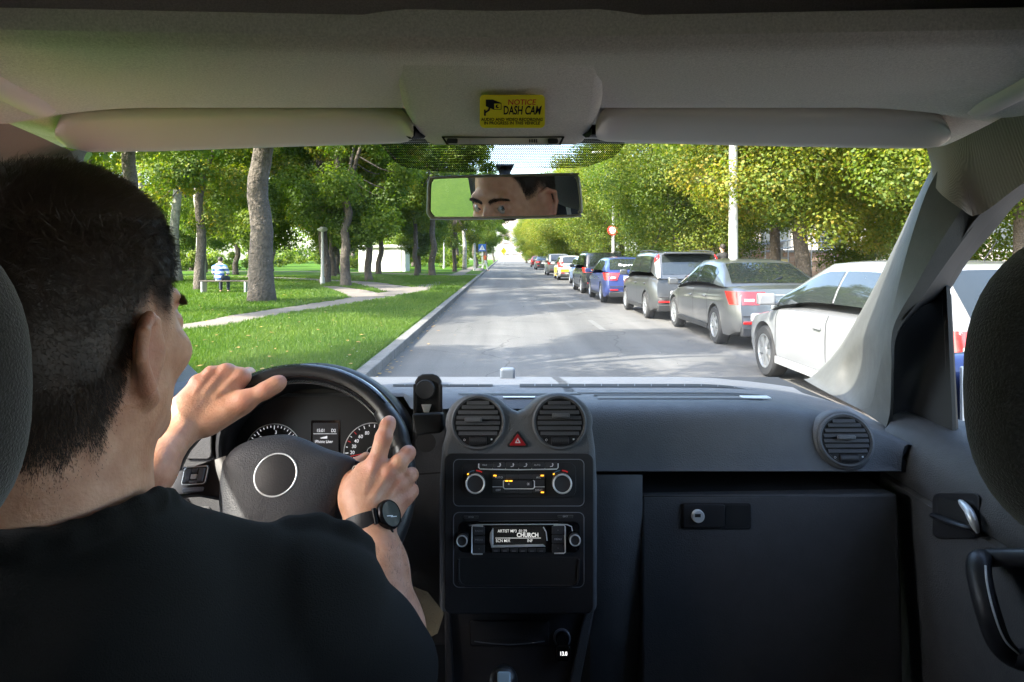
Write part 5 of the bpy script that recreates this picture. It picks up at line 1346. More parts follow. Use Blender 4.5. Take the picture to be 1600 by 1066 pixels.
clus = slab_obj(PC, [(496 + 150 * math.cos(t), 705 - 118 * math.sin(t)) for t in np.linspace(-.6, 3.74, 40)], -.01, 0, 'instrument_cluster', mat('cluster_black', (.010, .010, .011), .5), van)
def dial(cx, cy, r, marks, nums, needle, red=()):
    f = PC.fr(cx, cy, .002); k = PC.scale(cx, cy); M = f @ Matrix.Diagonal((k, k, k, 1))
    MB().torus(M, r, .8, 60, 6).obj('dial_ring', M_silver, clus)
    MB().lathe([(r, .0), (r, .3), (0, .3)], M, 48, cap=False).obj('dial_face', M_dark, clus)
    mb = MB(); mr = MB()
    for i, (a, l) in enumerate(marks):
        t = R(a); c, s = math.cos(t), math.sin(t); w = .55
        tgt = mr if a in red else mb
        tgt.add([M @ Vector((c * q - s * v, s * q + c * v, .6)) for q, v in ((r - 2, -w), (r - 2 - l, -w), (r - 2 - l, w), (r - 2, w))], [(0, 1, 2, 3)])
    mb.obj('dial_ticks', M_lit, clus, smooth=False, recalc=False)
    if mr.v: mr.obj('red_ticks', M_redprint, clus, smooth=False, recalc=False)
    for s_, px, py in nums: text_mb(s_, PC.fr(px, py, .003), 5.2 * k, .004, .95, 0).obj('numeral', M_lit, clus, smooth=False, recalc=False)
    t = R(needle); c, s = math.cos(t), math.sin(t)
    MB().add([M @ Vector((c * q - s * v, s * q + c * v, 1.6)) for q, v in ((7, -.8), (r - 4, -.35), (r - 4, .35), (7, .8))], [(0, 1, 2, 3)]).obj('needle', M_redprint, clus, smooth=False, recalc=False)
    MB().lathe([(7.5, 0), (7.5, 2), (6.4, 2.6), (0, 2.6)], M, 24, cap=False).obj('needle_hub', M_gloss, clus)
    MB().torus(M @ Matrix.Translation((0, 0, 2.4)), 7.2, .45, 30, 6).obj('hub_ring', M_silver, clus)
dial(426, 708, 44, [(a, 6.5 if i % 5 == 0 else 3.5) for i, a in enumerate(np.linspace(210, -30, 31))], [('1', 394, 705), ('2', 407, 684.5), ('3', 431, 676), ('4', 452, 684.5), ('5', 461, 703)], 184)
rt = [210, 196, 183, 170, 157, 146, 134, 122, 110, 98, 86, 60, 40, 20, 0, -20]
dial(581, 706, 43.5, [(a, 5 if i % 2 == 0 else 3) for i, a in enumerate(rt)], [('10', 551, 717.5), ('20', 550.5, 707.5), ('30', 553, 698), ('40', 557, 689.5), ('60', 563.5, 682.5), ('80', 573.5, 677)], 192, red=(157, 134))
slab_obj(PC, rr(486, 657, 531, 722, 2), .0, .0015, 'display_frame', M_gloss, clus)
slab_obj(PC, rr(488.5, 661, 528.5, 720, 1), .0016, .002, 'display', mat('display_black', (.012, .012, .013), .3, emit=((.5, .5, .55), .002)), clus)
kk = PC.scale(505, 690)
for s_, px, py, h in (('15:01', 501, 673.2, 5.0), ('D2', 521, 673.2, 5.0), ('iPhone User', 506, 690.4, 4.6), ('80', 505.5, 703.5, 5.6)): text_mb(s_, PC.fr(px, py, .003), h * kk, .006, .86, 0).obj('display_text', M_lit, clus, smooth=False, recalc=False)
slab_obj(PC, [(489.5, 677.8), (526, 677.8), (526, 678.4), (489.5, 678.4)], .002, .003, 'display_line', M_lit, clus)
for i in range(5): slab_obj(PC, [(501 + i * 2.1, 685.5), (502.6 + i * 2.1, 685.5), (502.6 + i * 2.1, 684 - i * .6), (501 + i * 2.1, 684 - i * .6)], .002, .003, 'signal_bar', M_lit, clus)

# ---- centre stack with two round vents
PS = Plane(P(810, 700, 1.015), Vector((0, -1, .20)))
ol = [(686, 960), (686, 760), (690, 700)]
ol += [(748 + 53 * math.cos(R(a)), 661 - 46 * math.sin(R(a))) for a in np.linspace(196, 36, 16)]
ol += [(800, 641), (810, 645), (820, 641)]
ol += [(873.5 + 54 * math.cos(R(a)), 660 - 46 * math.sin(R(a))) for a in np.linspace(144, -12, 16)]
ol += [(931, 700), (934, 760), (934, 960)]
mbx = MB(); PS.slab(mbx, ol, -.10, 0)
stack = mbx.obj('centre_stack', M_dash, van, smooth=True, angle=30, bevel=.010, seg=4)
stack.modifiers['bevel'].angle_limit = R(50)
def air_vent(pl, px, py, rpx, tab, parent_van=van):
    k = pl.scale(px, py); f = pl.fr(px, py, .0005); r = rpx * k
    v = MB().lathe([(r * 1.06, 0), (r * 1.06, .0025), (r * 1.0, .0045), (r * .93, .0035), (r * .90, .001), (r * .88, .001)], f, 48, cap=False).obj('air_vent', M_dash, parent_van, angle=60)
    MB().lathe([(r * .90, .0012), (0, .0011)], f, 40, cap=False).obj('vent_back', M_dark, v)
    MB().torus(f @ Matrix.Translation((0, 0, .003)), r * .905, r * .02, 48, 6).obj('vent_ring', M_silver if False else M_bezel, v)
    ysl = [-.42, -.22, -.02, .18, .38, .58, .74]
    for i, yv in enumerate(ysl):
        hw = math.sqrt(max(0, .86 ** 2 - yv * yv)) * r
        mm = f @ Matrix.Translation((0, yv * r, .0045)) @ Matrix.Rotation(R(-28), 4, 'X')
        MB().box((0, 0, 0), (2 * hw, .0062, .0012), mm).obj('slat', M_dashlow, v, smooth=False, bevel=.0005)
    MB().box((0, 0, 0), (r * .68, .0065, .006), f @ Matrix.Translation((tab[0] * r, tab[1] * r, .0085))).obj('vent_tab', M_dash, v, bevel=.0018, seg=3)
    hw = math.sqrt(.86 ** 2 - .62 ** 2) * r
    pts = [(.88 * r * math.cos(R(a)), .88 * r * math.sin(R(a))) for a in np.linspace(-142, -38, 14)]
    MB().prism([(-.70 * r, -.54 * r)] + pts + [(.70 * r, -.54 * r)], f, .001, .004).obj('vent_base', M_bezel, v, smooth=False, bevel=.001)
    wh = MB(); 
    wm_ = f @ Matrix.Translation((0, -.70 * r, .0035)) @ Matrix.Rotation(R(90), 4, 'Y')
    wh.lathe([(.0045, -.34 * r), (.0062, -.33 * r), (.0062, .33 * r), (.0045, .34 * r)], wm_, 22)
    wh.obj('thumb_wheel', M_button, v, angle=30)
    for j in range(7): MB().box((0, 0, 0), (.0007, .0006, .004), f @ Matrix.Translation(((-.27 + j * .09) * r, -.70 * r, .0095))).obj('wheel_rib', M_dashlow, v, smooth=False)
    MB().torus(f @ Matrix.Translation((-.52 * r, -.66 * r, .0046)), .0014, .0003, 12, 4).obj('vent_symbol', M_print, v)
    MB().box((0, 0, 0), (.0024, .0024, .0004), f @ Matrix.Translation((.53 * r, -.64 * r, .0046))).obj('vent_symbol', M_print, v)
    return v
air_vent(PS, 747, 660, 40, (-.18, .10)); air_vent(PS, 874, 660, 40, (.05, .26))
PV3 = Plane(P(1321, 688, 1.076), Vector((-.10, -1, .30)))
air_vent(PV3, 1321, 688, 39, (-.02, .10))
# raised surround of the right vent
f3 = PV3.fr(1321, 688, 0); r3 = 39 * PV3.scale(1321, 688)
MB().lathe([(r3 * 1.26, -.022), (r3 * 1.20, -.008), (r3 * 1.14, -.002), (r3 * 1.06, .0006), (r3 * .95, .0)], f3, 48, cap=False).obj('vent_surround', M_dash, van, angle=180)
hz = slab_obj(PS, [(809, 673.5), (811.5, 675.5), (825.5, 695), (824.5, 699), (793.5, 699), (792.5, 695), (806.5, 675.5)], .0005, .003, 'hazard_button', M_rubber, van, bevel=.001)
slab_obj(PS, [(809, 677.5), (822, 695.5), (821, 696.8), (797, 696.8), (796, 695.5)], .003, .005, 'red_key', mat('hazard_red', (.30, .008, .012), .3), hz, bevel=.0012)
slab_obj(PS, [(809, 684), (813.5, 692.5), (804.5, 692.5)], .0052, .0054, 'white_triangle', M_print, hz); slab_obj(PS, [(809, 687), (811, 691), (807, 691)], .0055, .0056, 'triangle_centre', M_redprint, hz)
# bezel
bz_ = slab_obj(PS, rr(694, 709, 928, 960, 12), .0003, .0045, 'centre_bezel', M_bezel, van, bevel=.002)
def frame_line(pl, x0, y0, x1, y1, r, rad, off, m, name, parent, a=None):
    pts = [pl.pt(x, y, off) for x, y in rr(x0, y0, x1, y1, r, 5)]
    if a is None: return MB().tube(pts, rad, 6, closed=True).obj(name, m, parent)
M_edge = mat('edge_grey', (.15, .16, .19), .35)
cp = slab_obj(PS, rr(708.5, 718, 912.5, 791, 8), .0046, .0052, 'climate_panel', M_bezel, van)
frame_line(PS, 708.5, 718, 912.5, 791, 8, .0006, .0052, M_edge, 'panel_edge', cp)
slab_obj(PS, rr(722, 723, 900, 778, 12), .0052, .007, 'panel_island', M_bezel, cp, bevel=.0015)
slab_obj(PS, rr(730, 735, 892, 775, 14), .007, .0074, 'control_face', M_dark, cp)
def knob(pl, px, py, rpx, off, h, parent, rim=2.2):
    k = pl.scale(px, py); f = pl.fr(px, py, off); r = rpx * k; g = rim * k
    MB().lathe([(r * 1.0, 0), (r * .97, h * .9), (r * .90, h)], f, 40, cap=False).obj('knob', M_button, parent)
    MB().torus(f @ Matrix.Translation((0, 0, h)), r * .90, g * .62, 44, 8).obj('knob_ring', M_silver, parent)
    MB().lathe([(r * .86, h * .98), (r * .80, h * .90), (r * .4, h * .86), (0, h * .86)], f, 36, cap=False).obj('knob_cap', M_button, parent)
M_bluep = mat('blue_print', (.08, .16, .24), .5)
for kx in (743.2, 877.3):
    knob(PS, kx, 754, 15.2, .0074, .016, cp)
    for a0, a1, m_ in ((128, 96, M_bluep), (88, 58, M_redprint)):
        MB().grid([[PS.pt(kx + r_ * math.cos(R(a)), 754 - r_ * math.sin(R(a)), .0078) for a in np.linspace(a0, a1, 7)] for r_ in (17.6, 19.6)]).obj('arc_print', m_, cp, recalc=False)
    slab_obj(PS, [(kx - 13.5, 740.5), (kx - 11, 739.5), (kx - 10.5, 741.5), (kx - 13, 742.5)], .0078, .008, 'indicator', M_amberled, cp)
labs = ['MAX', '', '', '', 'AUTO', '']
for i in range(6):
    x0 = 749.4 + i * 20.5
    slab_obj(PS, [(x0, 723.5), (x0 + 19.6, 723.5), (x0 + 19.6, 731.5), (x0, 731.5)], .007, .0115, 'button', M_button, cp, bevel=.0012)
    if labs[i]: stick_text(PS, labs[i], x0 + 8, 727, 2.4, M_print, cp, 'button_symbol', off=.012)
    else:
        slab_obj(PS, [(x0 + 7.5, 729), (x0 + 10.5, 728.4), (x0 + 12, 725.5), (x0 + 13.2, 726), (x0 + 11.6, 729.4), (x0 + 7.5, 730)], .0118, .0121, 'button_symbol', M_print, cp)
        MB().lathe([(.0011, 0), (0, .0001)], PS.fr(x0 + 11.5, 725, .0119), 8, cap=False).obj('button_symbol', M_print, cp)
pts = [PS.pt(x, y, .0105) for x, y in ((748, 724.5), (748, 730.5), (750, 733.2), (810, 734.2), (870, 733.2), (872, 730.5), (872, 724.5))]
MB().tube(pts, .0009, 6).obj('chrome_line', M_silver, cp)
for i in range(5): slab_obj(PS, [(769.6 + i * 20.5, 734), (768.4 + i * 20.5, 734.4), (769.2 + i * 20.5, 731.6), (770 + i * 20.5, 731.6)], .0105, .012, 'chrome_divider', M_silver, cp)
for (a, b, c, d) in ((769.5, 742, 789, 749), (789.8, 742, 810, 749), (810.8, 742, 831, 749), (831.8, 742, 851, 749), (769.5, 750, 786, 759.8), (769.5, 762, 789, 770.5), (836, 750, 851, 759.8), (832, 762, 851, 770.5), (789.8, 765.5, 810, 771), (810.8, 765.5, 831, 771)):
    slab_obj(PS, [(a, b), (c, b), (c, d), (a, d)], .0074, .0095, 'button', M_button, cp, bevel=.0008)
slab_obj(PS, rr(788, 751.5, 832, 762, 1), .0074, .0105, 'fan_rocker', M_button, cp, bevel=.001)
pts = [PS.pt(x, y, .0108) for x, y in ((788.5, 751), (786.5, 752), (786.5, 762), (788.5, 764), (833, 764), (835, 762), (835, 752), (833, 751))]
MB().tube(pts, .00085, 6).obj('chrome_line', M_silver, cp)
for x0, x1 in ((769.5, 785.5), (836, 851)): slab_obj(PS, [(x0, 760.5), (x1, 760.5), (x1, 761.5), (x0, 761.5)], .0095, .0105, 'chrome_line', M_silver, cp)
for s_, px, py in (('AUTO', 779.5, 746.4), ('A/C', 841.5, 746.4), ('OFF', 778.5, 766.2), ('SYNC', 842, 766.2)): stick_text(PS, s_, px, py, 3.1, M_print, cp, 'button_text', off=.0098, bold=.008)
for px, py in ((773.3, 743.4), (847.3, 743.4), (847.5, 769.6), (791.8, 751.8), (798.2, 751.8)): slab_obj(PS, [(px - 2.4, py - 1), (px + 2.4, py - 1), (px + 2.4, py + 1), (px - 2.4, py + 1)], .0106, .0112, 'indicator', M_amberled, cp)
for px, s_ in ((795, 1.4), (825.5, 2.0)):
    for a in range(3): MB().box((0, 0, 0), (s_ * .0022, .0005, .0002), PS.fr(px, 756.6, .0109) @ Matrix.Rotation(a * 1.05, 4, 'Z')).obj('fan_symbol', M_print, cp, smooth=False)
# radio
ra = slab_obj(PS, rr(706, 801, 914, 916, 9), .0046, .0054, 'radio', M_bezel, van)
frame_line(PS, 708.5, 801, 912.5, 918, 9, .0006, .0054, M_edge, 'panel_edge', ra)
slab_obj(PS, rr(716, 815, 906, 864, 10), .0054, .0072, 'radio_face', M_gloss, ra, bevel=.001)
slab_obj(PS, [(748, 812), (872, 811), (872, 813.4), (748, 814.4)], .0054, .0064, 'disc_slot', M_dark, ra); MB().tube([PS.pt(748, 814.6, .006), PS.pt(872, 813.6, .006)], .0005, 6).obj('slot_edge', M_edge, ra)
MB().tube([PS.pt(x, y, .0072) for x, y in ((733, 821.5), (745, 820), (870, 819.4), (886, 820), (893, 823), (894.5, 830))], .0008, 6).obj('chrome_line', M_silver, ra)
for px0, px1, s_, yv in ((724, 748, 'SCAN', 808.5), (871, 896, 'EJECT', 807.5)):
    slab_obj(PS, [(px0, yv - 2), (px1, yv - 2), (px1 - 1, yv + 2.5), (px0 + 1, yv + 2.5)], .0054, .0085, 'button', M_button, ra, bevel=.0008); stick_text(PS, s_, (px0 + px1) / 2, yv - .2, 2.2, M_print, ra, 'button_text', off=.0088)
knob(PS, 722.6, 842.5, 8.6, .0072, .014, ra, 1.7); knob(PS, 897.2, 841.5, 8.6, .0072, .014, ra, 1.7)
for i, s_ in enumerate(('RADIO', 'MEDIA', '<')):
    y0 = 823.5 + i * 14; slab_obj(PS, [(739, y0), (757.5, y0), (757.5, y0 + 13.2), (739, y0 + 13.2)], .0072, .011, 'button', M_button, ra, bevel=.001); stick_text(PS, s_, 748.5, y0 + 6.5, 2.9, mat('dim_print', (.28, .28, .29), .6) if i == 0 else bpy.data.materials['dim_print'], ra, 'button_text', off=.0114)
for i, s_ in enumerate(('>', 'MENU', '>')):
    y0 = 822.5 + i * 14; slab_obj(PS, [(862.5, y0), (881, y0), (881, y0 + 13.2), (862.5, y0 + 13.2)], .0072, .011, 'button', M_button, ra, bevel=.001); stick_text(PS, s_, 872, y0 + 6.5, 2.9, M_print if i == 1 else bpy.data.materials['dim_print'], ra, 'button_text', off=.0114)
MB().tube([PS.pt(x, y, .0105) for x, y in ((755, 822.5), (739, 821.5), (737.2, 824), (737.2, 864), (739, 866), (754, 866))], .001, 6).obj('chrome_line', M_silver, ra)
MB().tube([PS.pt(x, y, .0105) for x, y in ((865, 820.8), (881, 820.6), (883, 823), (883.2, 863), (881, 865), (866, 865))], .001, 6).obj('chrome_line', M_silver, ra)
scr = slab_obj(PS, rr(768, 823, 853, 853, 2), .0072, .0078, 'radio_screen', mat('radio_screen', (.008, .008, .009), .25, emit=((.5, .5, .5), .0015)), ra)
M_scr = mat('screen_text', (.5, .5, .48), .6, emit=((.95, .95, .90), .07))
for s_, px, py, h, b_ in (('ARTIST MP3  01:29', 800.5, 830.2, 4.6, .004), ('CHURCH', 824.5, 836.6, 6.6, .03), ('SCN MIX', 786, 845.4, 4.6, .004), ('INF', 828, 845.4, 4.6, .004)):
    stick_text(PS, s_, px, py, h, M_scr, ra, 'screen_text', off=.0082, bold=b_, sx=.86)
slab_obj(PS, [(774, 840.7), (845, 840.7), (845, 841.4), (774, 841.4)], .0079, .0081, 'screen_line', M_scr, ra)
slab_obj(PS, [(770.5, 825), (765.5, 834), (765, 846), (767.5, 855), (771, 852), (771, 830)], .0073, .011, 'chrome_wing', M_silver, ra, bevel=.0012)
slab_obj(PS, [(768, 852.5), (849, 851), (853, 855), (767, 856.5)], .0073, .0105, 'chrome_bar', M_silver, ra, bevel=.0012)
MB().tube([PS.pt(x, y, .0085) for x, y in ((849, 824), (853.5, 832), (855, 845))], .0008, 6).obj('chrome_line', M_silver, ra)
for i in range(6):
    x0 = 768.5 + i * 14.2; slab_obj(PS, [(x0, 857), (x0 + 13, 857), (x0 + 13, 863.5), (x0, 863.5)], .0072, .0105, 'button', M_button, ra, bevel=.001); slab_obj(PS, [(x0 + 3, 861), (x0 + 9, 861), (x0 + 9, 861.8), (x0 + 3, 861.8)], .0107, .0109, 'button_mark', bpy.data.materials['dim_print'], ra)
# open storage slot under the radio
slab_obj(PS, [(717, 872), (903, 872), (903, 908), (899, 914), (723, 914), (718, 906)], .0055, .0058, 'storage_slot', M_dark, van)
MB().tube([PS.pt(x, y, .007) for x, y in ((716.5, 874), (717, 905), (720, 912), (727, 916), (893, 916), (901, 912), (904, 904), (904.5, 874))], .0017, 8).obj('slot_lip', M_bezel, van)

# ---- lower console: ash tray, socket, gear lever
PK = Plane(P(810, 1000, 1.02), Vector((0, -1, .38)))
slab_obj(PK, [(692, 935), (930, 935), (915, 985), (890, 1120), (700, 1120)], -.08, 0, 'lower_console', M_bezel, van, bevel=.006)
slab_obj(PK, [(694, 930), (702, 930), (712, 1120), (696, 1120)], 0, .012, 'console_cheek', M_bezel, van, bevel=.003)
slab_obj(PK, [(934, 930), (928, 960), (908, 1060), (898, 1120), (880, 1120), (908, 980), (924, 930)], 0, .012, 'console_cheek', M_dashlow, van, bevel=.003)
at_ = slab_obj(PK, rr(734, 970, 858, 1010, 4), .0005, .004, 'ash_tray', M_bezel, van, bevel=.002)
MB().grid([[PK.pt(742 + 108 * t, 1002.5 + s * (4.5 * math.sin(math.pi * t)) + (0), .0045) for t in np.linspace(0, 1, 20)] for s in (-1.0, 1.0)]).obj('pull_recess', M_dark, at_, recalc=False)
MB().tube([PK.pt(741 + 110 * t, 1002.5 + 5 * math.sin(math.pi * t), .005) for t in np.linspace(0, 1, 16)], .0008, 6).obj('pull_lip', M_edge, at_)
fs = PK.fr(878, 997, .001); ks_ = PK.scale(878, 997)
so = MB().lathe([(13.5 * ks_, 0), (13.5 * ks_, .004), (11.5 * ks_, .005), (10.5 * ks_, .001), (0, .0008)], fs, 32, cap=False).obj('power_socket', M_edge, van)
cg = thing('usb_charger', 'round black plug in charger in the socket of the lower console', 'charger', PK.pt(878, 1000, .004))
MB().lathe([(10.2 * ks_, 0), (10.2 * ks_, .010), (9 * ks_, .013), (0, .013)], PK.fr(878, 998, .002), 28, cap=False).obj('plug', M_gloss, cg)
slab_obj(PK, rr(868, 1008, 892, 1034, 5), .006, .016, 'display_box', M_gloss, cg, bevel=.002)
stick_text(PK, '13.0', 880.5, 1022, 6.0, mat('led_digits', (.8, .8, .8), .5, emit=((1, 1, 1), .2)), cg, 'digits', off=.0165, bold=.02, sx=.8)
kb = Vector((.002, .86, -.56))
gl = MB().tube([kb + Vector((0, .03, -.16)), kb + Vector((0, .012, -.06)), kb + Vector((0, .0, -.01))], [.011, .009, .012], 12).obj('gear_lever', M_bezel, van)
sdf_obj('gear_knob', [rc(P(787, 1088, .86), P(787, 1064, .86), .017, .018, .01)], .003, M_leather, gl)
slab_obj(Plane(P(787, 1060, .842), (0, -.75, .66)), rr(777, 1049, 798, 1072, 4), -.004, .001, 'shift_pattern', mat('shift_plate', (.45, .58, .66), .25), gl, bevel=.002)
# tan carpet of the tunnel side beside the driver's knee
MB().grid([[P(640, 915, 1.12), P(668, 925, 1.10), P(694, 958, 1.06)], [P(636, 1000, 1.12), P(664, 1000, 1.10), P(684, 990, 1.06)]]).obj('tunnel_carpet', mat('tan_carpet', (.20, .175, .12), .95, bump=(300, .8, .003)), van, recalc=False)

# ---- steering wheel
TL = R(30); WC = Vector((-.309, .97, -.331)); WN = Vector((0, -math.cos(TL), math.sin(TL))); WV = Vector((0, math.sin(TL), math.cos(TL)))
WF = frame(WC, Vector((1, 0, 0)), WV, WN)
PW = Plane(WC, WN)
sw = MB().torus(WF, .172, .0150, 96, 16, sx=1.12).obj('steering_wheel', M_leather, van, angle=180)
# thumb swellings and the glossy insert between ten and two
for a0, a1 in ((20, 40), (140, 160)):
    pts = [WF @ Vector((.171 * math.cos(R(a)), .171 * math.sin(R(a)), .002)) for a in np.linspace(a0, a1, 12)]
    MB().tube(pts, [.015 + .0032 * math.sin(math.pi * i / 11) for i in range(12)], 14).obj('grip_swell', M_leather, sw)
pts = [WF @ Vector((.172 * math.cos(R(a)), .172 * math.sin(R(a)), .0006)) for a in np.linspace(42, 138, 40)]
MB().tube(pts, .0157, 16).obj('rim_insert', M_gloss, sw)
for i in range(70):
    pass
st_ = MB()
for i in range(110):
    a = R(42 + 96 * i / 109); c, s = math.cos(a), math.sin(a); b0 = WF @ Vector((.1573 * c, .1573 * s, .004)); b1 = WF @ Vector((.1585 * c - .0012 * s, .1585 * s + .0012 * c, .008)); st_.tube([b0, b1], .0006, 4)
st_.obj('stitching', mat('grey_thread', (.45, .45, .45), .7), sw, smooth=False)['kind'] = 'stuff'
# hub cushion
def wl(x, y, z): return WF @ Vector((x, y, z))
outl = [(-.085, .030), (-.072, .050), (-.045, .064), (-.010, .070), (.020, .066), (.060, .050), (.100, .036), (.098, .015), (.088, -.020), (.068, -.060), (.050, -.085), (.0, -.094), (-.050, -.085), (-.070, -.050), (-.082, -.010)]
rows = []
oc_ = [Vector((x, y, 0)) for x, y in outl]; oc_ = catmull(oc_ + [oc_[0]], 61)[:-1]
for k, z in ((1.0, .004), (1.0, .022), (.985, .031), (.95, .038), (.86, .0445), (.7, .049), (.45, .052), (.2, .053), (.02, .053)):
    rows.append([wl(p.x * k, p.y * k, z) for p in oc_])
MB().grid(rows, cv=True).obj('horn_pad', plastic('horn_pad_plastic', (.035, .037, .043), .5, 330, .8, .0016), sw, angle=180)
ef = WF @ Matrix.Translation((.0005, .008, .0525))
MB().torus(ef, .0285, .0012, 60, 8).obj('emblem_ring', M_silver, sw)
MB().lathe([(.0280, .0005), (.020, .0012), (.010, .0018), (0, .002)], ef, 48, cap=False).obj('emblem_disc', mat('emblem_black', (.018, .019, .022), .35, bump=(400, .3, .0006)), sw)
# spokes with switch pods
for s in (-1, 1):
    sp_ = [[wl(s * x, y, z) for x, y, z in ((.080, .038, .020), (.080, .040, .033), (.080, .0, .037), (.080, -.018, .033), (.080, -.020, .018))], [wl(s * x, y, z) for x, y, z in ((.112, .030, .014), (.112, .031, .026), (.112, .005, .029), (.112, -.012, .026), (.112, -.014, .012))], [wl(s * x, y, z) for x, y, z in ((.140, .024, .006), (.140, .025, .016), (.140, .005, .018), (.140, -.012, .016), (.140, -.014, .004))], [wl(s * x, y, z) for x, y, z in ((.164, .022, .0), (.164, .022, .008), (.164, .004, .009), (.164, -.012, .008), (.164, -.013, -.002))]]
    MB().grid(sp_, cv=True).obj('spoke', M_bezel, sw, angle=50, bevel=.002)
    PWs = frame(wl(s * .118, .009, .0285), (wl(s * .164, .006, .012) - wl(s * .080, .006, .037)).normalized() * (s), WV, WN)
    PWs = frame(wl(s * .118, .009, .0275), Vector((PWs[0][0], PWs[1][0], PWs[2][0])), WV, Vector((PWs[0][0], PWs[1][0], PWs[2][0])).cross(WV).normalized())
    MB().prism(rr(-.020, -.010, .020, .016, .004), PWs, 0, .003).obj('switch_pod', M_button, sw, smooth=False, bevel=.001)
    MB().tube([PWs @ Vector((x, y, .003)) for x, y in rr(-.019, -.009, .019, .015, .004)], .0008, 6, closed=True).obj('pod_ring', M_silver, sw)
    for x, y, w, h in ((-.011, .003, .009, .018), (.011, .003, .009, .018), (0, .009, .009, .006), (0, .001, .010, .007), (0, -.006, .012, .004)):
        MB().box((x, y, .004), (w, h, .003), PWs).obj('switch', M_edge if (x, y) != (0, .001) else M_silver, sw, bevel=.0008)
    MB().prism(rr(-.016, -.019, .018, -.013, .002), PWs, 0, .003).obj('switch', M_edge, sw, smooth=False, bevel=.0008)
MB().tube([wl(0, 0, .02), wl(0, -.0, -.10), wl(0, 0, -.22)], [.062, .058, .055], 28).obj('column_shroud', M_bezel, sw)
for s, yv in ((-1, .0), (1, .0)): MB().tube([wl(s * .05, .01, -.045), wl(s * .12, .02, -.04), wl(s * .165, .03, -.03)], [.006, .005, .008], 10).obj('column_stalk', M_bezel, sw)

# ---- phone holder on the dash
ph = thing('phone_holder', 'empty black phone holder cradle clipped to the dash left of the vents', 'phone holder', P(669, 680, 1.10))
PP = Plane(P(669, 640, 1.10), Vector((0, -1, .18)))
slab_obj(PP, [(649, 652), (647, 610), (648, 596), (653, 588), (660, 584.5), (676, 584), (684, 587), (689, 595), (690, 612), (689, 652)], -.012, .004, 'back_plate', M_rubber, ph, bevel=.003, seg=3)
slab_obj(PP, rr(645.5, 600, 651, 648, 2), .004, .010, 'side_rail', M_rubber, ph, bevel=.001); slab_obj(PP, rr(685.5, 600, 691, 648, 2), .004, .010, 'side_rail', M_rubber, ph, bevel=.001)
MB().lathe([(15.4 * 1.1 / F, .004), (15.4 * 1.1 / F, .009), (14 * 1.1 / F, .011), (12 * 1.1 / F, .0105), (0, .0105)], PP.fr(665, 609, 0), 36, cap=False).obj('round_pad', mat('pad_grey', (.022, .022, .023), .6), ph)
slab_obj(PP, [(658, 632), (674, 632), (669.5, 646), (662.5, 646)], .004, .008, 'clip', M_silver, ph, bevel=.001)
slab_obj(PP, [(643.5, 647), (691, 645), (693, 668), (689, 677), (650, 681), (645, 673)], .0, .034, 'tray', M_rubber, ph, bevel=.004, seg=3)
MB().lathe([(.012, -.002), (.016, .02)], PP.fr(668, 690, -.06), 16).obj('mount_foot', M_rubber, ph)

# ---- seats

def seat(label_x, hx, hz, hy, sx, topz, hw):
    s = bpy.data.objects.new('seat', None); COL.objects.link(s); s.parent = van; WORLD[s] = Matrix(); s.matrix_parent_inverse = WORLD[van].inverted()
    # headrest: superellipsoid cushion
    V = []; nu, nv = 48, 28; e = 0.62
    def sp(w, p): return math.copysign(abs(w) ** p, w)
    rows = []
    for i in range(nv + 1):
        v = -math.pi / 2 + math.pi * i / nv; rows.append([Vector((hx + .138 * sp(math.cos(v), .75) * sp(math.cos(2 * math.pi * j / nu), .8), hy + .055 * sp(math.cos(v), .75) * sp(math.sin(2 * math.pi * j / nu), .8), hz + .112 * sp(math.sin(v), .8))) for j in range(nu)])
    MB().grid(rows, cv=True).obj('headrest', M_seat, s, angle=180)
    for dx in (-.06, .06): MB().tube([Vector((hx + dx, hy, hz - .11)), Vector((hx + dx, hy - .01, hz - .26))], .006, 10).obj('headrest_post', M_silver, s)
    rows = []
    for i in range(nv + 1):
        v = -math.pi / 2 + math.pi * i / nv; rows.append([Vector((sx + hw * sp(math.cos(v), .55) * sp(math.cos(2 * math.pi * j / nu), .6), hy - .02 - .10 * (math.sin(v) + 1) * .0 + .075 * sp(math.cos(v), .55) * sp(math.sin(2 * math.pi * j / nu), .6), topz - .36 + .36 * sp(math.sin(v), .62) - .030 * abs(sp(math.cos(2 * math.pi * j / nu), .6)) * (1 if v > .3 else 0))) for j in range(nu)])
    MB().grid(rows, cv=True).obj('seat_back', M_seat, s, angle=180)
    MB().box((sx, hy + .28, topz - .62), (.48, .50, .14)).obj('seat_cushion', M_seat, s, bevel=.05, seg=4)
seat(0, -.405, -.075, .375, -.44, -.232, .235)
seat(1, .430, -.083, .42, .44, -.245, .23)
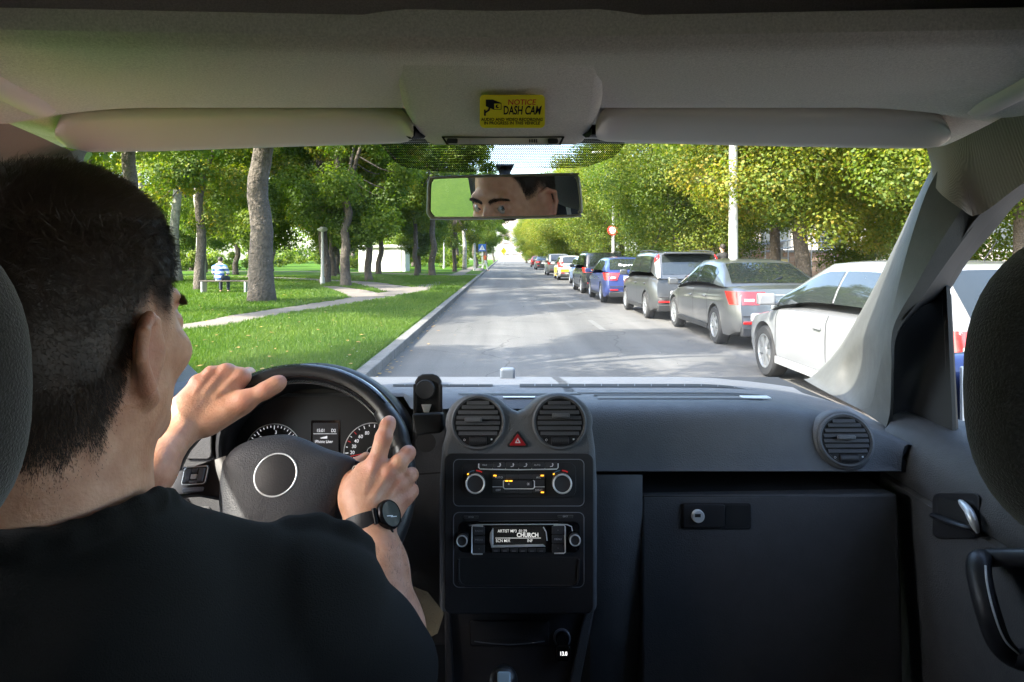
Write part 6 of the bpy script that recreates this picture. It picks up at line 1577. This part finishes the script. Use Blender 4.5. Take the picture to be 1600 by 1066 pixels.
# ================================================================ THE DRIVER
def skin_mat():
    m, nt, b = nodes_of('skin'); N = nt.nodes.new; L = nt.links.new
    tc = N('ShaderNodeTexCoord'); a = N('ShaderNodeTexNoise'); a.inputs['Scale'].default_value = 42; a.inputs['Detail'].default_value = 5; L(tc.outputs['Object'], a.inputs['Vector'])
    c = N('ShaderNodeTexNoise'); c.inputs['Scale'].default_value = 330; c.inputs['Detail'].default_value = 4; L(tc.outputs['Object'], c.inputs['Vector'])
    cr = N('ShaderNodeValToRGB'); L(a.outputs['Fac'], cr.inputs[0]); e = cr.color_ramp.elements
    e[0].position = .34; e[0].color = (.50, .245, .150, 1); e[1].position = .66; e[1].color = (.64, .355, .235, 1); sa = N('ShaderNodeAttribute'); sa.attribute_name = 'scalp'; ml = N('ShaderNodeMath'); ml.operation = 'MULTIPLY'; ml.inputs[1].default_value = .82; L(sa.outputs['Fac'], ml.inputs[0])
    sm = N('ShaderNodeMix'); sm.data_type = 'RGBA'; sm.inputs['B'].default_value = (.03, .02, .015, 1); L(ml.outputs[0], sm.inputs['Factor']); fa = N('ShaderNodeAttribute'); fa.attribute_name = 'flush_ear_glow'; fm_ = N('ShaderNodeMath'); fm_.operation = 'MULTIPLY'; fm_.inputs[1].default_value = .6; L(fa.outputs['Fac'], fm_.inputs[0]); fx_ = N('ShaderNodeMix'); fx_.data_type = 'RGBA'; fx_.inputs['B'].default_value = (.50, .185, .135, 1); L(fm_.outputs[0], fx_.inputs['Factor']); L(cr.outputs[0], fx_.inputs['A']); L(fx_.outputs['Result'], sm.inputs['A']); L(sm.outputs['Result'], b.inputs['Base Color'])
    b.inputs['Roughness'].default_value = .48; b.inputs['Subsurface Weight'].default_value = .22; b.inputs['Subsurface Radius'].default_value = (.011, .004, .002); b.inputs['Subsurface Scale'].default_value = 1.0
    bp = N('ShaderNodeBump'); bp.inputs['Strength'].default_value = .6; bp.inputs['Distance'].default_value = .0014; L(c.outputs['Fac'], bp.inputs['Height']); L(bp.outputs[0], b.inputs['Normal'])
    return m
M_skin = skin_mat()
M_hair = mat('brown_hair', (.024, .014, .010), .5, var=(40, .7, (.050, .028, .018)))
M_shirt = mat('black_tshirt', (.0120, .0115, .0110), .95, bump=(700, .9, .0010), spec=.2)
M_jeans = mat('pale_denim', (.30, .37, .47), .9, bump=(500, .6, .001), var=(60, .6, (.18, .23, .32)))
M_nail = mat('nail', (.58, .36, .29), .3)

drv = thing('person', 'driver in a black t shirt with short dark hair and both hands on the wheel', 'person', (-.40, .62, -.85))
YAW = R(8); HS = 1.06
HT = Matrix.Translation((-.402, .640, -.074)) @ Matrix.Rotation(-YAW, 4, 'Z') @ Matrix.Rotation(R(-2), 4, 'Y') @ Matrix.Scale(HS, 4)
HR = HT.to_3x3().normalized()
h = lambda x, y, z: HT @ Vector((x, y, z))
def hel(c, r, k=.02): return el(h(*c), tuple(HS * q for q in r), k, HR)
def hrc(a, b, ra, rb, k=.012): return rc(h(*a), h(*b), ra * HS, rb * HS, k)
EY = .0815
head = [hel((0, -.015, .050), (.077, .099, .086), .02), hel((0, -.028, -.01), (.072, .080, .085), .03), hel((0, .030, -.020), (.066, .068, .086), .03),
        hrc((-.047, .005, -.058), (-.016, .066, -.092), .026, .020, .03), hrc((.047, .005, -.058), (.016, .066, -.092), .026, .020, .03), hrc((-.014, .072, -.090), (.014, .072, -.090), .017, .017, .02),
        hrc((-.034, .084, .026), (.034, .084, .026), .0125, .0125, .014), hrc((0, .088, .010), (0, .114, -.030), .0085, .0125, .012), hel((-.0125, .104, -.036), (.0085, .010, .008), .008), hel((.0125, .104, -.036), (.0085, .010, .008), .008),
        hel((-.048, .058, -.024), (.022, .024, .02), .02), hel((.048, .058, -.024), (.022, .024, .02), .02), hrc((-.02, .091, -.055), (.02, .091, -.055), .0075, .0075, .012), hrc((-.016, .090, -.064), (.016, .090, -.064), .008, .008, .01)]
for s in (-1, 1):
    head += [('cut', h(s * .0325, .100, .001), Vector((.0165, .015, .0125)) * HS, .012), hrc((s * .025, EY, .0025), (s * .040, EY - .004, .0025), .0128, .0125, .006), ('cut', h(s * .0325, .096, .0025), Vector((.0118, .013, .0044)), .0025)]
    q = [(.070, .010, .002), (.078, .004, .022), (.085, -.012, .027), (.092, -.030, .016), (.091, -.032, -.006), (.087, -.020, -.030), (.079, -.006, -.042)]
    q = [(s * x, y - .004, z - .012) for x, y, z in q]
    for i in range(len(q) - 1): head.append(hrc(q[i], q[i + 1], .0050, .0048 if i < 4 else .0070, .003))
    head += [hel((s * .082, -.016, -.014), (.0042, .018, .030), .005), hel((s * .075, -.002, -.014), (.010, .012, .022), .008)]
head += [rc((-.392, .605, -.33), h(.002, -.016, -.06), .080, .070, .03), rc((-.392, .590, -.25), h(0, -.045, -.04), .060, .062, .03)]

# arms and hands ------------------------------------------------------------
WR = P(580, 812, .915); EL = P(616, 1085, .80)
rarm = [rc((-.185, .68, -.36), EL, .058, .046, .02), rc(EL, P(606, 985, .835), .044, .042, .02), rc(P(606, 985, .835), P(592, 890, .875), .041, .034, .02), rc(P(592, 890, .875), WR, .034, .0275, .02),
        rc(WR + Vector((-.008, 0, 0)), P(570, 770, .93), .026, .026, .02)]
def finger(pts, rad, k=.0045): return [rc(pts[i], pts[i + 1], rad[i], rad[i + 1], k) for i in range(len(pts) - 1)]
I0, M0, R0, K0 = P(588, 724, .944), P(609, 739, .940), P(625, 757, .942), P(634, 776, .946)
for m_, w_, r_ in ((I0, P(563, 790, .922), .0125), (M0, P(574, 798, .918), .0125), (R0, P(585, 806, .920), .0118), (K0, P(596, 812, .924), .0105)):
    rarm += [rc(w_, m_, .021, r_, .014), el(m_ + Vector((0, -.005, .002)), (r_ * .90, r_ * .88, r_ * .92), .006)]
rarm += [rc(P(556, 775, .930), P(570, 740, .948), .022, .016, .015), rc(P(600, 790, .935), P(622, 772, .955), .02, .014, .015)]
rarm += finger([I0, P(599.5, 684, .950), P(605.5, 665.5, .964), P(608, 660, .970)], [.0128, .0116, .0104, .0096])
rarm += finger([M0, P(624, 723, .944), P(636.5, 709.5, .957), P(639, 707, .961)], [.0128, .0116, .0104, .0098])
rarm += finger([R0, P(637, 746, .948), P(642.5, 742, .972), P(638, 741, .996)], [.0122, .0110, .0098, .0090])
rarm += finger([K0, P(642, 768, .952), P(643, 766, .974), P(636, 763, .992)], [.0112, .0102, .0092, .0082])
rarm += finger([P(552, 782, .926), P(543, 752, .952), P(556, 730, .985), P(572, 716, 1.0)], [.0165, .0135, .0115, .009], .008)      # thumb, behind the spoke
LW_ = P(281, 664, .985); LE = Vector((-.635, .78, -.44))
larm = [rc((-.615, .68, -.36), LE, .058, .046, .02), rc(LE, P(225, 735, .90), .043, .037, .02), rc(P(225, 735, .90), LW_, .036, .0275, .02), rc(LW_, P(300, 646, .995), .027, .024, .02)]
i0, m0, r0, k0 = P(378, 590, 1.032), P(355, 583, 1.028), P(331, 587, 1.020), P(310, 600, 1.008)
for m_, w_, r_ in ((i0, P(318, 650, 1.0), .0128), (m0, P(306, 644, .996), .0125), (r0, P(297, 640, .992), .0118), (k0, P(290, 640, .99), .0108)):
    larm += [rc(w_, m_, .021, r_, .014), el(m_ + Vector((0, -.005, .004)), (r_ * .92, r_ * .92, r_ * .92), .006)]
larm += finger([i0, P(388, 585, 1.070), P(391, 598, 1.090), P(386, 612, 1.082)], [.0122, .0105, .0095, .0085])
larm += finger([m0, P(362, 584, 1.073), P(363, 602, 1.090), P(360, 618, 1.078)], [.0120, .0106, .0095, .0085])
larm += finger([r0, P(339, 590, 1.066), P(340, 610, 1.080), P(340, 626, 1.068)], [.0113, .0098, .0090, .0082])
larm += finger([k0, P(319, 602, 1.052), P(320, 620, 1.064), P(322, 634, 1.054)], [.0102, .0092, .0085, .0075])
larm += [rc(P(322, 660, .995), P(372, 634, 1.008), .020, .0165, .014)]
larm += finger([P(330, 655, .995), P(382, 627, 1.006), P(415, 610, 1.014), P(432, 600.5, 1.022), P(438, 597, 1.026)], [.019, .0145, .0112, .0108, .0088], .010)
for m_, w_ in ((I0, P(566, 788, .915)), (M0, P(575, 796, .911)), (R0, P(585, 803, .913)), (K0, P(594, 808, .917))):     # tendons
    a_ = w_.lerp(m_, .35) + Vector((0, -.0165, .004)); b_ = m_ + Vector((0, -.0125, .003)); rarm.append(rc(a_, b_, .0030, .0036, .006))
for m_, w_ in ((i0, P(322, 648, .995)), (m0, P(310, 642, .99)), (r0, P(300, 638, .987))):
    a_ = w_.lerp(m_, .35) + Vector((0, -.013, .009)); b_ = m_ + Vector((0, -.010, .007)); larm.append(rc(a_, b_, .0030, .0036, .006))
torso = [rc((-.40, .63, -.50), (-.392, .615, -.34), .10, .07, .05), rc((-.60, .68, -.37), (-.20, .68, -.37), .055, .055, .04), rc((-.40, .62, -.92), (-.40, .62, -.50), .13, .12, .05)]
parts_ = [sdf_mesh(head, .0019), sdf_mesh(rarm, .0018), sdf_mesh(larm, .0020), sdf_mesh(torso, .006)]
V = np.concatenate([p[0] for p in parts_]); o_ = np.cumsum([0] + [len(p[0]) for p in parts_[:-1]])
Q = np.concatenate([p[1] + k for p, k in zip(parts_, o_)])
body = bpy.data.objects.new('body', np_mesh('body', V, Q, M_skin)); link(body, drv)
_hi = np.array(HT.inverted()); _l = V @ _hi[:3, :3].T + _hi[:3, 3]
_lim = np.interp(_l[:, 1], [-.13, -.085, -.055, -.040, -.022, .0, .022, .040, .050, .062], [-.088, -.087, -.078, -.046, .000, .026, .014, .018, .050, .080])
_sc = np.clip((_l[:, 2] - _lim + .014) / .034, 0, 1); _sc = _sc * _sc * (3 - 2 * _sc) * (_l[:, 1] < .062) * (np.abs(_l[:, 0]) < .0785) * (_l[:, 2] > -.2)
_kn = [(p_ + Vector((0, -.012, .003)), .011) for p_ in (I0, M0, R0, K0, i0, m0, r0, k0)] + [(P(600, 682, .94), .009), (P(607, 660, .96), .008), (P(638, 708, .95), .009), (P(641, 743, .95), .009), (P(642, 767, .95), .008), (P(415, 608, 1.005), .010), (P(436, 598, 1.02), .009), (P(384, 626, .995), .010)] + [(h(.088, -.02, z_), .014) for z_ in (.008, -.012, -.035)]  # knuckle redness; the ear points paint sunlight shining through the ear as red
_fl = np.zeros(len(V))
for c_, s_ in _kn: _fl = np.maximum(_fl, np.exp(-((V - np.array(c_)) ** 2).sum(1) / (2 * s_ * s_)))
_af = body.data.attributes.new('flush_ear_glow', 'FLOAT', 'POINT'); _af.data.foreach_set('value', _fl.astype(np.float32))
_at = body.data.attributes.new('scalp', 'FLOAT', 'POINT'); _at.data.foreach_set('value', _sc.astype(np.float32))
md = body.modifiers.new('smooth', 'SMOOTH'); md.factor = .5; md.iterations = 3

# eyes, brows, nails
gaze = P(765, 328, 1.05)
M_scl = mat('eye_white', (.42, .38, .35), .15, coat=.5); M_iris = mat('iris_grey', (.045, .05, .05), .1, coat=1); M_pup = mat('pupil', (.004, .004, .004), .08, coat=1)
for s in (-1, 1):
    c = h(s * .0325, EY, .0025); f = axis_frame(c, gaze - c); r = .0124 * HS
    prof = [(r * math.sin(a), r * math.cos(a)) for a in np.linspace(math.pi, 0, 22)]
    mb = MB(); n = 24
    for i in range(21):
        mm = 0 if prof[i][0] > .0074 or prof[i][1] < 0 else (1 if prof[i][0] > .0030 else 2)
        mb.lathe([prof[i], prof[i + 1]], f, n, m=mm, cap=False)
    mb.obj('eye', [M_scl, M_iris, M_pup], drv, angle=180, recalc=False)
    def brow():
        r_ = random.Random(5 + s); mb = MB(); cl = catmull([h(s * .009, .0975, .0190), h(s * .026, .0985, .0245), h(s * .040, .0925, .0255), h(s * .050, .0815, .0215)], 40)
        out = HR @ Vector((0, 1, 0)); up = HR @ Vector((0, 0, 1)); sd = HR @ Vector((s, -.3, 0))
        for i in range(700):
            k = r_.uniform(0, 1); p = cl[int(k * 39)] + up * r_.gauss(0, .0026 * (1 - .5 * k)) + out * r_.uniform(-.002, .0022)
            d = (sd + up * (.6 - .9 * k) + out * .25).normalized() * r_.uniform(.006, .010); w = up.cross(d).normalized() * .0002 + up * .00035
            mb.add([p - w, p + w, p + d], [(0, 1, 2)])
        return mb.obj('eyebrow', M_hair, drv, smooth=False, recalc=False)
    brow()
def nail(tip, prev, toward, r):
    d = (tip - prev).normalized(); nrm = (toward - d * toward.dot(d)).normalized(); sd = d.cross(nrm)
    rows = []
    for i in range(7):
        u = -1 + 2 * i / 6; rows.append([tip + d * (r * .78 * (v * .9 - .1)) + sd * (r * .62 * u * (1 - .18 * max(0, v) ** 3)) + nrm * (r * (.99 - .22 * u * u - .10 * max(0, v) ** 2)) for v in np.linspace(-1, 1, 7)])
    MB().grid(rows).obj('fingernail', M_nail, drv, angle=180, recalc=False)
nail(P(607.5, 660, .972), P(599.5, 684, .954), Vector((.2, -1, .35)), .0088)
nail(P(638, 708, .960), P(624, 723, .944), Vector((.1, -1, .45)), .0090)
nail(P(434, 599.5, 1.0235), P(415, 610, 1.014), Vector((.1, -1, .5)), .0098)

# hair ------------------------------------------------------------------------
HI = HT.inverted(); hi = np.array(HI)
def hairline(X, Y, Z):
    x = hi[0, 0] * X + hi[0, 1] * Y + hi[0, 2] * Z + hi[0, 3]; y = hi[1, 0] * X + hi[1, 1] * Y + hi[1, 2] * Z + hi[1, 3]; z = hi[2, 0] * X + hi[2, 1] * Y + hi[2, 2] * Z + hi[2, 3]
    lim = np.interp(y, [-.13, -.085, -.055, -.040, -.022, .0, .022, .040, .050, .062, .078, .10], [-.088, -.087, -.078, -.046, .000, .026, .014, .018, .050, .080, .095, .098])
    lim = lim + .004 * np.sin(x * 190 + 3 * np.sin(y * 120)) * (y < .0) + .003 * np.sin(x * 420 + 1) + .010 * np.sin(x * 60) * (y > .05) + np.maximum(0, np.abs(x) - .045) * (y > .05) * (-.2)
    return (lim - z) * .9
cap = [hel((0, -.013, .054), (.0830, .105, .0960), .01), hel((0, -.030, -.004), (.0765, .0855, .086), .02), hrc((0, -.046, -.03), (0, -.052, -.125), .0640, .0610, .02)]
def taper(X, Y, Z): return np.clip(1 + hairline(X, Y, Z) / .036, 0, 1) ** 1.3 * .0125
Vh, Qh = sdf_mesh(cap + [fn(hairline, .004)], .003, taper)
me_cap = np_mesh('hair', Vh, Qh, M_hair)
hair = bpy.data.objects.new('hair', me_cap); link(hair, drv)
hair.modifiers.new('smooth', 'SMOOTH').iterations = 2
nn = np.zeros((len(me_cap.vertices), 3)); me_cap.vertices.foreach_get('normal', nn.ravel()) if False else None
nv = np.array([v.normal[:] for v in me_cap.vertices]); vv = Vh[:len(nv)]
loc = vv @ hi[:3, :3].T + hi[:3, 3]
okv = np.hypot(loc[:, 0] / .083, (loc[:, 1] + .013) / .105) ** 2 + ((loc[:, 2] - .054) / .096) ** 2 > .72
idx = np.where(okv)[0]; r_ = np.random.RandomState(2); pick = r_.choice(idx, 64000)
p = vv[pick] + r_.normal(0, .0013, (len(pick), 3)); nrm = nv[pick]; l = loc[pick]
low = np.clip((l[:, 2] + .01) / .07, .18, 1)                       # shorter towards nape and temples
A3 = np.array(HR); flow = np.stack([l[:, 0] * 2.2, -(l[:, 1] + .03) * 5 - .1, np.full(len(l), -.35)], 1) + r_.normal(0, .35, (len(l), 3))
top_ = l[:, 2] > .10; flow[top_] = np.stack([r_.normal(0, .4, top_.sum()), .9 + r_.normal(0, .3, top_.sum()), r_.normal(.1, .2, top_.sum())], 1)
flow = flow @ A3.T; flow -= nrm * (flow * nrm).sum(1)[:, None] * .95; flow /= np.linalg.norm(flow, axis=1)[:, None] + 1e-6
d = flow * .85 + nrm * r_.uniform(.12, .50, len(p))[:, None]; d *= (r_.uniform(.008, .020, len(p)) * low)[:, None]
sd = np.cross(d, nrm); sd /= np.linalg.norm(sd, axis=1)[:, None] + 1e-9; w = .00032
Vs = np.stack([p - sd * w, p + sd * w, p + d * .6 + sd * w * .7, p + d], 1).reshape(-1, 3)
so_ = bpy.data.objects.new('hair_strands', np_mesh('hair_strands', Vs, np.arange(len(p) * 4).reshape(-1, 4), M_hair, smooth=False)); link(so_, hair)
so_['kind'] = 'stuff'
# short stubble fading below the hairline
Vs_ = parts_[0][0]; lo_ = Vs_ @ hi[:3, :3].T + hi[:3, 3]
lim_ = -hairline(Vs_[:, 0], Vs_[:, 1], Vs_[:, 2]) / .9
sel = np.where((lim_ > -.022) & (lim_ < .060) & (lo_[:, 1] < .045) & (np.abs(lo_[:, 0]) < .0765) & (lo_[:, 2] > -.16))[0]
# hairline() is positive below the line, so lim_ runs from 0 at the line to negative below it
wt_ = np.minimum(1.0, np.exp((lim_[sel] - .004) / .008)); pk = r_.choice(sel, 34000, p=wt_ / wt_.sum())
cen = np.array(h(0, -.02, .0)); p = Vs_[pk] + r_.normal(0, .001, (len(pk), 3)); nr = p - cen; nr[:, 2] *= .25; nr /= np.linalg.norm(nr, axis=1)[:, None]
d = nr * .55 + np.array([0, 0, -.8]) + r_.normal(0, .25, p.shape); d /= np.linalg.norm(d, axis=1)[:, None]; d *= (r_.uniform(.0035, .007, len(p)) * np.clip(.75 + lim_[pk] * 30, .32, 1.5))[:, None]
sd = np.cross(d, nr); sd /= np.linalg.norm(sd, axis=1)[:, None] + 1e-9; w = .00022
Vt = np.stack([p - sd * w, p + sd * w, p + d], 1).reshape(-1, 3)
stb = bpy.data.objects.new('hair_stubble', np_mesh('hair_stubble', Vt, np.arange(len(p) * 3).reshape(-1, 3), M_hair, smooth=False)); link(stb, hair); stb['kind'] = 'stuff'

# fine hairs of the forearms
def arm_hair(Va, keep, n, seed, ax):
    r = np.random.RandomState(seed); ix = np.where(keep)[0]; pk = r.choice(ix, n); p = Va[pk]; c = np.array(ax[0]); dr_ = np.array((ax[1] - ax[0]).normalized())
    t = (p - c) @ dr_; nr = p - c - t[:, None] * dr_; nr /= np.linalg.norm(nr, axis=1)[:, None]
    d = nr * .35 + dr_ * .8 + r.normal(0, .3, p.shape); d /= np.linalg.norm(d, axis=1)[:, None]; d *= r.uniform(.004, .009, n)[:, None]
    sd = np.cross(d, nr); sd /= np.linalg.norm(sd, axis=1)[:, None]; w = .00013
    Vt = np.stack([p - sd * w, p + sd * w, p + d], 1).reshape(-1, 3)
    o = bpy.data.objects.new('arm_hair', np_mesh('arm_hair', Vt, np.arange(n * 3).reshape(-1, 3), mat('arm_hair_brown', (.06, .035, .022), .5), smooth=False)); link(o, drv); o['kind'] = 'stuff'
Vr, Vl = parts_[1][0], parts_[2][0]
arm_hair(Vr, (Vr[:, 2] < WR.z - .012) & (Vr[:, 2] > EL.z - .02), 2600, 3, (EL, WR))
arm_hair(Vl, (Vl[:, 0] < LW_.x - .008) & (Vl[:, 2] > LE.z), 1800, 4, (LE, LW_))

# t-shirt, trousers -----------------------------------------------------------
sh = [rc((-.40, .60, -1.0), (-.40, .61, -.55), .150, .165, .06), rc((-.47, .60, -.46), (-.33, .60, -.46), .125, .125, .06), rc((-.52, .635, -.40), (-.28, .635, -.40), .098, .098, .05),
      rc((-.385, .605, -.272), (-.195, .688, -.350), .066, .064, .035), rc((-.40, .605, -.272), (-.605, .688, -.350), .066, .064, .035), el((-.392, .602, -.268), (.108, .100, .060), .02), rc((-.46, .585, -.32), (-.32, .585, -.32), .092, .092, .03),
      rc((-.188, .685, -.365), Vector((-.188, .685, -.365)).lerp(EL, .74), .076, .072, .03), rc((-.612, .68, -.365), Vector((-.612, .68, -.365)).lerp(LE, .70), .076, .072, .03),
      rc((-.27, .655, -.292), (-.235, .672, -.296), .020, .020, .012), rc((-.215, .70, -.283), (-.19, .715, -.286), .016, .016, .012), rc((-.165, .72, -.292), (-.15, .73, -.31), .016, .014, .014),
      ('cut', EL, Vector((.072, .072, .072)), .012), ('cut', LE, Vector((.075, .075, .075)), .012)]
for i in range(20):                                               # collar rib
    a0, a1 = i * math.pi / 10, (i + 1) * math.pi / 10
    g = lambda a: Vector((-.392 + .088 * math.cos(a), .604 + .082 * math.sin(a), -.217 - .030 * (math.sin(a) > 0) * math.sin(a) + .004 * math.cos(2 * a)))
    sh.append(rc(g(a0), g(a1), .0075, .0075, .012))
def folds(X, Y, Z):
    return .0028 * np.sin(42 * X + 2.2 * np.sin(19 * Z + 4 * Y) + 9 * Y) * np.sin(27 * Z + 14 * X + 1.3) + .0010 * np.sin(95 * X + 60 * Z + 3 * np.sin(30 * X))
sdf_obj('tshirt', sh, .0042, M_shirt, drv, folds, 3)
for c_, q in (('right', [Vector((-.188, .685, -.365)), EL]),):
    ax = (q[1] - q[0]).normalized(); e_ = q[0].lerp(q[1], .735); f_ = axis_frame(e_, ax)
tr_ = []
for s in (-1, 1): tr_ += [rc((-.40 + s * .09, .68, -.80), (-.40 + s * .19, 1.02, -.645), .095, .072, .03), rc((-.40 + s * .19, 1.02, -.645), (-.40 + s * .17, 1.30, -.98), .070, .052, .03)]
sdf_obj('jeans', tr_, .006, M_jeans, drv)
for s in (-1, 1): sdf_obj('shoe', [rc((-.40 + s * .17, 1.28, -1.05), (-.40 + s * .17, 1.42, -1.03), .045, .038, .02)], .006, M_rubber, drv)

# wrist watch -----------------------------------------------------------------
wx = (P(588, 860, .89) - P(572, 770, .925)).normalized(); wc_ = P(578, 818, .913)
wn_ = Vector((.80, -.46, .36)); wn_ = (wn_ - wx * wn_.dot(wx)).normalized(); ws_ = wx.cross(wn_)
wt = thing('wristwatch', 'round black wristwatch on a leather strap at the driver\'s right wrist', 'watch', wc_)
rows = []
for i in range(49):
    a = 2 * math.pi * i / 48; rr_ = Vector((0, 0, 0)) + ws_ * math.cos(a) * .0335 + wn_ * math.sin(a) * .0305
    rows.append([wc_ + rr_ * k + wx * x for k, x in ((.95, -.0095), (1.05, -.0095), (1.08, -.006), (1.08, .006), (1.05, .0095), (.95, .0095))])
MB().grid(rows, cv=True).obj('strap', mat('strap_leather', (.014, .013, .015), .5, bump=(600, .6, .0008)), wt, angle=50)
fw = frame(wc_ + wn_ * .0325, ws_, wx, wn_)
if ws_.cross(wx).dot(wn_) < 0: fw = frame(wc_ + wn_ * .0325, -ws_, wx, wn_)
M_case = mat('watch_case', (.012, .012, .014), .25, .6)
MB().lathe([(.0150, -.004), (.0188, -.002), (.0196, .003), (.0190, .0065), (.0172, .0085), (.0165, .0078), (0, .0076)], fw, 44, cap=False).obj('case', M_case, wt)
for sy in (-1, 1):
    MB().tube([fw @ Vector((-.009, sy * 0 + .0, 0)) for _ in (0, 1)] if False else [fw @ Vector((sy * .0215, -.010, -.001)), fw @ Vector((sy * .0215, .010, -.001))], .0032, 10).obj('lug_bar', M_case, wt)
MB().tube([fw @ Vector((0, .019, .002)), fw @ Vector((0, .023, .002))], .0028, 12).obj('crown', M_case, wt)
MB().lathe([(.0163, .0079), (0, .0081)], fw, 40, cap=False).obj('dial', mat('watch_glass', (.10, .11, .10), .04, .35, spec=1.0, coat=1.0), wt)
for a in (0.6, 2.2):
    MB().box((math.cos(a) * .005, math.sin(a) * .005, .0083), (.011, .0009, .0003), fw @ Matrix.Rotation(0, 4, 'Z')).obj('hand', M_silver, wt, smooth=False)

# ================================================================ rear-view mirror, turned so that it really shows the driver's eyes
MC = P(789, 308, 1.05); EYES = h(.0, .088, .006); q_ = P(763, 325, 1.05); nrm_ = Vector((0, -1, 0))
for _ in range(12):
    pl = Plane(MC, nrm_); q_ = pl.pt(765, 324); nrm_ = ((-q_).normalized() + (EYES - q_).normalized()).normalized()
PM = Plane(MC, nrm_)
ho = [(667, 333), (668, 290), (671, 281), (680, 276.5), (760, 273.5), (893, 271), (901, 274), (906, 283), (910, 325), (907, 334), (899, 339), (800, 342), (684, 343), (673, 341)]
def smooth_poly(p, n=70):
    c = catmull([Vector((x, y, 0)) for x, y in p] + [Vector((*p[0], 0))], n + 1)[:-1]; return [(v.x, v.y) for v in c]
cx_, cy_ = 788, 307
ring = lambda k, off: [PM.pt(cx_ + (x - cx_) * (1 - (1 - k) * .32), cy_ + (y - cy_) * k, off) for x, y in smooth_poly(ho)]
rows = [ring(.80, -.026), ring(.95, -.022), ring(1.02, -.010), ring(1.0, .001), ring(.965, .0035), ring(.90, .003), ring(.885, .0005)]
mbm = MB().grid(rows, cv=True); nb = len(rows[0]); mbm.f.append(tuple(range(nb))); mbm.mi.append(0)
mir_ = mbm.obj('rear_view_mirror', mat('mirror_housing', (.15, .14, .125), .5, bump=(500, .3, .0006)), van, angle=60)
mg = [PM.pt(cx_ + (x - cx_) * (1 - .115 * .32), cy_ + (y - cy_) * .885, .0006) for x, y in smooth_poly(ho)]
MB().add(mg, [tuple(range(len(mg)))]).obj('mirror_glass', mat('mirror_silver', (.47, .48, .47), 0.0, 1.0), mir_, smooth=False, recalc=False)
slab_obj(PM, [(783, 341), (806, 340), (803, 345.5), (787, 346)], -.012, -.002, 'dip_lever', M_rubber, mir_, bevel=.002)
MB().tube([PM.pt(789, 300, -.02), on_ws(789, 262, .012), on_ws(789, 255, .004)], [.011, .010, .016], 14).obj('mirror_stem', M_rubber, mir_)
